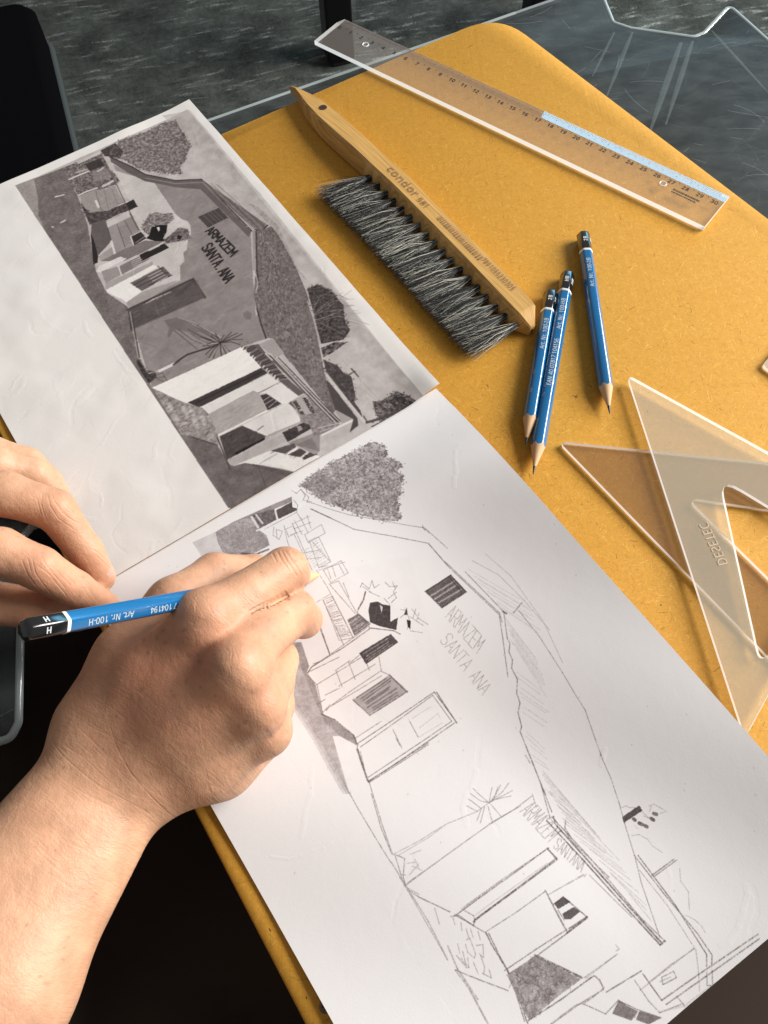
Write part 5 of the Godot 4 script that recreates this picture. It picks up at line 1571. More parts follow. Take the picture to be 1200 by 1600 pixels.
	p.line([238.4, 227, 243.2, 230, 248.1, 234.2], 0.35, 0.45, 0.25, 0.3)
	p.line([228.1, 269.8, 232.2, 274.8, 236.1, 279], 0.35, 0.75, 0.25, 0.3)
	p.line([260.7, 307.2, 266, 311.4, 271.4, 314.2], 0.35, 0.4, 0.25, 0.3)
	p.line([251.3, 254.7, 257.1, 260, 262.6, 265.9], 0.35, 0.45, 0.25, 0.3)
	p.line([235.2, 272.6, 241.2, 277.4, 247.2, 280.8], 0.35, 0.45, 0.25, 0.3)
	p.line([225.9, 258.8, 229.1, 261.9, 232.3, 265.5], 0.35, 0.45, 0.25, 0.3)
	p.line([221.9, 266.6, 227.1, 270.3, 232.4, 274.8], 0.35, 0.75, 0.25, 0.3)
	p.line([257.9, 228.1, 263.2, 231.9, 268.5, 236.4], 0.35, 0.4, 0.25, 0.3)
	p.line([239.7, 282.5, 241.8, 283.5, 244, 285.7], 0.35, 0.75, 0.25, 0.3)
	p.line([284.2, 285, 286, 287, 287.7, 288], 0.35, 0.4, 0.25, 0.3)
	p.line([245.6, 233, 248.7, 234.8, 251.6, 238.1], 0.35, 0.75, 0.25, 0.3)
	p.line([257.6, 300.8, 262.6, 304.3, 267.5, 308.9], 0.35, 0.45, 0.25, 0.3)
	p.line([232, 226.7, 235, 229.5, 237.8, 233.7], 0.35, 0.45, 0.25, 0.3)
	p.line([282.8, 255.2, 284.9, 257.3, 287, 258.4], 0.35, 0.45, 0.25, 0.3)
	p.line([241.3, 283.2, 244.3, 285.9, 247.3, 289.7], 0.35, 0.4, 0.25, 0.3)
	p.line([284.1, 251, 287.1, 254.7, 290, 258.1], 0.35, 0.75, 0.25, 0.3)
	p.line([256.6, 297.6, 260.7, 300.9, 264.8, 303.8], 0.35, 0.75, 0.25, 0.3)
	p.line([274.2, 306, 276.4, 307, 278.6, 308.2], 0.35, 0.4, 0.25, 0.3)
	p.line([236.3, 253.6, 240.5, 256.9, 245, 261], 0.35, 0.45, 0.25, 0.3)
	p.line([222.1, 247, 226.5, 251.1, 230.8, 254.6], 0.35, 0.4, 0.25, 0.3)
	p.line([212.8, 224.2, 218.1, 228, 223, 231.2], 0.35, 0.4, 0.25, 0.3)
	p.line([246.2, 247.6, 251.1, 252.4, 256, 255.7], 0.35, 0.75, 0.25, 0.3)
	p.line([283.4, 298.8, 286.9, 302.1, 290.4, 306.4], 0.35, 0.45, 0.25, 0.3)
	p.line([294.5, 300, 296.2, 301, 298.2, 302.9], 0.35, 0.45, 0.25, 0.3)
	p.line([290.7, 307.3, 293.2, 310.8, 295.6, 312.9], 0.35, 0.4, 0.25, 0.3)
	p.line([227.9, 292.3, 232.1, 294.8, 236.4, 297.9], 0.35, 0.45, 0.25, 0.3)
	p.line([216, 281.7, 219.4, 283, 222.7, 285.5], 0.35, 0.75, 0.25, 0.3)
	p.line([251.4, 230.2, 255.3, 232, 259, 235.1], 0.35, 0.45, 0.25, 0.3)
	p.line([232.6, 266, 237.1, 269.8, 241.2, 272.7], 0.35, 0.75, 0.25, 0.3)
	p.line([236, 251.1, 241, 254.6, 246.1, 256.9], 0.35, 0.4, 0.25, 0.3)
	p.line([223.2, 219.9, 227.7, 223.4, 232.2, 225.6], 0.35, 0.45, 0.25, 0.3)
	p.line([275.1, 241.8, 279.3, 243.6, 283.6, 246.4], 0.35, 0.4, 0.25, 0.3)
	p.line([224, 283, 225.8, 285, 227.5, 286.9], 0.35, 0.75, 0.25, 0.3)
	p.line([263.1, 304.3, 266.4, 306.5, 269.4, 308.6], 0.35, 0.45, 0.25, 0.3)
	p.line([236.6, 256.1, 239, 259.2, 241, 261.3], 0.35, 0.45, 0.25, 0.3)
	p.line([248.5, 241.3, 250.3, 243.5, 251.9, 244.9], 0.35, 0.75, 0.25, 0.3)
	p.line([232.4, 280.9, 234.3, 282.6, 236.4, 283.9], 0.35, 0.4, 0.25, 0.3)
	p.line([246.4, 230.2, 248.6, 231.3, 250.9, 233.1], 0.35, 0.75, 0.25, 0.3)
	p.line([255.1, 296.9, 259.7, 300.4, 264.1, 304.6], 0.35, 0.45, 0.25, 0.3)
	p.line([239.2, 244.4, 241.5, 247.1, 243.8, 249.5], 0.35, 0.45, 0.25, 0.3)
	p.line([218.8, 216.9, 223.7, 219.4, 229, 223.5], 0.35, 0.45, 0.25, 0.3)
	p.line([216.8, 240.1, 220, 242.8, 223.6, 246.4], 0.35, 0.75, 0.25, 0.3)
	p.line([227, 288.9, 229.5, 290.8, 231.6, 292.5], 0.35, 0.75, 0.25, 0.3)
	p.line([259.1, 240.9, 263, 243.4, 266.8, 246.5], 0.35, 0.75, 0.25, 0.3)
	p.line([227.7, 262.6, 232.3, 265.5, 236.8, 267.7], 0.35, 0.45, 0.25, 0.3)
	p.line([262.1, 306.2, 268.5, 308.7, 275.1, 312.5], 0.35, 0.4, 0.25, 0.3)
	p.line([263.1, 281.6, 266.2, 283.6, 269.2, 285.6], 0.35, 0.75, 0.25, 0.3)
	p.line([260.8, 252.2, 263.3, 254.6, 265.7, 256.5], 0.35, 0.75, 0.25, 0.3)
	p.line([226.2, 303.1, 227.8, 304.1, 229.4, 305.4], 0.35, 0.4, 0.25, 0.3)
	p.line([231.4, 285.3, 233.7, 287.4, 236.2, 290.3], 0.35, 0.75, 0.25, 0.3)
	p.line([243.3, 284, 248.2, 286.1, 253.1, 288.9], 0.35, 0.45, 0.25, 0.3)
	p.line([277.5, 257.1, 283.5, 260.2, 289.2, 263.7], 0.35, 0.4, 0.25, 0.3)
	p.line([249.2, 301.2, 254, 306, 258.8, 311.9], 0.35, 0.45, 0.25, 0.3)
	p.line([259.1, 223.1, 262.8, 226.5, 266.8, 230.5], 0.35, 0.75, 0.25, 0.3)
	p.line([226.3, 259.3, 231.3, 263.5, 236.5, 268.6], 0.35, 0.45, 0.25, 0.3)
	p.line([271.3, 286.9, 276.4, 290.1, 281.4, 293.1], 0.35, 0.75, 0.25, 0.3)
	p.line([264.8, 247.4, 271.3, 252.3, 277.5, 257.1], 0.35, 0.75, 0.25, 0.3)
	p.line([230.5, 293.4, 234.3, 296.5, 237.9, 299.1], 0.35, 0.4, 0.25, 0.3)
	p.line([292.4, 252.7, 296.1, 256.9, 300.1, 262.6], 0.35, 0.45, 0.25, 0.3)
	p.line([266, 271.4, 270.3, 275.7, 274.6, 281.1], 0.35, 0.45, 0.25, 0.3)
	p.line([270.4, 284.1, 272.9, 284.9, 275.2, 286.9], 0.35, 0.4, 0.25, 0.3)
	p.line([280.6, 263.2, 283.4, 263.9, 286, 266.2], 0.35, 0.45, 0.25, 0.3)
	p.line([257.2, 282.5, 261, 286.8, 264.7, 290.4], 0.35, 0.4, 0.25, 0.3)
	p.line([252.8, 266.6, 257.4, 269.7, 261.7, 274], 0.35, 0.75, 0.25, 0.3)
	p.line([238.7, 266.3, 240.7, 268.1, 242.5, 268.7], 0.35, 0.45, 0.25, 0.3)
	p.line([290.5, 243.4, 295.3, 246.8, 299.8, 251.3], 0.35, 0.45, 0.25, 0.3)
	p.line([285.3, 266.7, 288.4, 268.8, 291.8, 271.1], 0.35, 0.4, 0.25, 0.3)
	p.line([241.3, 292.4, 243.9, 293.6, 246.7, 295.8], 0.35, 0.45, 0.25, 0.3)
	p.line([277.4, 310.9, 279.1, 312, 281.1, 313.8], 0.35, 0.75, 0.25, 0.3)
	p.line([253.5, 245.2, 255.5, 246.8, 257.5, 249.5], 0.35, 0.45, 0.25, 0.3)
	p.line([233.4, 231.8, 240.1, 235.9, 246.9, 240.4], 0.35, 0.4, 0.25, 0.3)
	p.line([221.2, 300, 225, 301.5, 229.2, 303.7], 0.35, 0.75, 0.25, 0.3)
	p.line([272.2, 289.2, 277.9, 291.8, 283.9, 295], 0.35, 0.45, 0.25, 0.3)
	p.line([226.6, 285.5, 231.4, 289.1, 235.9, 291.6], 0.35, 0.45, 0.25, 0.3)
	p.line([234.8, 260.2, 241.7, 263.8, 248.6, 267.3], 0.35, 0.75, 0.25, 0.3)
	p.line([289.3, 266.9, 291.9, 269.2, 294.5, 272.2], 0.35, 0.45, 0.25, 0.3)
	p.line([222.7, 273.1, 227.4, 276.4, 232.1, 280.2], 0.35, 0.4, 0.25, 0.3)
	p.line([268.3, 283.3, 272.4, 285.8, 276.3, 289], 0.35, 0.4, 0.25, 0.3)
	p.line([216.4, 275.9, 219.3, 279.1, 222.2, 282.5], 0.35, 0.75, 0.25, 0.3)
	p.line([229.8, 248.2, 234.3, 251.5, 238.4, 253.7], 0.35, 0.45, 0.25, 0.3)
	p.line([230.8, 243.7, 234.7, 248.5, 238.3, 252.7], 0.35, 0.75, 0.25, 0.3)
	p.line([249.3, 282.3, 253.4, 284.1, 257.6, 286.6], 0.35, 0.4, 0.25, 0.3)
	p.line([250.2, 296.6, 254.8, 298.9, 259.3, 302], 0.35, 0.4, 0.25, 0.3)
	p.line([275.2, 261.7, 277.4, 265, 279.3, 266.8], 0.35, 0.75, 0.25, 0.3)
	p.line([254.9, 292.4, 256.8, 294.7, 258.4, 296.4], 0.35, 0.45, 0.25, 0.3)
	p.line([221.8, 262.5, 223.9, 264.3, 225.8, 265.6], 0.35, 0.45, 0.25, 0.3)
	p.line([282.6, 306.4, 287.7, 308.8, 292.8, 311.7], 0.35, 0.75, 0.25, 0.3)
	p.line([241.1, 248.3, 244.8, 251.8, 248.6, 255.8], 0.35, 0.4, 0.25, 0.3)
	p.line([281.1, 257.6, 284.3, 260.5, 287.4, 263.6], 0.35, 0.4, 0.25, 0.3)
	p.line([263, 290.1, 269.3, 293.8, 275.8, 296.4], 0.35, 0.4, 0.25, 0.3)
	p.line([277.9, 304.2, 281.2, 307.2, 284.4, 309.3], 0.35, 0.75, 0.25, 0.3)
	p.line([270.9, 261.5, 273.5, 262.6, 276.1, 264.7], 0.35, 0.4, 0.25, 0.3)
	p.line([241.7, 249.1, 244.7, 250.6, 247.7, 252.5], 0.35, 0.45, 0.25, 0.3)
	p.line([250.1, 235.4, 254.7, 240.6, 259.6, 247.1], 0.35, 0.45, 0.25, 0.3)
	p.line([235.1, 226, 238.4, 229.7, 241.8, 234.4], 0.35, 0.4, 0.25, 0.3)
	p.line([262, 267.8, 265.5, 271.1, 269, 274.4], 0.35, 0.45, 0.25, 0.3)
	p.line([250.8, 292.9, 256.3, 297.6, 261.8, 302.1], 0.35, 0.75, 0.25, 0.3)
	p.line([258.2, 229.2, 263.6, 234, 268.9, 238.3], 0.35, 0.75, 0.25, 0.3)
	p.line([237, 243, 238.9, 244.1, 241.1, 245], 0.35, 0.45, 0.25, 0.3)
	p.line([289.8, 285.8, 295.8, 289.3, 301.8, 292.6], 0.35, 0.75, 0.25, 0.3)
	p.line([291.9, 239.1, 295.7, 242.7, 299.7, 246.7], 0.35, 0.4, 0.25, 0.3)
	p.line([263.7, 286.5, 265.5, 288.2, 267.4, 290.3], 0.35, 0.75, 0.25, 0.3)
	p.line([244.6, 262.5, 249.9, 265.2, 255.1, 269.6], 0.35, 0.45, 0.25, 0.3)
	p.line([265.8, 265.1, 269.8, 268.5, 273.6, 272.3], 0.35, 0.4, 0.25, 0.3)
	p.line([275.1, 228, 277.3, 230, 279.5, 231.5], 0.35, 0.4, 0.25, 0.3)
	p.line([284, 310.8, 287.6, 313.3, 291, 316], 0.35, 0.45, 0.25, 0.3)
	p.line([240.5, 280.6, 242.8, 283.8, 245.2, 285.5], 0.35, 0.75, 0.25, 0.3)
	p.line([261.6, 238.4, 267.2, 244.2, 272.7, 249.8], 0.35, 0.75, 0.25, 0.3)
	p.line([215.3, 244.4, 219.9, 247.9, 224.6, 252.2], 0.35, 0.4, 0.25, 0.3)
	p.line([240.7, 230.9, 246.6, 234.9, 252.4, 238.4], 0.35, 0.75, 0.25, 0.3)
	p.line([221.9, 287.5, 224.1, 288.8, 226, 290.7], 0.35, 0.75, 0.25, 0.3)
	p.line([291.5, 243.5, 296.6, 247.6, 301.6, 251.4], 0.35, 0.45, 0.25, 0.3)
	p.line([217.1, 230.4, 221.5, 233.8, 225.8, 236.7], 0.35, 0.45, 0.25, 0.3)
	p.line([209.4, 229.9, 215, 234.5, 221, 240.3], 0.35, 0.4, 0.25, 0.3)
	p.line([239.7, 221.1, 242.3, 223.5, 244.9, 225.2], 0.35, 0.75, 0.25, 0.3)
	p.line([251.2, 259.7, 253.4, 262, 255.7, 264.6], 0.35, 0.75, 0.25, 0.3)
	p.line([289.3, 232.6, 293.2, 238.1, 297.2, 242.7], 0.35, 0.75, 0.25, 0.3)
	p.line([282.5, 239.3, 288, 244.8, 293, 248.7], 0.35, 0.45, 0.25, 0.3)
	p.line([243.2, 301.3, 246.7, 302.8, 250.5, 305], 0.35, 0.4, 0.25, 0.3)
	p.line([225.2, 282.2, 226.8, 283.4, 228.5, 285.6], 0.35, 0.4, 0.25, 0.3)
	p.line([286.6, 305.5, 289.5, 308.3, 292.3, 311.4], 0.35, 0.75, 0.25, 0.3)
	p.line([247.1, 308.5, 249, 311.2, 251.1, 312.8], 0.35, 0.75, 0.25, 0.3)
	p.line([232.9, 220.5, 236.2, 223.9, 239.6, 227.9], 0.35, 0.75, 0.25, 0.3)
	p.line([235, 230, 240.3, 232.7, 245.6, 235.7], 0.35, 0.4, 0.25, 0.3)
	p.line([209.8, 215.9, 213.9, 218.3, 217.7, 221], 0.35, 0.4, 0.25, 0.3)
	p.line([245.7, 225.8, 252.2, 230.2, 258.6, 233.8], 0.35, 0.4, 0.25, 0.3)
	p.line([277.2, 275.3, 281.4, 279.5, 285.5, 282.6], 0.35, 0.4, 0.25, 0.3)
	p.line([279.5, 266.1, 284, 271.4, 288.7, 276.9], 0.35, 0.4, 0.25, 0.3)
	p.line([264.6, 298.9, 269.4, 301.8, 273.9, 305.5], 0.35, 0.4, 0.25, 0.3)
	p.line([270.1, 265.3, 273.1, 267.9, 275.9, 269.5], 0.35, 0.45, 0.25, 0.3)
	p.line([258.5, 242.4, 260.8, 245.3, 262.7, 247.2], 0.35, 0.4, 0.25, 0.3)
	p.line([271.4, 257.5, 274.6, 260.7, 278.1, 264.3], 0.35, 0.75, 0.25, 0.3)
	p.line([247.6, 219.4, 249.1, 221.7, 250.5, 222.6], 0.35, 0.4, 0.25, 0.3)
	p.line([229.2, 302.2, 232, 303.6, 234.9, 305.9], 0.35, 0.45, 0.25, 0.3)
	p.line([230.8, 237.2, 235.8, 241.6, 240.3, 245.5], 0.35, 0.45, 0.25, 0.3)
	p.line([227, 259.3, 229.5, 260.7, 232.2, 262.6], 0.35, 0.4, 0.25, 0.3)
	p.line([292.9, 308, 295.6, 312, 298.5, 315.1], 0.35, 0.4, 0.25, 0.3)
	p.line([288.2, 309.5, 290.4, 311.1, 292.3, 311.9], 0.35, 0.45, 0.25, 0.3)
	p.line([238, 297.6, 242.9, 302.4, 247.5, 308.1], 0.35, 0.45, 0.25, 0.3)
	p.line([274.6, 243, 277.4, 245.2, 279.7, 246.1], 0.35, 0.75, 0.25, 0.3)
	p.line([246.3, 300.4, 250.8, 303.1, 255.7, 307.2], 0.35, 0.45, 0.25, 0.3)
	p.line([237.7, 240.2, 239.5, 242.9, 241.3, 244.5], 0.35, 0.75, 0.25, 0.3)
	p.line([286.9, 308.1, 290.9, 312, 294.8, 315.6], 0.35, 0.45, 0.25, 0.3)
	p.line([276.6, 264.7, 279.6, 268.5, 282.6, 272.3], 0.35, 0.75, 0.25, 0.3)
	p.line([273.2, 297.4, 276.5, 300.6, 280.1, 304.8], 0.35, 0.45, 0.25, 0.3)
	p.line([294.8, 308.3, 296.4, 309.1, 298.4, 310.2], 0.35, 0.45, 0.25, 0.3)
	p.line([256.3, 244.3, 258.4, 245.2, 260.7, 247.1], 0.35, 0.4, 0.25, 0.3)
	p.line([290, 228.3, 292.1, 229.3, 294, 231.5], 0.35, 0.75, 0.25, 0.3)
	p.line([267.9, 301.1, 272, 304.8, 276.3, 308.9], 0.35, 0.45, 0.25, 0.3)
	p.line([219.8, 244.9, 226.3, 249.6, 232.9, 254.9], 0.35, 0.75, 0.25, 0.3)
	p.line([285.4, 233.2, 291.9, 238.5, 298, 243], 0.35, 0.75, 0.25, 0.3)
	p.line([231.8, 254.4, 235.8, 258.1, 239.6, 260.3], 0.35, 0.75, 0.25, 0.3)
	p.line([226, 283.1, 228.2, 284.6, 230, 285.6], 0.35, 0.4, 0.25, 0.3)
	p.line([269.3, 279.8, 273.1, 284, 276.5, 287.8], 0.35, 0.4, 0.25, 0.3)
	p.line([258.6, 272.4, 261, 274.5, 263.1, 276.2], 0.35, 0.4, 0.25, 0.3)
	p.line([214.1, 264.7, 216.2, 265.6, 218.2, 267.6], 0.35, 0.75, 0.25, 0.3)
	p.line([244, 218.6, 246.8, 220.5, 249.6, 221.7], 0.35, 0.45, 0.25, 0.3)
	p.line([283.3, 257, 287.3, 260.6, 291, 263.8], 0.35, 0.4, 0.25, 0.3)
	p.line([261.5, 237.1, 267, 242.1, 272.3, 248], 0.35, 0.45, 0.25, 0.3)
	p.line([252.2, 262.7, 255.2, 265, 258.1, 266.2], 0.35, 0.4, 0.25, 0.3)
	p.line([281.4, 237.4, 286.5, 241.4, 291.4, 246.8], 0.35, 0.45, 0.25, 0.3)
	p.line([291.2, 241.4, 296.3, 246, 301, 249.1], 0.35, 0.75, 0.25, 0.3)
	p.line([264.6, 292, 266.1, 293, 267.4, 294.6], 0.35, 0.4, 0.25, 0.3)
	p.line([286.5, 288.4, 290.3, 290.4, 293.8, 293.3], 0.35, 0.75, 0.25, 0.3)
	p.line([272.4, 310.4, 276.9, 314.5, 281.1, 318.5], 0.35, 0.75, 0.25, 0.3)
	p.line([267.4, 254.3, 270.9, 258, 274.4, 260.9], 0.35, 0.45, 0.25, 0.3)
	p.line([272.8, 305.9, 275.3, 307.6, 277.5, 308.5], 0.35, 0.45, 0.25, 0.3)
	p.line([281.6, 242.6, 286.6, 248.8, 291.4, 254.4], 0.35, 0.45, 0.25, 0.3)
	p.line([247.8, 266.1, 251, 268.4, 254.5, 271.3], 0.35, 0.45, 0.25, 0.3)
	p.line([219.8, 308.6, 225.5, 311.7, 231.2, 313.9], 0.35, 0.45, 0.25, 0.3)
	p.line([244.4, 300.7, 250.9, 304.1, 257.2, 307.3], 0.35, 0.45, 0.25, 0.3)
	p.line([226.3, 225.3, 230.5, 229.8, 234.8, 233], 0.35, 0.45, 0.25, 0.3)
	p.line([236.2, 292.5, 239.9, 295, 243.5, 296.7], 0.35, 0.75, 0.25, 0.3)
	p.line([283.9, 305.2, 286.1, 306.6, 288.4, 308.9], 0.35, 0.45, 0.25, 0.3)
	p.line([264.3, 261.4, 270.3, 264.6, 276.3, 268.3], 0.35, 0.75, 0.25, 0.3)
	p.line([267.8, 245.7, 272.5, 249.8, 276.8, 254.1], 0.35, 0.75, 0.25, 0.3)
	p.line([212, 229.5, 217.1, 234.3, 222, 238], 0.35, 0.4, 0.25, 0.3)
	p.line([211.3, 247.2, 213.1, 249.1, 215.3, 251.7], 0.35, 0.4, 0.25, 0.3)
	p.line([239.2, 256.5, 242.1, 259.7, 244.5, 261.3], 0.35, 0.4, 0.25, 0.3)
	p.line([256.9, 281.3, 260.7, 285.9, 264.6, 289.5], 0.35, 0.75, 0.25, 0.3)
	p.line([241.2, 302.8, 246.7, 307.2, 251.9, 312.2], 0.35, 0.75, 0.25, 0.3)
	p.line([243.7, 299.2, 246.9, 302.2, 250, 304.8], 0.35, 0.75, 0.25, 0.3)
	p.line([254.5, 306.5, 259.6, 310.4, 264.6, 314.5], 0.35, 0.4, 0.25, 0.3)
	p.line([231.4, 304.7, 237.7, 307.2, 243.8, 310.7], 0.35, 0.75, 0.25, 0.3)
	p.line([214.9, 217.8, 218.2, 220.7, 221.4, 224.2], 0.35, 0.75, 0.25, 0.3)
	p.line([236.4, 274.6, 239.5, 278.3, 242.3, 281], 0.35, 0.45, 0.25, 0.3)
	p.line([269.6, 229.1, 271.9, 231.6, 274.4, 234.1], 0.35, 0.75, 0.25, 0.3)
	p.line([210.4, 236.8, 215.4, 239.5, 220.5, 242.6], 0.35, 0.75, 0.25, 0.3)
	p.line([274.9, 273.3, 279.2, 279.2, 283.4, 283.8], 0.35, 0.4, 0.25, 0.3)
	p.line([252.9, 309.6, 254.8, 312.1, 256.3, 313.4], 0.35, 0.45, 0.25, 0.3)
	p.line([206.7, 131.7, 208.1, 136.7, 210.8, 141, 215.5, 143.4], 0.55, 0.3, 0.4, 0.3)
	p.line([208.1, 130.9, 210.5, 135.2, 214.3, 139.6, 218.1, 140.7], 0.55, 0.3, 0.4, 0.3)
	p.line([204.4, 130.7, 204.4, 136.5, 205.9, 142.4], 0.55, 0.3, 0.4, 0.3)
	p.line([211, 131.1, 214.5, 135.5, 218.6, 139.1], 0.55, 0.3, 0.4, 0.3)
	p.line([209.3, 134.3, 212.7, 138.7, 216.6, 140.6], 0.55, 0.3, 0.4, 0.3)
	p.line([202.6, 133.9, 203.8, 139.8], 0.55, 0.3, 0.4, 0.3)
	p.line([201.5, 165.7, 203.3, 171.2, 206.8, 176.3], 0.55, 0.3, 0.4, 0.3)
	p.line([205.5, 164.8, 206.7, 170.6, 209.4, 175.3], 0.55, 0.3, 0.4, 0.3)
	p.line([208.3, 162.3, 210.3, 166.3, 215.3, 172.7], 0.55, 0.3, 0.4, 0.3)
	p.line([211.2, 162.5, 212.4, 166.4, 217.2, 171.3], 0.55, 0.3, 0.4, 0.3)
	p.line([207.7, 167.6, 211.5, 170.2, 214.9, 174.9], 0.55, 0.3, 0.4, 0.3)
	p.line([203.8, 165.1, 204.8, 169.7], 0.55, 0.3, 0.4, 0.3)
	p.line([214.1, 163.4, 216, 167.4, 218.9, 170.6], 0.55, 0.3, 0.4, 0.3)
	p.line([221.4, 170.9, 222.4, 173.4], 0.7, 0.3, 0.4, 0.3)
	p.line([222.8, 170.2, 224.2, 172.7], 0.7, 0.3, 0.4, 0.3)
	p.line([222.8, 149.9, 226.8, 151.8], 0.7, 0.3, 0.4, 0.3)
	p.line([223.9, 152.4, 227, 153.9], 0.7, 0.3, 0.4, 0.3)
	p.line([303.8, 200.4, 305.4, 199, 307.1, 197.6, 308.7, 196.3, 310.4, 194.8, 312, 193.3, 313.6, 191.7, 315.1, 190.1, 316.7, 188.5], 1.6, 0.1, 0.8, 0)

func freckles(p: Pad) -> void:
	p.line([267.318, 210.726, 266.809, 210.122], 1.23751, 0.725657, 0.4, 0.3)
	p.line([270.543, 212.793, 271.393, 212.935], 1.64191, 0.77371, 0.4, 0.3)
	p.line([263.911, 206.467, 263.908, 207.379], 0.925034, 0.733839, 0.4, 0.3)
	p.line([266.446, 209.327, 267.158, 209.505], 1.58201, 0.84926, 0.4, 0.3)
	p.line([280.58, 218.163, 281.124, 218.383], 1.55139, 0.779826, 0.4, 0.3)
	p.line([285.327, 221.592, 284.765, 221.242], 1.72473, 0.778976, 0.4, 0.3)
	p.line([261.577, 228.768, 260.641, 229.051], 1.79363, 0.793904, 0.4, 0.3)
	p.line([275.166, 233.362, 275.15, 233.273], 1.4307, 0.792232, 0.4, 0.3)
	p.line([279.856, 228.018, 279.833, 228.825], 1.68681, 0.817327, 0.4, 0.3)
	p.line([257.61, 211.501, 258.061, 211.938], 0.997401, 0.773585, 0.4, 0.3)
	p.line([260.75, 208.992, 260.283, 208.402], 1.75001, 0.734636, 0.4, 0.3)
	p.line([263.022, 215.022, 263.652, 215.69], 1.20471, 0.703676, 0.4, 0.3)
	p.line([280.146, 210.131, 279.501, 210.422], 1.50935, 0.753228, 0.4, 0.3)
	p.line([265.433, 219.917, 265.632, 219.243], 1.45783, 0.81726, 0.4, 0.3)
	p.line([301.621, 243.599, 302.186, 243.725], 1.37349, 0.700311, 0.4, 0.3)
	p.line([244.309, 300.486, 243.842, 300.299], 0.872402, 0.711023, 0.4, 0.3)
	p.line([233.306, 328.744, 234.221, 329.111], 1.36241, 0.803418, 0.4, 0.3)

func print_photo(p: Pad) -> void:
	p.fill([7.2, 132.1, 8, 5.9, 302.2, 12, 296, 134.5], 0.76, 0.03, 0, 0.1, 1, 0)
	p.fill([2.3, 22.6, 9.7, 5, 118.9, 6.3, 302.2, 12, 253.5, 26.4, 213.4, 18.1, 123.7, 9.1], 0.74, 0.03, 0, 0.16, 0.6, 0)
	p.fill([7, 132.4, 9.5, 98.3, 24.8, 100.9, 40.1, 103, 48.4, 104.5, 66.3, 108.4, 105.5, 120.9, 123, 122.7, 138, 117.3, 144.7, 117.7, 152.8, 120.3, 159.7, 121.6, 180.2, 129, 199.3, 131.8, 204.3, 132.4, 224.7, 120.9, 244.2, 115.3, 258.2, 120.4, 273.3, 122.2, 276.8, 113.7, 297.7, 95.2, 297.3, 133.2, 296, 134.5], 0.47, 0.16, 0.1, 0.12, 1, 0)
	p.fill([7, 132.4, 8.2, 119.7, 24.8, 124.3, 40.1, 130.5, 55.6, 132.9], 0.62, 0.1, 0.08, 0.1, 1, 0)
	p.line([31.5, 114.9, 33, 109.6], 1, 0.95, 0.9, 0)
	p.line([54.8, 121.6, 54.7, 118.2], 0.9, 0.95, 0.9, 0)
	p.line([54.9, 127.5, 55.7, 127.1], 0.8, 0.95, 0.9, 0)
	weather(p, [7, 132.4, 9.5, 98.3, 24.8, 100.9, 40.1, 103, 48.4, 104.5, 66.3, 108.4, 105.5, 120.9, 123, 122.7, 138, 117.3, 144.7, 117.7, 152.8, 120.3, 159.7, 121.6, 180.2, 129, 199.3, 131.8, 7.2, 132.1], 1500, Vector2(0.2, 0.5), 1.6, 0.45, 0.3, 0.6)
	p.fill([13.3, 63.4, 8.4, 57.9, 9.6, 48.9, 10.7, 36.6, 9.2, 26.1, 11.8, 17.6, 23.6, 18.9, 30.9, 19.5, 41.1, 21.4, 44.3, 25.8, 50.2, 29.7, 54.5, 35.9, 61.1, 38.7, 52.8, 48.5, 40.9, 58.1, 27.8, 62.6, 15.5, 69.2], 0.5, 0.12, 0.55, 0.1, 1, 0)
	p.fill([9.3, 72.5, 8.6, 61.1, 19.5, 60.1, 23.4, 65.2, 15.7, 72.4], 0.28, 0.12, 0.2, 0.04, 1, 0)
	leaves(p, [13.3, 63.4, 8.4, 57.9, 9.6, 48.9, 10.7, 36.6, 9.2, 26.1, 11.8, 17.6, 23.6, 18.9, 30.9, 19.5, 41.1, 21.4, 44.3, 25.8, 50.2, 29.7, 54.5, 35.9, 61.1, 38.7, 52.8, 48.5, 40.9, 58.1, 27.8, 62.6, 15.5, 69.2], 1500, 0.9, 0.26, 0.66)
	p.fill([9.5, 98.3, 11.6, 72.8, 31.1, 75.1, 42.9, 72.3, 45, 79.5, 40.5, 102.4, 24.8, 100.9], 0.45, 0.16, 0.5, 0.1, 1, 0)
	leaves(p, [9.5, 98.3, 11.6, 72.8, 31.1, 75.1, 42.9, 72.3, 45, 79.5, 40.5, 102.4, 24.8, 100.9], 400, 0.8, 0.18, 0.8)
	p.fill([15.6, 86.4, 15.9, 75.6, 24.1, 76.4, 22.8, 86.7], 0.25, 0.08, 0, 0.04, 1, 0)
	p.line([21.9, 100.8, 22.4, 87.2], 1.4, 0.9, 0.9, 0)
	p.line([11.2, 89, 11.2, 74.2], 2.2, 0.84, 0.9, 0)
	p.line([18.8, 94, 20.2, 87.7], 1.6, 0.75, 0.9, 0)
	p.fill([23.7, 85.5, 28.5, 75.4, 37.4, 76.6, 35.4, 89.5], 0.55, 0.1, 0.25, 0.04, 1, 0)
	p.line([39.6, 102, 39.3, 96.6, 40.3, 89.4], 1.2, 0.92, 0.9, 0)
	p.line([41.4, 85.4, 41.2, 81.5, 40.6, 78.1], 2, 0.85, 0.9, 0)
	p.line([26.2, 82, 25.5, 77.9], 1.6, 0.8, 0.9, 0)
	p.fill([40.4, 100.9, 41.2, 91.4, 44.9, 86.3, 45.4, 78.9, 64, 81.1, 63.2, 92, 62.1, 96.7, 62.9, 106.8, 51.9, 106.2], 0.63, 0.06, 0.1, 0.04, 1, 0)
	p.line([42.5, 91.3, 60.4, 95.9], 0.5, 0.45, 0.9, 0)
	p.line([45.4, 86.5, 62.3, 91.6], 0.4, 0.5, 0.9, 0)
	p.line([46.9, 81.9, 62.5, 84.9], 0.4, 0.5, 0.9, 0)
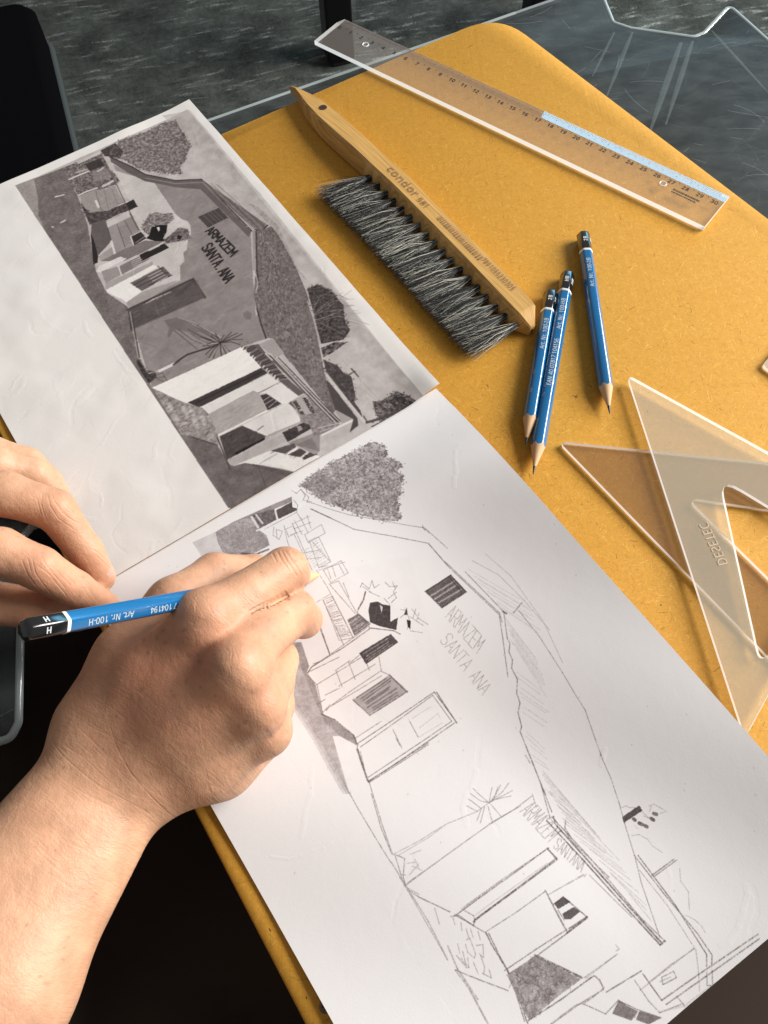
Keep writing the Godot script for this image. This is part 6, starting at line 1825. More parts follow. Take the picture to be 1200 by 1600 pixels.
	p.line([50.5, 95, 56.3, 95.9], 1.6, 0.9, 0.9, 0)
	p.fill([47.5, 104.1, 57.7, 102.9, 63.2, 92, 62.9, 84.3, 64.3, 77.4, 71.4, 75.6, 69.7, 87.6, 70.1, 98.3, 67.1, 107.3], 0.3, 0.14, 0.35, 0.04, 1, 0)
	p.fill([32.8, 72.8, 56.6, 56.7, 70.4, 57.5, 90.5, 58.7, 104.3, 55.3, 117.3, 62, 129, 73, 141.7, 81.8, 142.8, 94.7, 143.2, 117, 124.9, 122.9, 110.2, 117.3, 98.4, 119, 69.6, 107, 71.8, 97.6, 71.1, 79.3, 50.5, 75.2, 27.5, 73.4], 0.8, 0.03, 0, 0.06, 1, 0)
	leaves(p, [47.5, 104.1, 57.7, 102.9, 63.2, 92, 62.9, 84.3, 64.3, 77.4, 71.4, 75.6, 69.7, 87.6, 70.1, 98.3, 67.1, 107.3], 260, 0.7, 0.15, 0.5)
	weather(p, [32.8, 72.8, 56.6, 56.7, 70.4, 57.5, 90.5, 58.7, 104.3, 55.3, 117.3, 62, 129, 73, 141.7, 81.8, 142.8, 94.7, 143.2, 117, 124.9, 122.9, 98.4, 119, 69.6, 107, 71.8, 97.6, 71.1, 79.3, 50.5, 75.2, 27.5, 73.4], 260, Vector2(0.0, 1.0), 5, 1.2, 0.16, 0.4)
	p.fill([56.6, 56.7, 77.6, 32.5, 133, 27.7, 162.8, 43.4, 192.7, 58.5, 192, 56.6, 199, 59.2, 210.7, 61.7, 207.6, 75.6, 204.3, 132.4, 159.7, 121.6, 144.7, 117.7, 142.5, 86.6, 142.4, 82.2, 131.8, 76.6, 130.2, 72.8, 123.6, 70.1, 122.6, 66.9, 118, 64.2, 112, 58.7, 106.3, 55.7, 101, 55.1, 97, 57.6, 90.5, 58.7, 70.4, 57.5], 0.565, 0.04, 0, 0.07, 1, 0)
	p.fill([26.5, 71.3, 33.2, 72.3, 56.6, 56.7, 51.4, 57.2, 38.7, 66.4], 0.6, 0.03, 0, 0.04, 1, 0)
	p.line([21.3, 75.1, 46.3, 77.8, 64.4, 80.5, 88.7, 83.5], 0.8, 0.4, 0.8, 0)
	p.fill([64, 80.3, 62.9, 74.5, 71, 75.4, 70.8, 81.4], 0.18, 0.1, 0, 0.04, 1, 0)
	p.line([62.7, 85.4, 63.3, 74.7], 0.7, 0.9, 0.9, 0)
	weather(p, [56.6, 56.7, 77.6, 32.5, 133, 27.7, 162.8, 43.4, 192.7, 58.5, 199, 59.2, 210.7, 61.7, 207.6, 75.6, 204.3, 132.4, 159.7, 121.6, 142.5, 86.6, 118, 64.2, 106.3, 55.7, 90.5, 58.7], 900, Vector2(0.1, 1.0), 7, 1.8, 0.12, 0.35)
	p.fill([17.8, 69.5, 35.8, 61.8, 47.1, 58.1, 63.9, 44.8, 72.9, 30, 79.2, 30.3, 131.8, 26.3, 135.4, 30.6, 80.6, 35, 69.7, 47.9, 53, 61.1, 39.2, 66.6, 23.4, 71.4], 0.4, 0.05, 0, 0.04, 1, 0)
	p.line([18.2, 69.7, 35.8, 61.8, 47.1, 58.1, 63.9, 44.8, 72.9, 30], 0.9, 0.2, 0.9, 0)
	p.line([50.1, 59.6, 66.6, 46.2, 75.8, 30.7, 131.1, 26.6], 0.8, 0.58, 0.9, 0)
	p.line([72.9, 30, 131.8, 26.3], 0.8, 0.2, 0.9, 0)
	p.fill([72.9, 30, 96.3, 24.7, 133.7, 15.8, 135.8, 21.6, 131, 24.3, 79.2, 30.3], 0.45, 0.1, 0.15, 0.04, 1, 0)
	p.line([76.2, 29.4, 130.9, 25], 0.35, 0.25, 0.7, 0.4)
	p.line([77.9, 28.1, 131.7, 23.3], 0.35, 0.72, 0.7, 0.4)
	p.line([79.6, 26.8, 132.5, 21.6], 0.35, 0.25, 0.7, 0.4)
	p.line([81.2, 25.5, 133.3, 19.9], 0.35, 0.72, 0.7, 0.4)
	p.line([82.9, 24.2, 134, 18.1], 0.35, 0.25, 0.7, 0.4)
	p.line([84.5, 22.9, 134.8, 16.4], 0.35, 0.72, 0.7, 0.4)
	p.line([133.7, 15.8, 135.8, 21.6, 131.7, 23.9], 0.9, 0.2, 0.9, 0)
	p.fill([109.3, 16.4, 116.5, 12.8, 138.4, 10.8, 170.1, 18.3, 187.7, 20, 176.8, 20.8, 144.7, 14.5, 135.7, 14.6], 0.62, 0.14, 0.35, 0.1, 0.6, 0)
	p.fill([132.2, 25.7, 134.9, 21.9, 135.7, 14.6, 144.7, 14.5, 157.3, 16.7, 175.3, 19.9, 196.3, 25.3, 221.1, 34.8, 242.9, 44.1, 255.6, 49.2, 275.7, 55.7, 277.1, 58.6, 226.3, 59.6, 212.8, 58.7, 209.7, 61.9, 197.2, 58.9, 187.1, 55.2, 177.8, 51.3, 156.5, 37.5], 0.455, 0.2, 0.22, 0.1, 1, 0)
	roof_marks(p)
	p.line([132.6, 25.2, 160.5, 40.7], 2.1, 0.62, 0.9, 0.2)
	p.line([133.4, 24, 161.3, 39.6, 172.2, 44.7], 0.8, 0.22, 0.9, 0)
	p.line([161.9, 41.7, 170.6, 44.2, 177.1, 49.4], 0.8, 0.85, 0.8, 0.5)
	p.line([188.1, 55.1, 200, 59.1, 210.2, 61.8], 0.9, 0.22, 0.9, 0)
	weather(p, [132.2, 25.7, 134.9, 21.9, 135.7, 14.6, 144.7, 14.5, 157.3, 16.7, 175.3, 19.9, 196.3, 25.3, 221.1, 34.8, 242.9, 44.1, 255.6, 49.2, 275.7, 55.7, 226.3, 59.6, 212.8, 58.7, 209.7, 61.9, 197.2, 58.9, 187.1, 55.2], 1500, Vector2(0.95, 0.25), 2.2, 0.5, 0.3, 0.7)
	p.fill([101.5, 48.1, 102.2, 33.5, 113.6, 32.9, 113.4, 47.3], 0.29, 0.05, 0, 0.04, 1, 0)
	p.line([102.4, 44.4, 114.1, 43.1], 0.5, 0.46, 0.8, 0)
	p.line([102.5, 41.4, 113.9, 40], 0.5, 0.46, 0.8, 0)
	p.line([102.7, 39.2, 113.9, 38], 0.5, 0.46, 0.8, 0)
	p.line([102.7, 36.9, 113.8, 35.7], 0.5, 0.46, 0.8, 0)
	p.letters("ARMAZEM", Vector2(115.6, 50.2), Vector2(143.8, 47.4), Vector2(113.9, 44.4), 1, 0.13, 1, 0)
	p.letters("SANTA.ANA", Vector2(126.7, 58.9), Vector2(160.9, 60.7), Vector2(125.9, 51.9), 1, 0.13, 1, 0)
	p.fill([186.2, 63.4, 186.3, 60.5, 189.8, 59.7, 193, 62.2, 191.9, 64.5, 188.8, 64.6], 0.42, 0.03, 0, 0.02, 0.6, 0)
	p.fill([67.1, 105.8, 69.2, 97.1, 88.4, 102.6, 94.3, 114.1, 75.9, 110.6], 0.4, 0.05, 0, 0.04, 1, 0)
	p.fill([74.3, 109.9, 81.3, 110.9, 95.1, 114.5, 99.7, 117.1, 99, 119.6], 0.16, 0.08, 0, 0.04, 1, 0)
	p.fill([95.3, 114.3, 92.8, 104, 100.1, 105.3, 99.9, 115.3], 0.66, 0.04, 0, 0.04, 1, 0)
	p.fill([76.4, 99.1, 76.3, 83.3, 91.1, 83.2, 100.2, 92.2, 99.7, 105.1], 0.62, 0.04, 0, 0.04, 1, 0)
	p.line([80.6, 94, 80.8, 88.2], 0.3, 0.42, 0.8, 0)
	p.line([81.8, 94.3, 82.1, 88.4], 0.3, 0.42, 0.8, 0)
	p.line([83.1, 94.5, 83.4, 88.6], 0.3, 0.42, 0.8, 0)
	p.line([84.4, 94.8, 84.8, 88.8], 0.3, 0.42, 0.8, 0)
	p.line([85.7, 95, 86.1, 89], 0.3, 0.42, 0.8, 0)
	p.line([86.9, 95.3, 87.4, 89.2], 0.3, 0.42, 0.8, 0)
	p.line([88.2, 95.5, 88.7, 89.4], 0.3, 0.42, 0.8, 0)
	p.line([89.5, 95.7, 90, 89.6], 0.3, 0.42, 0.8, 0)
	p.line([90.7, 96, 91.3, 89.8], 0.3, 0.42, 0.8, 0)
	p.line([92, 96.2, 92.6, 90], 0.3, 0.42, 0.8, 0)
	p.line([93.3, 96.5, 93.9, 90.2], 0.3, 0.42, 0.8, 0)
	p.line([94.5, 96.7, 95.2, 90.4], 0.3, 0.42, 0.8, 0)
	p.line([95.8, 97, 96.5, 90.5], 0.3, 0.42, 0.8, 0)
	p.line([77.4, 87.3, 77.4, 83], 0.3, 0.42, 0.8, 0)
	p.line([78.8, 87.5, 78.8, 83.2], 0.3, 0.42, 0.8, 0)
	p.line([80.1, 87.7, 80.1, 83.4], 0.3, 0.42, 0.8, 0)
	p.line([81.4, 87.9, 81.4, 83.6], 0.3, 0.42, 0.8, 0)
	p.line([82.8, 88.1, 82.8, 83.8], 0.3, 0.42, 0.8, 0)
	p.line([84.1, 88.3, 84.1, 84], 0.3, 0.42, 0.8, 0)
	p.line([85.4, 88.5, 85.4, 84.2], 0.3, 0.42, 0.8, 0)
	p.line([86.7, 88.7, 86.7, 84.4], 0.3, 0.42, 0.8, 0)
	p.line([88, 88.9, 88, 84.6], 0.3, 0.42, 0.8, 0)
	p.line([76.4, 99.1, 99.7, 105.1], 0.6, 0.3, 0.9, 0)
	p.line([77.4, 92.9, 99.5, 97.7], 0.4, 0.35, 0.9, 0)
	p.line([77.2, 87.6, 90.8, 89], 0.4, 0.35, 0.9, 0)
	p.line([88.1, 102.1, 99.7, 105.1], 1.3, 0.92, 0.9, 0)
	p.fill([91.7, 90.2, 91.5, 83.4, 98.8, 83.3, 99.8, 92], 0.2, 0.1, 0, 0.04, 1, 0)
	p.line([91.7, 90.5, 99.6, 92.2], 0.8, 0.92, 0.9, 0)
	p.line([91.5, 90.4, 91.5, 83.4], 0.6, 0.92, 0.9, 0)
	p.line([98.2, 90.4, 96.8, 83], 0.5, 0.75, 0.9, 0)
	p.line([73.7, 82.1, 89.5, 83.9], 0.9, 0.32, 0.8, 0.4)
	p.fill([89, 81.4, 85.2, 77.2, 81.6, 72.8, 82.3, 68.2, 86.9, 64.5, 88.9, 60.2, 94.4, 61.2, 96.8, 67.3, 92.5, 74.9, 97.5, 80.4, 94.3, 81.8], 0.52, 0.12, 0.5, 0.04, 1, 0)
	leaves(p, [89, 81.4, 85.2, 77.2, 81.6, 72.8, 82.3, 68.2, 86.9, 64.5, 88.9, 60.2, 94.4, 61.2, 96.8, 67.3, 92.5, 74.9, 97.5, 80.4, 94.3, 81.8], 260, 0.8, 0.3, 0.75)
	leaves(p, [107, 74.9, 104.5, 66, 102.8, 62.1, 107.2, 58.4, 115, 60.7, 115.6, 62.1, 113.7, 67.9, 110.4, 75.1], 180, 0.7, 0.15, 0.7)
	p.fill([92.6, 76.4, 93.5, 71.7, 96.8, 67.3, 102.2, 70.8, 105, 74.6, 107.9, 75.3, 105.9, 78.8, 98.8, 83.3, 97.5, 80.4], 0.1, 0.05, 0, 0.04, 1, 0)
	p.fill([94.5, 73.8, 95.1, 72.1, 97.4, 72.9, 98.7, 74.5], 0.9, 0.03, 0, 0.04, 1, 0)
	p.fill([107, 74.9, 104.5, 66, 102.8, 62.1, 107.2, 58.4, 115, 60.7, 116.3, 58.8, 115.6, 62.1, 113.7, 67.9, 110.4, 75.1], 0.42, 0.14, 0.55, 0.04, 1, 0)
	p.fill([108.1, 65.7, 111.3, 64.3, 112.9, 66.7, 110.9, 67.9], 0.12, 0.05, 0, 0.04, 1, 0)
	p.fill([99.5, 115.2, 99.1, 98.2, 100, 84.7, 107.6, 75.9, 108.1, 79.9, 108.2, 92.4, 107.9, 102.6], 0.5, 0.07, 0.05, 0.04, 1, 0)
	p.fill([105.5, 120.9, 102.7, 117.4, 103.2, 103.2, 107.1, 101, 107.3, 110.9, 108, 119.2], 0.9, 0.06, 0, 0.08, 1, 0)
	p.fill([108.8, 93.1, 109.5, 76.1, 114.6, 75.4, 114.5, 94.1], 0.15, 0.05, 0, 0.04, 1, 0)
	p.line([109.2, 86.4, 109.3, 79.4], 0.7, 0.85, 0.9, 0)
	p.fill([110, 107.2, 109.8, 94, 114.5, 94.1, 115.6, 87.4, 117.2, 109.2], 0.52, 0.06, 0, 0.04, 1, 0)
	p.line([109.3, 99.2, 109.5, 93.1], 0.4, 0.85, 0.8, 0)
	p.line([110.8, 99.5, 111.2, 93], 0.4, 0.85, 0.8, 0)
	p.line([112.3, 99.8, 113, 92.8], 0.4, 0.85, 0.8, 0)
	p.line([113.8, 100.1, 114.7, 92.6], 0.4, 0.85, 0.8, 0)
	p.line([115.2, 100.4, 116.4, 92.5], 0.4, 0.85, 0.8, 0)
	p.fill([107.4, 118.2, 109.6, 107.7, 117, 109.2, 117.6, 120.1], 0.62, 0.05, 0, 0.04, 1, 0)
	p.line([109.6, 107.7, 117, 109.2], 0.8, 0.9, 0.9, 0)
	p.fill([117.6, 120.1, 118.7, 89, 121.4, 89.6, 123, 122.7], 0.68, 0.03, 0, 0.04, 1, 0)
	p.fill([122.6, 122.5, 121.4, 89.6, 124.9, 88.5, 126.1, 107.9, 136.3, 105.1, 138.7, 116.5, 134.7, 117.7, 130.5, 120, 125.3, 122.4], 0.95, 0.02, 0, 0.02, 1, 0)
	p.fill([138.7, 116.5, 136.9, 104.6, 140.6, 84.9, 142.4, 82.2, 144.7, 117.7], 0.66, 0.06, 0, 0.1, 1, 0)
	p.fill([126.3, 107.9, 126, 85.4, 135.6, 84.5, 136.1, 104.9], 0.42, 0.05, 0, 0.04, 1, 0)
	p.line([131.6, 106.3, 132.2, 84.9], 0.5, 0.18, 0.9, 0)
	p.line([128.9, 107.1, 128.4, 96.1], 0.5, 0.18, 0.9, 0)
	p.line([134.6, 99.2, 135.6, 84.5], 0.5, 0.18, 0.9, 0)
	p.line([128.1, 96.6, 128, 87.8], 0.6, 0.85, 0.8, 0)
	p.line([130.6, 96.3, 130.3, 87.6], 0.6, 0.85, 0.8, 0)
	p.line([133.1, 96, 132.6, 87.3], 0.6, 0.85, 0.8, 0)
	p.line([135.6, 95.7, 134.9, 87], 0.6, 0.85, 0.8, 0)
	p.line([123.8, 87.9, 133, 86.8], 0.4, 0.2, 0.9, 0)
	p.line([126.8, 88, 127.1, 85.9], 0.5, 0.2, 0.9, 0)
	p.line([135.6, 86.7, 135.4, 84], 0.5, 0.2, 0.9, 0)
	p.fill([144.2, 118.5, 145.3, 75, 162.7, 76.2, 159.9, 123.4], 0.36, 0.06, 0, 0.06, 1, 0)
	p.line([144.2, 118.5, 145.3, 75, 162.7, 76.2], 1.5, 0.27, 0.9, 0)
	p.line([148.1, 74.3, 161.4, 77.2], 1.6, 0.42, 0.6, 0)
	p.line([146.4, 118.2, 159.5, 123.3], 1.2, 0.24, 0.9, 0)
	p.line([146.2, 107.9, 145.8, 102, 146.6, 90.9], 1.1, 0.84, 0.8, 0.4)
	p.line([159.3, 123.5, 162.6, 76.3], 0.5, 0.5, 0.9, 0)
	p.line([148.4, 102.6, 158.7, 105], 0.5, 0.6, 0.5, 0.5)
	p.line([148.8, 97.8, 159.1, 100.3], 0.4, 0.55, 0.5, 0.5)
	weather(p, [144.2, 118.5, 145.3, 75, 162.7, 76.2, 159.9, 123.4], 260, Vector2(0.05, 1.0), 6, 0.8, 0.14, 0.5)
	p.fill([164.2, 104.3, 166.4, 96.3, 177.2, 90, 196, 82.5, 195.1, 91.2, 187, 95.2, 180, 97.1, 173.5, 102.8, 177.3, 107.6, 175.9, 108.3, 170.8, 104.6], 0.47, 0.05, 0, 0.05, 1, 0)
	p.line([166.8, 96.5, 175.8, 90.6, 195.6, 83], 0.55, 0.74, 0.8, 0.3)
	p.line([175.8, 92, 189.3, 85.2, 195, 82.7], 0.55, 0.74, 0.8, 0.3)
	p.line([180.4, 91.7, 196.3, 84.8], 0.55, 0.74, 0.8, 0.3)
	p.line([183.6, 92, 196.6, 85.7], 0.55, 0.74, 0.8, 0.3)
	p.line([188.5, 93.2, 196.9, 88], 0.55, 0.74, 0.8, 0.3)
	p.line([194, 93.4, 197.7, 85.6], 0.55, 0.74, 0.8, 0.3)
	p.line([173.8, 103, 194.3, 98.4], 0.6, 0.3, 0.7, 0.3)
	p.line([174.6, 100.6, 186.3, 97.6, 194, 93.4], 0.6, 0.3, 0.7, 0.3)
	p.line([177.9, 96, 194.1, 89.2], 0.6, 0.3, 0.7, 0.3)
	p.line([180, 91.5, 194.5, 86], 0.6, 0.3, 0.7, 0.3)
	p.line([177.9, 90.3, 193.9, 84.2], 0.6, 0.3, 0.7, 0.3)
	p.line([167.9, 122.9, 174.9, 116.4], 0.4, 0.45, 0.7, 0.3)
	p.line([168.6, 122.6, 170.1, 117.1], 0.4, 0.45, 0.7, 0.3)
	p.line([169.7, 122.4, 179.6, 117.1], 0.4, 0.45, 0.7, 0.3)
	p.line([167.9, 122.2, 167.2, 119.1], 0.4, 0.45, 0.7, 0.3)
	p.line([195.7, 123.3, 195.9, 114.5], 2, 0.93, 0.9, 0)
	p.line([196.3, 114.7, 195, 109.2, 194.5, 104.8, 196.4, 96.1, 197.9, 89.9, 198, 84.4], 1.2, 0.22, 0.9, 0)
	p.line([198, 85.1, 196.1, 79.7, 194.8, 76.2], 0.5, 0.18, 0.9, 0.2)
	p.line([198, 85.1, 197.1, 78.2, 197.3, 73.3], 0.5, 0.18, 0.9, 0.2)
	p.line([198, 85.1, 199.3, 76.6, 199.4, 71.6], 0.5, 0.18, 0.9, 0.2)
	p.line([198, 85.1, 199.9, 78.3, 203, 73.3], 0.5, 0.18, 0.9, 0.2)
	p.line([198, 85.1, 200.9, 79.6, 205.5, 76.5], 0.5, 0.18, 0.9, 0.2)
	p.line([198, 85.1, 203.6, 83.9, 207, 83.7], 0.5, 0.18, 0.9, 0.2)
	p.line([198, 85.1, 203.2, 85.8, 206.6, 86.3], 0.5, 0.18, 0.9, 0.2)
	p.line([198, 85.1, 202.8, 87.7, 206.5, 89.1], 0.5, 0.18, 0.9, 0.2)
	p.line([198, 85.1, 201.3, 89.7, 205, 93.8], 0.5, 0.18, 0.9, 0.2)
	p.line([198, 85.1, 200.3, 91.2, 203.6, 95.8], 0.5, 0.18, 0.9, 0.2)
	p.line([198, 85.1, 198.9, 91.9, 200.5, 96.2], 0.5, 0.18, 0.9, 0.2)
	p.line([198, 85.1, 194.8, 88.2, 194.4, 92.2], 0.5, 0.18, 0.9, 0.2)
	p.line([198, 85.1, 193.1, 86.6, 190.3, 87.2], 0.5, 0.18, 0.9, 0.2)
	p.line([198, 85.1, 193.5, 84.7, 190, 84.2], 0.5, 0.18, 0.9, 0.2)
	p.line([198, 85.1, 195.6, 83, 194.3, 80.9], 0.5, 0.18, 0.9, 0.2)
	p.line([198, 86.4, 196.5, 89.9, 194, 94.8], 0.5, 0.18, 0.9, 0.2)
	p.line([196.3, 86.2, 192.4, 89, 187.1, 92.4], 0.5, 0.18, 0.9, 0.2)
	p.line([198.3, 85.9, 202.3, 91, 204.6, 95.7], 0.4, 0.75, 0.7, 0.3)
	p.line([198.4, 84.6, 201.1, 84.7, 204.9, 83.3], 0.4, 0.75, 0.7, 0.3)
	p.line([199.1, 84.9, 204.8, 87.4], 0.4, 0.75, 0.7, 0.3)
	p.line([197.3, 86.1, 193.1, 88], 0.4, 0.75, 0.7, 0.3)
	p.fill([181.5, 131.1, 181.6, 128.4, 191.2, 129.1, 194.7, 125.5, 199, 127, 200.3, 132.3, 189.7, 132.4], 0.26, 0.12, 0.35, 0.04, 1, 0)
	p.line([180.5, 128.5, 188.4, 129.1, 191.9, 129.4], 0.9, 0.8, 0.8, 0.5)
	p.line([193.9, 129.1, 195.4, 123.1], 1.2, 0.8, 0.8, 0.5)
	p.line([197.3, 128.2, 197.8, 122.3], 0.4, 0.3, 0.8, 0)
	p.line([198.3, 128, 201.2, 122.7], 0.4, 0.3, 0.8, 0)
	p.line([198.7, 127.5, 205.9, 123.7], 0.4, 0.3, 0.8, 0)
	p.line([198.5, 122.6, 204.5, 123.1], 0.4, 0.3, 0.8, 0)
	p.line([146.6, 117.9, 180.2, 129], 1, 0.72, 0.8, 0.3)
	p.line([147.9, 117.5, 180.5, 128.5], 0.7, 0.25, 0.9, 0)
	p.fill([203.9, 132.2, 207.6, 75.6, 227.1, 74.9, 224.1, 120.5, 224.4, 122], 0.95, 0.02, 0, 0.03, 1, 0)
	p.fill([224.1, 120.5, 227.1, 74.9, 232.4, 73.8, 230.7, 116.7], 0.25, 0.05, 0, 0.04, 1, 0)
	p.line([226.8, 116.6, 229.8, 74.4], 0.6, 0.15, 0.9, 0)
	p.fill([230.7, 116.7, 233.1, 74.2, 241.7, 71.6, 241.4, 84.6, 238.1, 86.8, 237.5, 115], 0.9, 0.02, 0, 0.05, 1, 0)
	p.fill([237.5, 115, 238.1, 86.5, 241.1, 85, 254, 87.2, 252.7, 116.7, 244.2, 115.3], 0.685, 0.04, 0, 0.05, 1, 0)
	p.line([252.9, 116.8, 254.4, 86.7], 1.2, 0.95, 0.9, 0)
	p.line([241.2, 84.9, 242, 71.1], 0.7, 0.5, 0.9, 0)
	p.fill([241.8, 85.4, 242.1, 71.5, 256, 67.7, 256.6, 73.6, 257.9, 73.7, 255.4, 78.4, 244, 81], 0.9, 0.02, 0, 0.04, 1, 0)
	p.fill([243.3, 85, 244.4, 81.6, 255.1, 78.2, 254.4, 86.7], 0.24, 0.08, 0, 0.04, 1, 0)
	p.line([247.4, 86.1, 246.9, 80.6], 0.7, 0.68, 0.8, 0)
	p.line([250, 86.2, 249.6, 80.5], 0.7, 0.68, 0.8, 0)
	p.line([252.9, 85.1, 251.6, 78.9], 0.7, 0.68, 0.8, 0)
	p.fill([254.8, 102.5, 256.1, 77.5, 257.5, 74.2, 271.5, 75.1, 268.5, 95], 0.88, 0.02, 0, 0.05, 1, 0)
	p.fill([268.5, 95, 271.5, 75.1, 272.5, 76.4, 270.8, 87, 270.1, 96.6], 0.68, 0.03, 0, 0.04, 1, 0)
	p.line([262.5, 98.9, 261.8, 93.8], 0.6, 0.4, 0.9, 0)
	p.line([254.8, 102.5, 268.4, 95], 0.7, 0.93, 0.9, 0)
	p.fill([254.1, 116.8, 255, 103.3, 268.6, 96.1, 269.6, 103, 269.6, 120.8], 0.3, 0.12, 0.05, 0.04, 1, 0)
	p.fill([268, 115.3, 269, 96.7, 270.2, 98, 269.8, 115], 0.13, 0.05, 0, 0.04, 1, 0)
	p.fill([270.2, 121.1, 272.5, 89.3, 275, 88.1, 277.8, 88.8, 277.6, 95, 275, 119.9], 0.72, 0.04, 0, 0.06, 1, 0)
	p.fill([274.7, 120.1, 278.3, 98.8, 284.4, 87.7, 296.8, 79.3, 300.7, 81.7, 297.5, 95, 291.6, 99.4, 282.8, 108, 276.9, 113.8], 0.93, 0.02, 0, 0.05, 1, 0)
	p.line([281.9, 107.5, 282, 97], 0.5, 0.6, 0.9, 0)
	p.fill([272, 87.7, 272.7, 75.9, 274.3, 68.6, 277.4, 67.8, 278.6, 74.7, 279, 88.5], 0.24, 0.1, 0.2, 0.04, 1, 0)
	p.fill([272.9, 79.1, 273.8, 77.2, 276.6, 77.5, 276.4, 80.2], 0.6, 0.05, 0, 0.04, 1, 0)
	p.fill([278.4, 98.8, 281.5, 86, 284.9, 86.4, 284.9, 93.4], 0.36, 0.08, 0, 0.04, 1, 0)
	p.fill([286, 92.7, 286.5, 85, 290.6, 83.5, 295.1, 78.9, 294, 86.9, 291.5, 88], 0.3, 0.06, 0, 0.04, 1, 0)
	p.line([285.2, 92.9, 284.9, 86.4], 1.2, 0.93, 0.9, 0)
	p.line([291.8, 88.2, 290.9, 83], 1.2, 0.93, 0.9, 0)
	p.fill([282.7, 86, 284.3, 76.2, 294, 77.5, 294.2, 81], 0.6, 0.05, 0, 0.06, 1, 0)
	weather(p, [245.7, 129.4, 258.3, 120.5, 270, 121.1, 274.9, 120.5, 276.9, 113.8, 282.4, 109.1, 297.7, 95.2, 297.3, 133.2, 253.2, 133.4], 1300, Vector2(0.6, 0.3), 1.8, 0.5, 0.3, 0.6)
	weather(p, [203.9, 132.2, 207.6, 75.6, 227.1, 74.9, 224.1, 120.5, 224.4, 122], 160, Vector2(0.05, 1.0), 6, 1.2, 0.1, 0.4)
	weather(p, [238.2, 114, 238.4, 86.3, 254.1, 86.5, 252.5, 116.6], 200, Vector2(0.05, 1.0), 5, 1.4, 0.12, 0.4)
	weather(p, [254.1, 116.8, 255, 103.3, 268.6, 96.1, 269.6, 103, 269.6, 120.8], 260, Vector2(0.2, 1.0), 3, 0.6, 0.2, 0.5)
	weather(p, [274.7, 120.1, 278.3, 98.8, 284.4, 87.7, 296.8, 79.3, 297.5, 95, 282.8, 108], 160, Vector2(0.1, 1.0), 3, 0.8, 0.15, 0.5)
	p.fill([256.6, 73, 257, 64.9, 270, 65.6, 270.8, 74.3], 0.68, 0.03, 0, 0.04, 1, 0)
	p.fill([257, 74.9, 256.6, 73, 270.8, 74.3, 265.1, 73.3], 0.4, 0.06, 0, 0.04, 1, 0)
	p.letters("ARMAZEM", Vector2(258.5, 66.5), Vector2(270.4, 67.6), Vector2(258.7, 64.8), 0.5, 0.2, 1, 0)
	p.letters("SANTA.ANA", Vector2(257.6, 72.2), Vector2(269.4, 73.2), Vector2(257.7, 70.5), 0.5, 0.2, 1, 0)
	p.fill([271.2, 69.5, 272.1, 64.5, 276, 66.3, 274.3, 69.3], 0.93, 0.03, 0, 0.04, 1, 0)
	p.fill([205.3, 132.2, 224.7, 120.9, 232.1, 115.4, 237.9, 114.5, 244.2, 115.3, 252.7, 117, 258.6, 119.9, 245.4, 129.2, 240.8, 133.4], 0.6, 0.1, 0.35, 0.1, 1, 0)
	p.line([229.6, 121.4, 233.1, 121.3], 2.2, 0.82, 0.7, 0.3)
	p.line([236.2, 123, 241.6, 123.9], 2.2, 0.82, 0.7, 0.3)
	p.line([233.6, 131.5, 235.4, 127.8], 2.2, 0.82, 0.7, 0.3)
	p.line([217.9, 129.3, 222.8, 129.8], 2.2, 0.82, 0.7, 0.3)
	p.line([225.3, 123.8, 231.7, 124.6], 2.2, 0.82, 0.7, 0.3)
	p.line([237.1, 118.1, 242.1, 119.5], 2.2, 0.82, 0.7, 0.3)
	p.line([226.6, 130.5, 231.1, 130.2], 2.2, 0.82, 0.7, 0.3)
	p.fill([245.7, 129.4, 258.3, 120.5, 270, 121.1, 274.9, 120.5, 276.9, 113.8, 282.4, 109.1, 297.7, 95.2, 297.3, 133.2, 253.2, 133.4], 0.44, 0.13, 0.06, 0.12, 1, 0)
	p.line([245.4, 129.2, 258.3, 120.5], 0.8, 0.3, 0.9, 0)
	p.line([254, 118.1, 270, 121.1, 275.6, 122.3], 0.8, 0.3, 0.9, 0)
	p.line([282.4, 109.1, 296.3, 112], 0.5, 0.3, 0.7, 0.3)
	p.fill([276.9, 113.8, 282.8, 108, 297.7, 95.2, 297.7, 99.8, 285.1, 108.7], 0.36, 0.12, 0.1, 0.1, 0.7, 0)
	weather(p, [205.3, 132.2, 224.7, 120.9, 237.9, 114.5, 252.7, 117, 258.6, 119.9, 245.4, 129.2, 240.8, 133.4], 420, Vector2(0.1, 0.9), 3.2, 1.1, 0.28, 0.6)
	p.fill([208.2, 76, 211.3, 67.7, 239.2, 67.3, 255.8, 64.1, 256, 67.7, 241, 71.2, 226.8, 74.7], 0.4, 0.07, 0, 0.04, 1, 0)
	p.line([209.9, 75.5, 208.9, 70.3], 0.6, 0.6, 0.85, 0.2)
	p.line([211.4, 75.3, 210.5, 70.1], 0.6, 0.16, 0.85, 0.2)
	p.line([212.9, 75.1, 212.2, 70], 0.6, 0.16, 0.85, 0.2)
	p.line([214.3, 74.9, 213.8, 69.8], 0.6, 0.6, 0.85, 0.2)
	p.line([215.8, 74.7, 215.5, 69.6], 0.6, 0.16, 0.85, 0.2)
	p.line([217.3, 74.5, 217.1, 69.4], 0.6, 0.16, 0.85, 0.2)
	p.line([218.7, 74.2, 218.7, 69.2], 0.6, 0.6, 0.85, 0.2)
	p.line([220.2, 74, 220.3, 69], 0.6, 0.16, 0.85, 0.2)
	p.line([221.6, 73.8, 221.9, 68.9], 0.6, 0.16, 0.85, 0.2)
	p.line([223.1, 73.6, 223.6, 68.7], 0.6, 0.6, 0.85, 0.2)
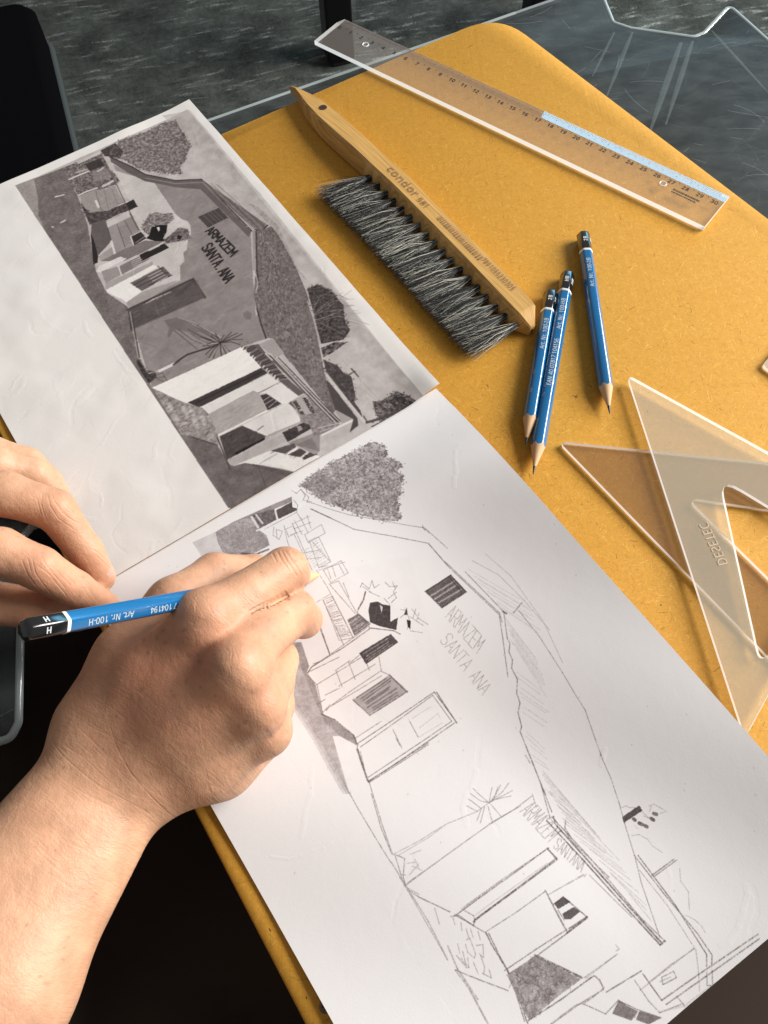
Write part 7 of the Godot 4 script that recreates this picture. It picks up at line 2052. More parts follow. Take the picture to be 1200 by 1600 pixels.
	p.line([224.5, 73.4, 225.2, 68.5], 0.6, 0.16, 0.85, 0.2)
	p.line([225.9, 73.2, 226.8, 68.3], 0.6, 0.16, 0.85, 0.2)
	p.line([227.4, 72.9, 228.4, 68.1], 0.6, 0.6, 0.85, 0.2)
	p.line([228.8, 72.7, 230, 67.9], 0.6, 0.16, 0.85, 0.2)
	p.line([230.2, 72.5, 231.6, 67.8], 0.6, 0.16, 0.85, 0.2)
	p.line([231.7, 72.3, 233.2, 67.6], 0.6, 0.6, 0.85, 0.2)
	p.line([233.1, 72.1, 234.8, 67.4], 0.6, 0.16, 0.85, 0.2)
	p.line([234.5, 71.9, 236.3, 67.2], 0.6, 0.16, 0.85, 0.2)
	p.line([235.9, 71.7, 237.9, 67], 0.6, 0.6, 0.85, 0.2)
	p.line([237.3, 71.5, 239.5, 66.9], 0.6, 0.16, 0.85, 0.2)
	p.line([238.7, 71.3, 241.1, 66.7], 0.6, 0.16, 0.85, 0.2)
	p.line([240.2, 71, 242.6, 66.5], 0.6, 0.6, 0.85, 0.2)
	slat_edge(p, Vector2(207.2, 76.8), Vector2(240.7, 71.7))
	p.fill([211.7, 67.7, 212.6, 58.6, 225.9, 59, 225.6, 64.9], 0.66, 0.04, 0, 0.05, 1, 0)
	p.fill([219.7, 67.7, 225.8, 64.3, 284.8, 58, 281.5, 61.4], 0.33, 0.06, 0, 0.04, 1, 0)
	p.line([219.7, 67.7, 255.2, 63.7], 0.9, 0.85, 0.9, 0)
	p.line([225.8, 64.3, 284.8, 58], 0.9, 0.8, 0.9, 0)
	p.line([221.1, 65.7, 282.3, 60.3], 0.8, 0.84, 0.9, 0)
	p.line([226.7, 66.9, 256.2, 63.6, 281.2, 61.3], 0.6, 0.2, 0.9, 0)
	p.line([226.5, 63.3, 283.7, 57.7], 0.6, 0.25, 0.9, 0)
	p.fill([256.2, 63.6, 281.5, 61.4, 285.3, 59, 285.5, 70.8, 282.8, 74.6, 275.6, 72.9, 271.7, 76, 267.2, 73.9, 271.1, 65.9], 0.55, 0.14, 0.3, 0.04, 1, 0)
	p.line([280.1, 70.2, 283.7, 60.1], 0.6, 0.8, 0.9, 0)
	p.line([282.7, 71.1, 285.1, 61.7], 0.6, 0.75, 0.9, 0)
	p.fill([275.4, 56.2, 286.7, 51.3, 285.5, 57.8], 0.66, 0.04, 0, 0.04, 1, 0)
	p.line([285.5, 70.8, 286.9, 51.4], 1.3, 0.92, 0.9, 0)
	p.fill([256.1, 49.9, 256.9, 48.6, 287.2, 49.1, 291.6, 51.3, 292.9, 57.8, 286.7, 51.3, 275.5, 55.9], 0.3, 0.05, 0, 0.04, 1, 0)
	p.line([250.9, 47, 285.4, 47.3], 1.3, 0.8, 0.9, 0)
	p.fill([279.5, 88.8, 282.5, 70.3, 294, 77.5], 0.42, 0.06, 0, 0.05, 0.5, 0)
	p.fill([192.7, 23.1, 193.1, 20.4, 193.6, 16.1, 197.6, 14.8, 200.8, 13.1, 206.5, 12.2, 216.3, 12.5, 225.5, 17.7, 233.9, 19.4, 237.3, 26.1, 232.2, 38.1, 213.3, 30.7], 0.28, 0.12, 0.4, 0.04, 1, 0)
	leaves(p, [192.7, 23.1, 193.1, 20.4, 193.6, 16.1, 197.6, 14.8, 200.8, 13.1, 206.5, 12.2, 216.3, 12.5, 225.5, 17.7, 233.9, 19.4, 237.3, 26.1, 232.2, 38.1, 213.3, 30.7], 700, 0.8, 0.14, 0.46)
	p.line([211.9, 31.3, 211.9, 20.2, 209.6, 2.2], 0.4, 0.66, 0.7, 0.4)
	p.line([215, 32.5, 217.8, 20.2, 226.9, 7.4], 0.4, 0.66, 0.7, 0.4)
	p.line([216.1, 32.4, 221, 18.5, 235.7, 8.8], 0.4, 0.66, 0.7, 0.4)
	p.line([212.3, 30.8, 208.4, 20.9, 207.7, 7.7], 0.4, 0.66, 0.7, 0.4)
	p.line([218.5, 30.2, 226.9, 26.7, 234.8, 23.7], 0.4, 0.66, 0.7, 0.4)
	p.line([215, 32.5, 217.4, 23.6, 218.6, 8], 0.4, 0.66, 0.7, 0.4)
	p.line([210.6, 30.4, 209.6, 15, 215.9, 4.7], 0.4, 0.66, 0.7, 0.4)
	p.line([216.7, 23.2, 227.3, 13.7, 237.1, 8.2], 0.4, 0.66, 0.7, 0.4)
	p.line([213.2, 23.9, 218.4, 13.8, 224.8, 7.6], 0.4, 0.66, 0.7, 0.4)
	p.line([208.8, 30.1, 202.1, 19.9, 203, 11.5], 0.4, 0.66, 0.7, 0.4)
	p.line([216, 13, 220, 7.4], 0.4, 0.4, 0.7, 0.4)
	p.line([225.5, 17.7, 232.8, 12.8], 0.4, 0.4, 0.7, 0.4)
	p.line([208, 10.2, 213.7, 7.8], 0.4, 0.4, 0.7, 0.4)
	p.line([200.6, 27.6, 214.3, 32, 231.8, 38.6], 0.7, 0.7, 0.9, 0)
	p.fill([234.8, 39.7, 235.8, 31.6, 240.1, 24.9, 240.6, 28.9, 241.5, 36.7, 241.3, 42.4], 0.35, 0.1, 0.9, 0.04, 1, 0)
	p.fill([242.6, 43.2, 250.3, 38.7, 255.8, 38.7, 262.6, 36.7, 273.4, 41.6, 277, 44.6, 284.1, 45, 288.8, 46.8, 253.5, 47.2], 0.29, 0.1, 0.3, 0.04, 1, 0)
	leaves(p, [242.6, 43.2, 250.3, 38.7, 255.8, 38.7, 262.6, 36.7, 273.4, 41.6, 277, 44.6, 253.5, 47.2], 350, 0.7, 0.16, 0.42)
	p.line([259.4, 43.8, 259.7, 32.6], 0.7, 0.25, 0.9, 0)
	p.line([256.9, 33.3, 263.8, 33.1], 0.7, 0.25, 0.9, 0)
	p.line([248.9, 34.2, 281.4, 32.7], 0.25, 0.55, 0.6, 0)
	p.line([269.3, 37.4, 282.3, 34], 0.25, 0.55, 0.6, 0)
	p.line([251.9, 46.9, 291.8, 47.3], 1.5, 0.82, 0.9, 0)
	p.fill([282.5, 36.2, 285.5, 31.9, 284.6, 22, 290.7, 18.3, 300, 16.2, 299.6, 30.1, 297.2, 39.7, 289.9, 39.1], 0.36, 0.14, 0.75, 0.04, 1, 0)
	p.fill([287.5, 29, 287, 22.2, 297.4, 18.6, 297.4, 27.2], 0.22, 0.1, 0.3, 0.04, 1, 0)
	leaves(p, [284.7, 35.5, 285.5, 31.9, 284.6, 22, 290.7, 18.3, 300, 16.2, 299.6, 30.1, 297.2, 39.7, 289.9, 39.1], 420, 0.8, 0.15, 0.6)
	p.line([292.5, 46.4, 294.9, 38.2, 296.2, 27.8], 1.6, 0.28, 0.9, 0)
	p.line([288, 45.5, 291.9, 46, 294.5, 43.5], 0.8, 0.35, 0.9, 0)
	p.fill([296.1, 46, 296.6, 39.3, 299.2, 36.9, 299.7, 45.6], 0.3, 0.1, 0.2, 0.04, 1, 0)
	break_up(p, [8.3, 131.6, 8.9, 6.9, 300.9, 12.4, 295.1, 133.9], 9000)
	p.letters("ARMAZEM", Vector2(115.6, 50.2), Vector2(143.8, 47.4), Vector2(113.9, 44.4), 0.9, 0.13, 1, 0)
	p.letters("SANTA.ANA", Vector2(126.7, 58.9), Vector2(160.9, 60.7), Vector2(125.9, 51.9), 0.9, 0.13, 1, 0)

func draw_house(p: Pad) -> void:
	p.fill([5.3, 157.3, 6.9, 144.5, 13.2, 146.1, 21, 147.4, 16.4, 157.1], 0.83, 0.05, 0, 0.15, 0.8, 0)
	p.fill([54.8, 122.7, 75.8, 71.5, 146.8, 99.9, 135.5, 141.9, 78.1, 144.4], 0.95, 0.01, 0, 0.03, 0.5, 0)
	p.fill([8.9, 94.9, 7.4, 89.3, 6.7, 83.5, 7.1, 78.4, 6.8, 74.2, 7.3, 67.8, 7.2, 62.2, 7.8, 54.4, 8.8, 48.2, 14.4, 45, 19.2, 46.3, 21.7, 48.6, 27.1, 45.5, 31.2, 44.2, 32.8, 48.8, 37.9, 48.2, 39.7, 50.2, 42.4, 54.1, 45.7, 55, 46.1, 58.7, 50.2, 59.5, 52.3, 63, 55.4, 61.8, 56.8, 65.5, 50.8, 72.6, 39.6, 80.9, 32.1, 85.2, 22.1, 90.6, 14.6, 92.5], 0.7, 0.14, 0.42, 0.2, 1, 0)
	scribble(p, [13.6, 90.5, 9.4, 63.7, 14.2, 47.7, 29.3, 47, 53.3, 63.7, 37.6, 79.6], 900, 0.42, 0.5)
	leaves(p, [8.9, 94.9, 7.4, 89.3, 6.7, 83.5, 7.1, 78.4, 6.8, 74.2, 7.3, 67.8, 7.2, 62.2, 7.8, 54.4, 8.8, 48.2, 14.4, 45, 19.2, 46.3, 21.7, 48.6, 27.1, 45.5, 31.2, 44.2, 32.8, 48.8, 37.9, 48.2, 39.7, 50.2, 42.4, 54.1, 45.7, 55, 46.1, 58.7, 50.2, 59.5, 52.3, 63, 55.4, 61.8, 56.8, 65.5, 50.8, 72.6, 39.6, 80.9, 32.1, 85.2, 22.1, 90.6, 14.6, 92.5], 1500, 0.8, 0.36, 0.84)
	p.fill([10.5, 93.9, 8, 81.7, 21, 76.7, 22.8, 88.5], 0.5, 0.14, 0.25, 0.1, 0.5, 0)
	p.fill([6.9, 144.5, 7.3, 133.3, 8.1, 127.5, 10.6, 122.6, 18.5, 125.9, 24.2, 124.2, 30.3, 125.9, 29.6, 136.2, 21, 147.4, 12.9, 146.6], 0.66, 0.24, 0.2, 0.12, 1, 0)
	p.fill([7.3, 133.3, 9.9, 114.4, 12.2, 100.2, 15, 100.6, 11.5, 123.1], 0.62, 0.2, 0.1, 0.1, 1, 0)
	p.fill([9, 124.8, 13.1, 113.1, 19.2, 114.6, 18.5, 125.9], 0.46, 0.2, 0.3, 0.04, 1, 0)
	p.fill([14.2, 113.1, 14.7, 101.1, 20.5, 103.8, 19.4, 114.3], 0.36, 0.14, 0.1, 0.04, 1, 0)
	p.line([10.2, 124.9, 17.4, 125.3], 1.3, 0.93, 0.9, 0)
	p.line([10.4, 122.4, 16.6, 122.2], 1, 0.9, 0.9, 0)
	p.line([18.7, 126.7, 20.4, 113.6], 1.1, 0.95, 0.9, 0)
	p.line([14, 113, 18.9, 114.7], 1, 0.95, 0.9, 0)
	p.line([25.8, 139.6, 30.6, 134.3, 32, 127.6], 1, 0.32, 0.8, 0.4)
	p.fill([8.5, 99.9, 9.1, 97, 11.9, 97.4, 12.2, 93.6, 16.9, 94.6, 20.8, 99, 20.5, 102.7, 17.5, 104.8], 0.97, 0.01, 0, 0.04, 1, 0)
	p.pencil([8.5, 99.9, 11.8, 98.6, 10.9, 95.5, 17.5, 94.6, 19.3, 96.8, 22.1, 94.6, 29.4, 90.1, 39.2, 83.3, 50.8, 72.6, 60.6, 63.5, 68.2, 56.2, 83.9, 53.7], 0.35, 0.42, 0.8)
	p.pencil([23.7, 97.5, 35.9, 91.6, 47.3, 86, 61.2, 73.1, 76, 59.8, 91.5, 59.2], 0.4, 0.32, 0.8)
	p.pencil([24.3, 97.3, 34.7, 92.2], 0.6, 0.25, 0.8)
	p.pencil([14.1, 102, 18, 101.8, 21.4, 104.6, 25.9, 104.8], 0.35, 0.42, 0.8)
	p.pencil([10.9, 95.5, 15.4, 95.7, 17, 97.9, 20.6, 94.9], 0.35, 0.42, 0.8)
	p.pencil([65.8, 56.5, 69.2, 56.9, 67.1, 56.8, 72.3, 55.8], 0.35, 0.42, 0.8)
	p.pencil([20.4, 123.2, 21.4, 104.6], 0.32, 0.4, 0.7)
	p.pencil([24, 113.9, 33.5, 117.2, 40.9, 119.1], 0.32, 0.4, 0.7)
	p.pencil([25.4, 109.7, 52.4, 114.9, 55, 115.3], 0.32, 0.4, 0.7)
	p.pencil([26.7, 114.3, 27.3, 110.2, 31.9, 111.1, 31.8, 115.5, 26.7, 114.3], 0.32, 0.4, 0.7)
	p.pencil([22.2, 118.6, 26, 121.5, 30, 120.1, 26.8, 116.2, 23.9, 118.3, 28.3, 120.4], 0.32, 0.4, 0.7)
	p.pencil([25, 108.1, 34.8, 109], 0.32, 0.4, 0.7)
	p.pencil([25.4, 104.4, 35.4, 106.2], 0.32, 0.4, 0.7)
	p.pencil([26.2, 101.1, 34.2, 103.5], 0.32, 0.4, 0.7)
	p.pencil([26, 110, 27.4, 100.5], 0.32, 0.4, 0.7)
	p.pencil([29.2, 110.7, 31.1, 101.6], 0.32, 0.4, 0.7)
	p.pencil([31.1, 114.4, 32.8, 107.7], 0.32, 0.4, 0.7)
	p.pencil([35.5, 108.1, 35.4, 98.1, 40.7, 99.2, 40.5, 109, 35.5, 108.1], 0.32, 0.4, 0.7)
	p.pencil([39.9, 108.1, 40.7, 103.1, 56.3, 105.4, 55.7, 111.9, 39.9, 108.1], 0.32, 0.4, 0.7)
	p.pencil([40.4, 107.4, 56, 105.8], 0.32, 0.4, 0.7)
	p.pencil([32.3, 112.6, 54.4, 116.2], 0.32, 0.4, 0.7)
	p.pencil([55.7, 111.9, 57.3, 107.9], 0.32, 0.4, 0.7)
	p.pencil([58.1, 110.9, 58.7, 100.9, 66.2, 101.7, 66, 111.6, 58.1, 110.9], 0.32, 0.4, 0.7)
	p.pencil([58.8, 108.9, 64.1, 110.4], 0.32, 0.4, 0.7)
	p.pencil([58.7, 106.3, 64.3, 108], 0.32, 0.4, 0.7)
	p.pencil([59.4, 102.9, 65.3, 103.6], 0.32, 0.4, 0.7)
	p.pencil([56.2, 113.6, 67, 114.1, 95.1, 118.2], 0.32, 0.4, 0.7)
	p.pencil([67.2, 108, 86.3, 109.9], 0.32, 0.4, 0.7)
	p.pencil([66.2, 112.4, 67.2, 108], 0.32, 0.4, 0.7)
	p.pencil([71.5, 119.5, 72.3, 114.8, 95.3, 118.3, 92.7, 124.5, 71.5, 119.5], 0.32, 0.4, 0.7)
	p.pencil([70.6, 122.7, 70.7, 115.2], 0.32, 0.4, 0.7)
	p.pencil([78.1, 127.4, 88.4, 129.7], 0.32, 0.4, 0.7)
	p.pencil([56.8, 112.7, 60.3, 99.7], 0.32, 0.4, 0.7)
	p.pencil([44, 114.7, 47.4, 106.7], 0.32, 0.4, 0.7)
	p.pencil([47.6, 115.7, 51.5, 108.1], 0.32, 0.4, 0.7)
	p.hatch(Vector2(42.4, 108.7), Vector2(55.4, 111.8), Vector2(41.3, 104.1), Vector2(56, 105.8), 14, 0.25, 0.5, 0.6)
	p.hatch(Vector2(72.3, 119.4), Vector2(91.8, 123.9), Vector2(72.6, 115), Vector2(94.9, 118.4), 26, 0.3, 0.42, 0.7)
	p.hatch(Vector2(42, 113.5), Vector2(55.6, 114.4), Vector2(42.1, 109.1), Vector2(54.9, 111.4), 10, 0.25, 0.55, 0.6)
	p.hatch(Vector2(68.1, 108.6), Vector2(86.9, 110.9), Vector2(69.9, 106), Vector2(86.3, 109.9), 0, 0.3, 0.5, 0.6)
	p.fill([86.6, 115.7, 86.9, 109.4, 94.6, 107.6, 95.1, 117.3], 0.5, 0.25, 0.1, 0.04, 1, 0)
	p.hatch(Vector2(87.6, 115.7), Vector2(94.8, 116.8), Vector2(87.1, 109.8), Vector2(94.4, 107.9), 6, 0.5, 0.9, 0.8)
	p.fill([85.5, 101.9, 87, 98.5, 89.8, 97.2, 92.3, 94.6, 99.1, 99.2, 99.4, 95, 104.1, 99.2, 98, 104.7, 93.7, 107.4, 88.6, 104.8], 0.3, 0.26, 0.1, 0.04, 1, 0)
	p.fill([88.9, 98.5, 90.7, 97.9, 93.1, 100.2], 0.85, 0.05, 0, 0.04, 1, 0)
	p.pencil([76.1, 101.2, 74.6, 99, 79.1, 97.9, 76.4, 94.4, 80, 95.6, 80.1, 92.5], 0.32, 0.38, 0.8)
	p.pencil([80.4, 89.5, 83.7, 89.3, 85.7, 85.9, 87.3, 89.2, 90.5, 89.5, 91.3, 93.2], 0.32, 0.38, 0.8)
	p.pencil([79.4, 100.3, 83.2, 104.7, 84.8, 108.3, 88.2, 111.1, 93.2, 107.7], 0.32, 0.38, 0.8)
	p.pencil([80.3, 99, 85.2, 96], 0.32, 0.38, 0.8)
	p.pencil([87.3, 94.9, 91.9, 94.3], 0.32, 0.38, 0.8)
	p.pencil([88.5, 93.2, 88.2, 87.9], 0.32, 0.38, 0.8)
	p.pencil([82.3, 86.4, 85.7, 87.4], 0.32, 0.38, 0.8)
	p.pencil([76.2, 100, 80.9, 98.2], 0.32, 0.38, 0.8)
	p.pencil([79.4, 100.3, 82.1, 103.4, 84.8, 108.3], 0.7, 0.25, 0.8)
	p.pencil([95.9, 109.1, 103.4, 100.6, 106.7, 98.8], 0.5, 0.25, 0.8)
	p.pencil([96.4, 91.6, 98.6, 89.6, 104, 91.3, 106.7, 94.7], 0.3, 0.42, 0.75)
	p.pencil([97.2, 89.4, 99.6, 90.3], 0.3, 0.42, 0.75)
	p.pencil([99.7, 86.9, 105.6, 86.9, 110.6, 85], 0.3, 0.42, 0.75)
	p.pencil([107.9, 94.1, 112.4, 89.7], 0.3, 0.42, 0.75)
	p.pencil([100.7, 85.5, 104, 89.3], 0.3, 0.42, 0.75)
	p.pencil([99.9, 94, 99.9, 91.9], 0.3, 0.42, 0.75)
	p.pencil([103.1, 85.2, 105.9, 88.6], 0.3, 0.42, 0.75)
	p.pencil([102, 90, 109.8, 87.2], 0.3, 0.42, 0.75)
	p.fill([99.9, 91.9, 97.8, 88.6, 101, 90.4], 0.3, 0.1, 0, 0.04, 1, 0)
	p.fill([102.7, 92.1, 104.3, 90.9, 107.6, 93.5, 105.9, 93.8], 0.2, 0.1, 0, 0.04, 1, 0)
	p.fill([103.3, 120.1, 104.2, 102.5, 109.6, 101.9, 109.7, 120.4], 0.34, 0.28, 0.1, 0.04, 1, 0)
	p.hatch(Vector2(104.1, 120), Vector2(109.3, 120.1), Vector2(104.7, 104.9), Vector2(109.2, 104.6), 4, 0.5, 0.85, 0.7)
	p.fill([96, 76.2, 96.3, 61.1, 108, 60.1, 107.7, 74.5], 0.42, 0.3, 0.15, 0.04, 1, 0)
	p.line([99.5, 75.5, 100, 61.7], 0.9, 0.84, 0.8, 0.4)
	p.line([101.9, 75.2, 102.2, 61.9], 0.9, 0.84, 0.8, 0.4)
	p.line([104.5, 74.7, 105.5, 61.5], 0.9, 0.84, 0.8, 0.4)
	p.pencil([96, 76.2, 96.3, 61.1, 108, 60.1, 107.7, 74.5, 96, 76.2], 0.6, 0.2, 0.8)
	p.pencil([96.7, 62.1, 106.8, 61.8], 0.6, 0.25, 0.8)
	p.letters("ARMAZEM", Vector2(112.4, 76.2), Vector2(136.3, 74.8), Vector2(109.5, 68.7), 0.32, 0.52, 0.8, 0.8)
	p.letters("SANTA", Vector2(120.4, 85.4), Vector2(139.6, 84.9), Vector2(119.9, 78.9), 0.32, 0.52, 0.8, 0.8)
	p.letters("ANA", Vector2(142.4, 84.9), Vector2(153.5, 84.9), Vector2(142, 78.5), 0.32, 0.52, 0.8, 0.8)
	p.fill([76.1, 150, 83.2, 139.8, 95.1, 143, 97.2, 145.9, 104.5, 145.3, 117.5, 149.7, 123.3, 147, 135.1, 143.2, 138.6, 144.8, 130.4, 149, 128.7, 151.5, 139.1, 152.1, 155, 158.6, 152.8, 161.7, 140.4, 161.1, 125.9, 160.1, 110.4, 159.9, 98.9, 161.1, 87.4, 158], 0.66, 0.22, 0.16, 0.16, 0.3, 0)
	p.fill([77, 148.7, 83.2, 139.8, 95.1, 143, 97.2, 145.9, 104.5, 145.3, 117.5, 149.7, 123.3, 147, 135.1, 143.2, 138.6, 144.8, 130.4, 149, 128.7, 151.5, 138.2, 153.4, 154.6, 159.2, 153.6, 160.5, 141.2, 159.9, 126.8, 158.9, 111.3, 158.7, 99.8, 159.9, 88.3, 156.8], 0.66, 0.22, 0.16, 0.16, 0.35, 0)
	p.fill([77.9, 147.4, 83.2, 139.8, 95.1, 143, 97.2, 145.9, 104.5, 145.3, 117.5, 149.7, 123.3, 147, 135.1, 143.2, 138.6, 144.8, 130.4, 149, 128.7, 151.5, 137.4, 154.6, 154.2, 159.8, 154.5, 159.3, 142, 158.7, 127.6, 157.6, 112.2, 157.4, 100.7, 158.6, 89.1, 155.5], 0.66, 0.22, 0.16, 0.16, 0.4, 0)
	p.fill([82.2, 143.2, 83.2, 139.8, 95.1, 143, 96.6, 145.2, 104.5, 145.3, 117.4, 149.9, 123.7, 147, 135.4, 143.1, 138.1, 144.7, 131.5, 148.4, 121.8, 151.1, 108.6, 149.2, 94, 146.5], 0.56, 0.2, 0.12, 0.12, 0.5, 0)
	p.fill([128.7, 151.5, 130.7, 149.2, 137.4, 147.2, 144.9, 150.9, 154.6, 159.2, 135.5, 153.6], 0.965, 0.02, 0, 0.04, 1, 0)
	p.pencil([71.5, 119.7, 95.7, 123.8], 0.35, 0.38, 0.8)
	p.pencil([78.6, 127.6, 96.1, 131.8], 0.35, 0.38, 0.8)
	p.pencil([66, 112.5, 86, 110.7], 0.35, 0.38, 0.8)
	p.pencil([69.4, 106.6, 77.3, 108.4], 0.35, 0.38, 0.8)
	p.pencil([96.1, 142.6, 95.9, 130.7, 94.9, 108.5], 0.35, 0.38, 0.8)
	p.pencil([98.3, 145.9, 104.3, 144.5, 105.1, 128.6, 106, 109.2], 0.35, 0.38, 0.8)
	p.pencil([104.3, 144.5, 116.7, 149.4, 115.9, 133.8, 116, 116, 110.1, 113.3], 0.35, 0.38, 0.8)
	p.pencil([97, 145.2, 99.3, 128.9], 0.35, 0.38, 0.8)
	p.pencil([103.7, 133.6, 112, 135.5], 0.35, 0.38, 0.8)
	p.pencil([103.8, 126.5, 112.3, 128.6], 0.35, 0.38, 0.8)
	p.pencil([110.8, 136.3, 112, 116.6], 0.35, 0.38, 0.8)
	p.pencil([117.2, 150.1, 115.7, 144.7], 0.35, 0.38, 0.8)
	p.pencil([116.6, 145, 118.3, 117.6], 0.35, 0.38, 0.8)
	p.pencil([116.4, 116.3, 120, 114.1, 131.3, 111.6], 0.35, 0.38, 0.8)
	p.pencil([130.3, 132.3, 131.3, 114.6], 0.35, 0.38, 0.8)
	p.pencil([135.4, 142.7, 135.6, 129.4], 0.35, 0.38, 0.8)
	p.pencil([116.6, 145.3, 117.1, 147.5], 0.35, 0.38, 0.8)
	p.pencil([95.2, 140.8, 96.3, 136.2], 0.35, 0.38, 0.8)
	p.pencil([110.8, 144.1, 111.7, 136.9], 0.35, 0.38, 0.8)
	p.pencil([112.3, 149.6, 112.2, 145], 0.35, 0.38, 0.8)
	p.pencil([103.7, 133.6, 103.6, 125.7], 0.35, 0.38, 0.8)
	p.pencil([109.8, 119.8, 112.8, 120.5], 0.35, 0.38, 0.8)
	p.pencil([104.2, 120.8, 104.6, 126.3], 0.35, 0.38, 0.8)
	p.pencil([97, 145.2, 95.9, 141.8, 96.7, 124.5, 96.4, 109.5], 0.5, 0.28, 0.8)
	p.pencil([137.6, 144.2, 133.6, 143.5, 122.9, 146.7, 117.2, 150.1], 0.6, 0.3, 0.8)
	p.pencil([77.3, 127.4, 95.9, 131.7], 0.6, 0.3, 0.8)
	p.fill([120.1, 134.8, 120, 114.1, 131.2, 111.8, 130, 132.1], 0.72, 0.12, 0.1, 0.04, 1, 0)
	p.hatch(Vector2(120.7, 134.7), Vector2(129.9, 132), Vector2(120.3, 114.3), Vector2(131, 112), 7, 0.6, 0.32, 0.8)
	p.pencil([120.1, 134.8, 130.3, 132.3, 131.2, 111.8], 0.5, 0.3, 0.8)
	p.pencil([120, 114.1, 131.4, 112], 0.6, 0.3, 0.8)
	p.pencil([120.1, 132.6, 120.5, 116.4], 0.5, 0.3, 0.8)
	p.pencil([137.7, 144.9, 138.5, 101.7, 155.4, 101.8, 154.9, 149.4, 139.9, 145.5, 137.9, 143.8], 0.42, 0.28, 0.8)
	p.pencil([140, 143.9, 139.5, 103.1, 154, 103.3, 153, 148.5], 0.38, 0.35, 0.8)
	p.pencil([140, 145.4, 154, 149.5], 0.5, 0.3, 0.8)
	p.pencil([142.3, 118.7, 151.3, 119.8], 0.35, 0.4, 0.8)
	p.pencil([141.7, 127.1, 151, 128.6], 0.35, 0.4, 0.8)
	p.pencil([146.1, 128.2, 149.6, 128.7], 0.35, 0.4, 0.8)
	p.pencil([142.7, 117.3, 143.2, 107.1], 0.3, 0.6, 0.5)
	p.pencil([151.4, 119.6, 152.3, 107.1], 0.3, 0.6, 0.5)
	p.pencil([148, 117.1, 147.6, 106.3, 150, 106.7], 0.3, 0.6, 0.5)
	p.pencil([139.4, 101, 156, 101.8], 0.5, 0.3, 0.8)
	p.pencil([76, 59.8, 91.5, 59.2, 126.9, 54.3, 137.3, 60.2, 153.1, 69.8], 0.4, 0.38, 0.8)
	p.pencil([88.7, 59.1, 109.5, 55.9, 126.2, 53.7, 130.4, 55.5], 0.4, 0.4, 0.8)
	p.pencil([99.3, 54, 127.8, 51.4], 0.4, 0.4, 0.8)
	p.pencil([127.5, 51.8, 138.5, 58.4, 141, 58.9, 143.9, 61.9, 148, 63, 150.8, 65.9, 156.3, 66.8, 161.4, 71.2, 165.6, 72.8, 168.4, 76.4, 174.5, 78.9, 175.7, 80.9, 184.1, 83.5, 197, 87.3, 203.7, 88.9], 0.45, 0.33, 0.8)
	p.pencil([130.1, 48.1, 128.5, 41.5], 0.6, 0.4, 0.8)
	p.pencil([126.5, 51.8, 128.4, 51.1], 0.9, 0.3, 0.8)
	p.hatch(Vector2(92.1, 54.4), Vector2(124.1, 52), Vector2(129.6, 39.8), Vector2(151.8, 43.4), 9, 0.26, 0.62, 0.5)
	p.hatch(Vector2(128.2, 52.4), Vector2(139.2, 57.5), Vector2(160.3, 53.3), Vector2(173.6, 61.4), 10, 0.26, 0.62, 0.5)
	p.hatch(Vector2(149.8, 64.4), Vector2(169, 75.5), Vector2(169.5, 59.5), Vector2(183.5, 69.6), 7, 0.26, 0.62, 0.5)
	p.hatch(Vector2(174.6, 78.7), Vector2(190.7, 84.8), Vector2(188.8, 76.6), Vector2(197.9, 81.4), 5, 0.26, 0.62, 0.5)
	p.pencil([96.7, 47.7, 110.1, 41.9, 128, 40, 147.2, 39.7], 0.3, 0.55, 0.7)
	p.pencil([140, 145.8, 148, 148.1, 154.6, 149.5], 0.35, 0.42, 0.8)
	p.pencil([141.7, 145.1, 153.5, 149.4], 0.35, 0.42, 0.8)
	p.pencil([150.2, 158.5, 162.3, 159.4, 175.3, 159.9, 187.9, 159.8], 0.35, 0.42, 0.8)
	p.pencil([154.9, 149.1, 163, 151.6, 173.4, 154.6, 185.9, 157.3], 0.35, 0.42, 0.8)
	p.pencil([159.8, 151.3, 173.9, 155.5, 185.6, 157.7], 0.35, 0.42, 0.8)
	p.pencil([185.9, 157.3, 187.6, 155.6, 190.2, 154.1, 195.6, 158.6, 198.9, 160], 0.35, 0.42, 0.8)
	p.pencil([187.1, 157, 194.3, 159.1, 198.8, 160.2], 0.35, 0.42, 0.8)
	p.pencil([194.3, 159.1, 195.4, 157.5], 0.35, 0.42, 0.8)
	p.pencil([154.6, 149.5, 155.2, 134.2, 155.9, 117.5], 0.42, 0.3, 0.8)
	p.pencil([155.3, 149.4, 156.6, 118], 0.4, 0.4, 0.8)
	p.pencil([187.9, 159.8, 200.2, 159.7, 215.3, 160.2, 230.9, 162], 0.5, 0.5, 0.6)
	p.pencil([194.7, 160, 204, 160.2, 230.3, 162.1], 0.4, 0.5, 0.6)
	p.pencil([227, 159.1, 235.8, 160.6, 248.8, 160.3], 0.6, 0.5, 0.6)
	p.pencil([235.6, 161.5, 245.1, 160.9, 258.1, 161.9], 0.5, 0.5, 0.6)
	p.pencil([240.5, 160.7, 257.2, 162.3], 0.5, 0.55, 0.6)
	p.pencil([185.9, 156.7, 187.7, 145.1, 188.2, 139.6, 188.7, 131.6, 192.2, 117.9, 192.3, 111.2], 0.35, 0.55, 0.7)
	p.pencil([187.5, 154.9, 188.8, 141.2, 189, 130.6], 0.35, 0.6, 0.6)
	p.pencil([192.3, 111.2, 186.4, 112.8, 183.4, 113], 0.35, 0.5, 0.75)
	p.pencil([192.3, 111.2, 189.2, 113.8, 184.3, 115.5], 0.35, 0.5, 0.75)
	p.pencil([191.6, 115.6, 187, 117, 185.7, 117.9], 0.35, 0.5, 0.75)
	p.pencil([192.3, 111.2, 189.6, 108.2, 187.7, 105.9], 0.35, 0.5, 0.75)
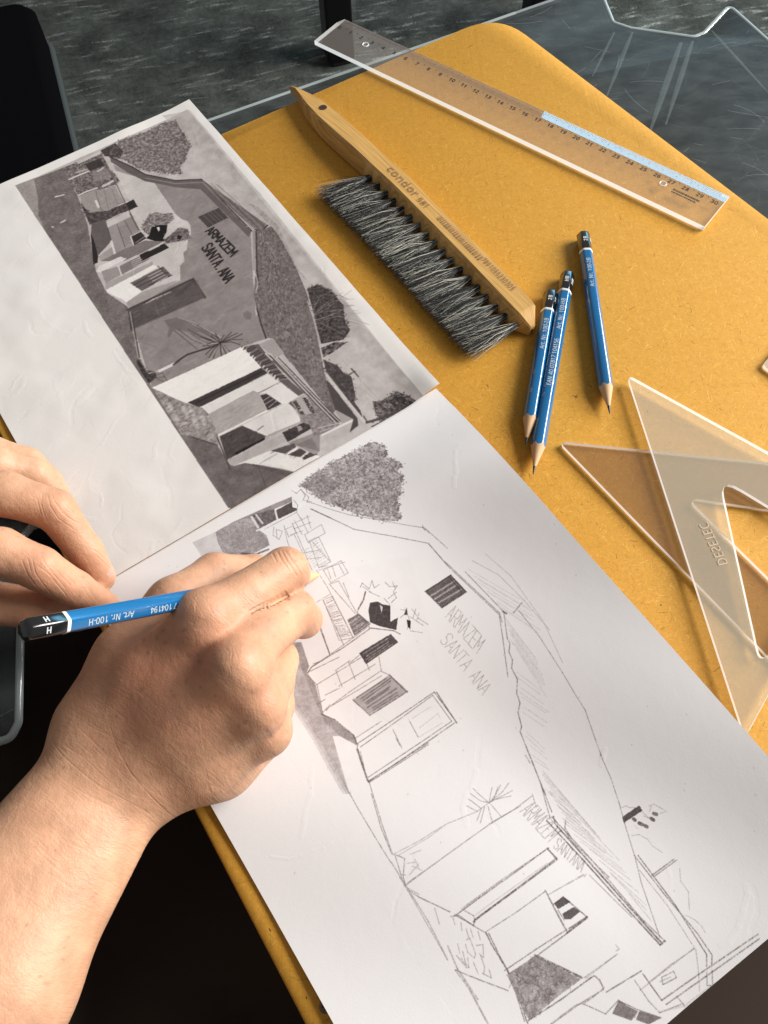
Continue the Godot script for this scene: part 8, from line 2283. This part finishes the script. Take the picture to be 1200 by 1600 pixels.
	p.pencil([192.3, 111.2, 190.9, 106.2, 188.9, 102.4], 0.35, 0.5, 0.75)
	p.pencil([192.3, 111.2, 191.7, 103.4, 190.4, 98.9], 0.35, 0.5, 0.75)
	p.pencil([192.3, 111.2, 193.4, 103.5, 193.7, 99.7], 0.35, 0.5, 0.75)
	p.pencil([192.2, 109.3, 195.2, 101.7], 0.35, 0.5, 0.75)
	p.pencil([192.1, 115.3, 195, 120], 0.35, 0.5, 0.75)
	p.pencil([192.5, 113.9, 196.6, 119.4], 0.35, 0.5, 0.75)
	p.pencil([193, 112.4, 199.6, 115], 0.35, 0.5, 0.75)
	p.pencil([193.4, 110.9, 199.3, 110.5], 0.35, 0.5, 0.75)
	p.pencil([192.3, 117.4, 187.7, 120], 0.35, 0.5, 0.75)
	p.pencil([192.5, 108.9, 189.1, 103.8], 0.35, 0.5, 0.75)
	p.pencil([198.7, 159.9, 198.9, 146.1, 199.1, 128.5, 199.3, 116.7, 200.4, 104, 200.5, 94], 0.36, 0.45, 0.8)
	p.pencil([198.4, 158.5, 198.7, 144.8], 0.35, 0.5, 0.8)
	p.pencil([199.1, 116.5, 201, 100.8], 0.4, 0.5, 0.8)
	p.pencil([199.8, 93.4, 205.3, 95.6], 0.35, 0.5, 0.8)
	p.pencil([192, 154.6, 193.8, 151.2], 0.35, 0.55, 0.6)
	p.pencil([189.9, 151.4, 191.2, 146.4], 0.35, 0.55, 0.6)
	p.pencil([192.5, 150.8, 196.4, 151.3], 0.35, 0.55, 0.6)
	p.pencil([194.1, 153.2, 197.9, 150.7], 0.35, 0.55, 0.6)
	p.pencil([196.4, 156, 195, 150.3], 0.35, 0.55, 0.6)
	p.pencil([200.5, 160, 205.6, 157.9, 217.4, 150.4], 0.45, 0.42, 0.8)
	p.pencil([200.4, 159.4, 204.6, 157.1], 0.35, 0.5, 0.8)
	p.pencil([219.5, 149.6, 219.8, 137.1, 220.5, 118.7, 221, 102.2, 226.6, 101.9, 226.2, 123.3, 225.7, 145], 0.45, 0.28, 0.8)
	p.pencil([219, 145.8, 219.7, 125.2, 221.1, 101.7], 0.35, 0.4, 0.8)
	p.pencil([225.3, 144.2, 225.9, 123, 226.2, 101.8], 0.5, 0.25, 0.8)
	p.pencil([219.4, 149.5, 226.8, 145.7, 225.1, 143.7], 0.45, 0.32, 0.8)
	p.pencil([219.2, 145.9, 223.9, 143.5, 226.2, 144.3], 0.35, 0.4, 0.8)
	p.pencil([224, 143.8, 224.3, 135.9, 225.5, 105.9], 0.3, 0.6, 0.6)
	p.pencil([220.6, 102.4, 226.6, 101.3], 0.5, 0.3, 0.8)
	p.pencil([218.8, 151.4, 220.5, 148.1, 225.8, 146.3, 231.3, 143.4], 0.4, 0.42, 0.8)
	p.pencil([231.5, 143.1, 236.4, 144, 247.2, 144.5, 256.9, 146.4, 266.7, 149.2], 0.6, 0.3, 0.8)
	p.pencil([232.6, 142.3, 242.2, 144, 249.6, 144.6, 265.2, 149.8], 0.45, 0.35, 0.8)
	p.pencil([231.5, 143.1, 232.6, 128.3, 233.2, 113.4], 0.36, 0.45, 0.8)
	p.pencil([246.9, 145.4, 247.9, 130.1, 249.4, 115.5], 0.4, 0.35, 0.8)
	p.pencil([248.6, 145.6, 249.8, 131.6, 250.6, 114.8, 250.9, 106], 0.45, 0.35, 0.8)
	p.pencil([233.1, 113.3, 249.6, 115.7], 0.45, 0.35, 0.8)
	p.pencil([235.9, 113.8, 248.6, 116], 0.35, 0.4, 0.8)
	p.fill([239, 113.7, 239.3, 108.8, 242.4, 107.6, 241.6, 113.7], 0.4, 0.14, 0.1, 0.04, 1, 0)
	p.fill([243.9, 113.3, 244.6, 107.9, 247.4, 106.7, 247.3, 112, 246, 113.9], 0.4, 0.14, 0.1, 0.04, 1, 0)
	p.pencil([239, 114, 239.1, 108.7, 250.4, 105.7, 249.5, 115], 0.5, 0.26, 0.8)
	p.pencil([250.4, 105.7, 250.4, 116.3], 0.7, 0.28, 0.8)
	p.pencil([241.6, 113.7, 246.3, 114.1], 0.4, 0.35, 0.8)
	p.fill([249, 145.7, 249.5, 132.3, 266.5, 122.3, 265.9, 134.5, 265.9, 148.1, 261.5, 147.9], 0.66, 0.22, 0.24, 0.2, 1, 0)
	scribble(p, [251, 145.2, 250.5, 133.4, 265.6, 123.9, 264.8, 147.1], 160, 0.34, 0.5)
	p.pencil([249.5, 132, 257.9, 126.7, 266.1, 121.8], 0.9, 0.25, 0.8)
	p.pencil([265.8, 148.5, 267.2, 133.3, 268.4, 117], 0.5, 0.28, 0.8)
	p.pencil([268.4, 117, 270.9, 116.2, 274, 117.2, 272.7, 128.7, 271.9, 141.7], 0.4, 0.42, 0.8)
	p.pencil([266.5, 121.2, 267.5, 105.6], 0.32, 0.5, 0.8)
	p.pencil([235.5, 110.5, 237.9, 95.6, 238.1, 96.9], 0.3, 0.55, 0.8)
	p.pencil([234.9, 113.6, 237.4, 96.3], 0.3, 0.6, 0.8)
	p.pencil([229.4, 151.3, 229.6, 149.8, 235.7, 151.5, 236.5, 152.7, 233.2, 153.6, 230.4, 152.6], 0.35, 0.5, 0.7)
	p.pencil([233.1, 149.5, 234.4, 146.9, 238.4, 149.6, 236.1, 150.1], 0.35, 0.5, 0.7)
	p.pencil([222.8, 149.2, 225.7, 150.8], 0.35, 0.5, 0.7)
	p.pencil([226.1, 148.8, 229.3, 150], 0.35, 0.5, 0.7)
	p.pencil([228.6, 155.3, 231.8, 156.5], 0.35, 0.5, 0.7)
	p.pencil([231.6, 155.2, 236.3, 157, 238, 156.6, 234.8, 154.8], 0.35, 0.5, 0.7)
	p.pencil([231.6, 158.1, 237.5, 157.4, 233.3, 157.1], 0.35, 0.5, 0.7)
	p.pencil([237, 150.2, 241.2, 151.2, 242.9, 153], 0.35, 0.5, 0.7)
	p.pencil([237.4, 153.9, 241.6, 154.8], 0.35, 0.5, 0.7)
	p.pencil([212.7, 155, 218.5, 156.9], 0.35, 0.5, 0.7)
	p.pencil([219.6, 150.9, 222.2, 151.6], 0.35, 0.5, 0.7)
	p.pencil([227.1, 147.3, 230.3, 148.5], 0.35, 0.5, 0.7)
	p.pencil([229.3, 145.5, 232.5, 146.8], 0.35, 0.5, 0.7)
	p.pencil([242.9, 150.2, 245.9, 151.4, 242.6, 153.4], 0.35, 0.5, 0.7)
	p.pencil([235.6, 161.5, 244, 155.5, 253.1, 148.5], 0.4, 0.42, 0.8)
	p.letters("ARMAZEM", Vector2(202.7, 102.7), Vector2(219.6, 100.4), Vector2(202.3, 95), 0.32, 0.5, 0.8, 0.8)
	p.letters("SANTANA", Vector2(222, 100), Vector2(236.5, 96.8), Vector2(220.3, 95.4), 0.32, 0.5, 0.8, 0.8)
	p.pencil([212, 95.4, 232.8, 92.8, 253.2, 90.7, 274.9, 88.2], 0.6, 0.22, 0.8)
	p.pencil([212.1, 92.5, 232.5, 90.2, 263, 87.8, 275.1, 85.6], 0.4, 0.35, 0.8)
	p.pencil([215.9, 93.3, 242.4, 90.5, 274.9, 87.1], 0.75, 0.25, 0.8)
	p.pencil([218.7, 91.5, 223.5, 92, 244, 88.3], 0.4, 0.4, 0.8)
	p.pencil([274.9, 88.2, 274.9, 85.4], 0.6, 0.3, 0.8)
	p.pencil([238.9, 94.5, 254.5, 91.8, 261, 90.6], 0.35, 0.5, 0.8)
	p.pencil([211.7, 94.6, 212.5, 91.7, 214.9, 93.1], 0.45, 0.3, 0.8)
	p.pencil([216.5, 88.5, 218.6, 90.8, 223.5, 91.3], 0.5, 0.4, 0.8)
	p.pencil([212.4, 92.2, 216.4, 92.5], 0.4, 0.4, 0.8)
	p.pencil([186.1, 83.9, 197.8, 87.3, 210.7, 91.4], 0.45, 0.42, 0.8)
	p.pencil([197.8, 87.3, 211.6, 93.3], 0.4, 0.4, 0.8)
	p.pencil([185, 85.5, 189.2, 85.9], 0.4, 0.5, 0.8)
	p.hatch(Vector2(197.4, 87), Vector2(223.7, 91), Vector2(222.3, 83.9), Vector2(250.1, 80.8), 9, 0.28, 0.6, 0.5)
	p.hatch(Vector2(199.9, 86.7), Vector2(218.2, 89.9), Vector2(208.3, 84), Vector2(241.1, 82.3), 8, 0.3, 0.62, 0.5)
	p.hatch(Vector2(221.2, 90.1), Vector2(255, 85.2), Vector2(251.1, 79.4), Vector2(271, 85.8), 5, 0.3, 0.55, 0.55)
	p.hatch(Vector2(188.6, 83.5), Vector2(197.9, 86.3), Vector2(220.3, 82.1), Vector2(248.9, 79.7), 5, 0.3, 0.58, 0.5)
	p.pencil([130.7, 45.2, 147.1, 45.5, 166.4, 47.8, 177.7, 49.7, 185.4, 50.5, 197.8, 55.5, 205.7, 58.5], 0.36, 0.45, 0.8)
	p.pencil([97.8, 40.1, 114.6, 37.2, 141.8, 39.1, 162.9, 44.9], 0.3, 0.55, 0.6)
	p.pencil([203.9, 58.2, 214.2, 61.1, 224.5, 65.2, 233.3, 69.4, 243.7, 73.9], 0.36, 0.42, 0.8)
	p.pencil([243.7, 73.9, 253.3, 79, 272.8, 86.3], 0.36, 0.42, 0.8)
	p.pencil([244.5, 72.8, 267.3, 73, 287.7, 75.4], 0.5, 0.3, 0.8)
	p.pencil([243.7, 73.9, 260.8, 74, 279.8, 73, 289.1, 73.8, 292.1, 76.8], 0.45, 0.32, 0.8)
	p.pencil([248.8, 76.1, 265.3, 75.9, 283.4, 77.6, 282.5, 105.4], 0.32, 0.5, 0.7)
	p.pencil([287.7, 75.4, 290.7, 78.2], 0.45, 0.35, 0.8)
	p.pencil([283.8, 77.5, 289, 81.3, 295.5, 86.4], 0.3, 0.55, 0.8)
	p.pencil([292, 79.6, 295.8, 82.7, 297.1, 81.1, 292.9, 77.6], 0.4, 0.42, 0.8)
	p.pencil([253.5, 73.3, 254.2, 61.3], 0.45, 0.35, 0.8)
	p.pencil([254.6, 73.1, 254.9, 60.6], 0.4, 0.4, 0.8)
	p.fill([229.3, 68, 229.8, 58.7, 232.2, 59.1, 231.5, 69], 0.36, 0.28, 0, 0.04, 1, 0)
	p.line([232.6, 64.4, 233.2, 64.2], 1.5, 0.3, 0.9, 0.4)
	p.line([235.2, 63.6, 236.3, 62.9], 1.5, 0.3, 0.9, 0.4)
	p.line([237.5, 62.2, 238.1, 61.9], 1.5, 0.3, 0.9, 0.4)
	p.line([236.7, 58.1, 237.6, 57.7], 1.5, 0.3, 0.9, 0.4)
	p.line([235.8, 55.8, 236.6, 55.1], 1.5, 0.3, 0.9, 0.4)
	p.pencil([226.2, 66.7, 226.7, 63.5, 228.4, 62.6, 229.2, 60.8], 0.32, 0.58, 0.65)
	p.pencil([231.7, 59.5, 235.2, 59, 237.3, 58.4], 0.32, 0.58, 0.65)
	p.pencil([232.3, 55.5, 233, 53.2, 235.4, 51.8, 238, 50.7, 237.4, 53.6], 0.32, 0.58, 0.65)
	p.pencil([232.7, 54.2, 234.1, 56.7], 0.32, 0.58, 0.65)
	p.pencil([233.9, 60.2, 236.9, 58.1], 0.32, 0.58, 0.65)
	p.pencil([234.7, 65.8, 236.5, 65.6], 0.32, 0.58, 0.65)
	p.pencil([237.2, 69.9, 238.4, 66.7, 242, 65.2, 244.6, 65.1], 0.32, 0.58, 0.65)
	p.pencil([258.1, 61.9, 262, 65, 266.7, 65.3, 271.7, 69.4], 0.32, 0.58, 0.65)
	p.pencil([271.8, 72.5, 275.8, 70.4, 278.8, 69.7, 281.7, 70.2], 0.32, 0.58, 0.65)
	p.pencil([245.2, 65.1, 249.4, 63.5], 0.32, 0.58, 0.65)
	p.pencil([289.7, 100.8, 291, 85, 292.2, 68.6, 293.5, 53], 0.45, 0.35, 0.8)
	p.pencil([291.8, 100.5, 293.2, 81.2, 294.9, 53.9], 0.45, 0.35, 0.8)
	p.pencil([278.6, 100.8, 289.7, 100.8], 0.5, 0.3, 0.8)
	p.pencil([275.3, 116.9, 277.7, 100.5], 0.45, 0.32, 0.8)
	p.pencil([278.8, 104.9, 287.1, 105.2, 292.5, 104.5, 295.2, 94.6], 0.36, 0.42, 0.8)
	p.pencil([292.2, 95.2, 296.1, 94.9], 0.4, 0.42, 0.8)
	p.pencil([282.2, 100.6, 282.5, 89.5, 283.6, 77.7], 0.34, 0.5, 0.8)
	p.pencil([283.9, 95.4, 285, 90.2, 287, 90.9, 285.9, 96.7, 283.9, 95.4], 0.38, 0.42, 0.8)
	p.pencil([284.5, 97.2, 285.8, 92.6], 0.32, 0.5, 0.8)
	p.pencil([273.3, 127.3, 278.3, 123.9, 281, 121.9, 280.4, 114.7], 0.38, 0.45, 0.8)
	p.pencil([273.3, 127.3, 273.7, 122.2, 273.9, 116.7, 268.8, 116.8], 0.36, 0.48, 0.8)
	p.pencil([271.4, 142, 272.2, 129.6, 273.3, 127.3], 0.32, 0.55, 0.8)
	p.pencil([267.2, 120.5, 267.6, 104.5], 0.32, 0.55, 0.8)
	p.pencil([264.5, 102.9, 266.9, 102.8, 266.5, 104.1], 0.32, 0.6, 0.8)
	p.pencil([292.2, 104.2, 296, 95.4, 297, 81.5, 299.7, 53.6], 0.6, 0.7, 0.5)
	p.fill([280.4, 114.7, 283.8, 113.3, 287.5, 111.1, 288.5, 115.3, 282.5, 119.9], 0.55, 0.16, 0.15, 0.04, 1, 0)
	p.fill([287.7, 110.7, 294.3, 105, 293.2, 110.7, 289.2, 113.7], 0.52, 0.16, 0.15, 0.04, 1, 0)
	p.pencil([280.4, 114.7, 287, 110.6, 294.3, 105], 0.4, 0.4, 0.8)
	p.pencil([287, 110.6, 288.4, 113.6], 0.35, 0.5, 0.8)
	p.fill([296.3, 95.7, 297, 81.5, 298.6, 63.2, 299.6, 52.3, 300.4, 53.2, 299.3, 75.6, 297.7, 94.8], 0.88, 0.05, 0, 0.1, 0.5, 0)
	for i in 60:
		var q := Vector2(rng.randf() * 297, rng.randf() * 212)
		p.line([q.x, q.y, q.x + 0.4, q.y + 0.2], 0.3, 0.6, 0.6, 0.3)

func roof_marks(p: Pad) -> void:      # tile rows: short pale and dark dashes
	var quad_ := [Vector2(134.9, 25), Vector2(137.3, 15.5), Vector2(252.4, 48.6), Vector2(216.2, 59.3)]
	for i in 900:
		var u := rng.randf()
		var v := rng.randf()
		var q: Vector2 = quad_[0].lerp(quad_[1], u).lerp(quad_[3].lerp(quad_[2], u), v)
		var d: Vector2 = (quad_[3] - quad_[0]).normalized()
		p.line([q.x, q.y, q.x + d.x * 1.3, q.y + d.y * 1.3], 0.35, 0.68 if rng.randf() < 0.55 else 0.26, 0.6, 0.3)

func slat_edge(p: Pad, a: Vector2, b: Vector2) -> void:
	for i in 26:
		var q := a.lerp(b, (i + rng.randf()) / 26.0)
		p.line([q.x, q.y, q.x - 0.5, q.y - 0.9], rng.randf_range(0.5, 1.1), 0.9 if i % 2 else 0.25, 0.9)

func scribble(p: Pad, mm: Array, n: int, tone: float, alpha: float) -> void:    # small curled strokes inside an outline
	var poly := PackedVector2Array()
	var lo := Vector2(1e9, 1e9)
	var hi := -lo
	for i in range(0, mm.size(), 2):
		var q := Vector2(mm[i], mm[i + 1])
		poly.append(q)
		lo = lo.min(q)
		hi = hi.max(q)
	for i in n:
		var q := Vector2(rng.randf_range(lo.x, hi.x), rng.randf_range(lo.y, hi.y))
		if not Geometry2D.is_point_in_polygon(q, poly):
			continue
		var ang := rng.randf() * TAU
		var path := []
		for j in 4:
			path.append_array([q.x, q.y])
			ang += rng.randf_range(-1.0, 1.3)
			q += Vector2(cos(ang), sin(ang)) * 0.9
		p.line(path, 0.3, tone + rng.randf_range(-0.08, 0.2), alpha, 0.6)

func leaves(p: Pad, mm: Array, n: int, size: float, dark: float, light: float) -> void:    # leaf dabs scattered over a crown and a little past its outline
	var poly := PackedVector2Array()
	var lo := Vector2(1e9, 1e9)
	var hi := -lo
	for i in range(0, mm.size(), 2):
		var q := Vector2(mm[i], mm[i + 1])
		poly.append(q)
		lo = lo.min(q)
		hi = hi.max(q)
	for i in n:
		var q := Vector2(rng.randf_range(lo.x, hi.x), rng.randf_range(lo.y, hi.y))
		if i % 4 == 0:
			var k := rng.randi_range(0, poly.size() - 1)
			q = poly[k].lerp(poly[(k + 1) % poly.size()], rng.randf()) + Vector2(rng.randfn(0, size * 0.8), rng.randfn(0, size * 0.8))
		elif not Geometry2D.is_point_in_polygon(q, poly):
			continue
		var d := Vector2.from_angle(rng.randf() * TAU) * size * rng.randf_range(0.3, 1.0)
		var mass: float = soft[(int(q.y * 14.0) & 511) * 512 + (int(q.x * 14.0) & 511)]      # whole boughs in light or in shade
		var pale := rng.randf() < (0.25 if i % 4 == 0 else 0.48 + 1.4 * mass)
		p.line([q.x, q.y, q.x + d.x, q.y + d.y], size * rng.randf_range(0.4, 0.9), light + rng.randf_range(-0.1, 0.1) if pale else dark + rng.randf_range(-0.05, 0.15), rng.randf_range(0.4, 0.9), 0.2)

func weather(p: Pad, mm: Array, n: int, dir: Vector2, length: float, width: float, amp: float, alpha: float) -> void:    # stains, blades, wear: faint strokes inside an outline
	var poly := PackedVector2Array()
	var lo := Vector2(1e9, 1e9)
	var hi := -lo
	for i in range(0, mm.size(), 2):
		var q := Vector2(mm[i], mm[i + 1])
		poly.append(q)
		lo = lo.min(q)
		hi = hi.max(q)
	for i in n:
		var q := Vector2(rng.randf_range(lo.x, hi.x), rng.randf_range(lo.y, hi.y))
		var e := q + (dir + Vector2(rng.randfn(0, 0.2), rng.randfn(0, 0.2))) * length * rng.randf_range(0.3, 1.0)
		if not Geometry2D.is_point_in_polygon(q, poly) or not Geometry2D.is_point_in_polygon(e, poly):
			continue
		var at := clampi(int(q.y * p.k), 0, p.h - 1) * p.w + clampi(int(q.x * p.k), 0, p.w - 1)
		p.line([q.x, q.y, e.x, e.y], width * rng.randf_range(0.4, 1.2), clampf(p.px[at] + rng.randf_range(-amp, amp), 0.05, 0.97), alpha * rng.randf_range(0.3, 1.0), 0.3)

func break_up(p: Pad, mm: Array, n: int) -> void:     # printing is never razor sharp: drag little dabs of tone across every border
	var poly := PackedVector2Array()
	var lo := Vector2(1e9, 1e9)
	var hi := -lo
	for i in range(0, mm.size(), 2):
		var q := Vector2(mm[i], mm[i + 1])
		poly.append(q)
		lo = lo.min(q)
		hi = hi.max(q)
	for i in n:
		var q := Vector2(rng.randf_range(lo.x, hi.x), rng.randf_range(lo.y, hi.y))
		var e := q + Vector2.from_angle(rng.randf() * TAU) * rng.randf_range(0.3, 1.5)
		if not Geometry2D.is_point_in_polygon(q, poly) or not Geometry2D.is_point_in_polygon(e, poly):
			continue
		var at := clampi(int(q.y * p.k), 0, p.h - 1) * p.w + clampi(int(q.x * p.k), 0, p.w - 1)
		p.line([q.x, q.y, e.x, e.y], rng.randf_range(0.2, 0.6), clampf(p.px[at] + rng.randf_range(-0.09, 0.09), 0.06, 0.97), rng.randf_range(0.25, 0.75), 0.2)
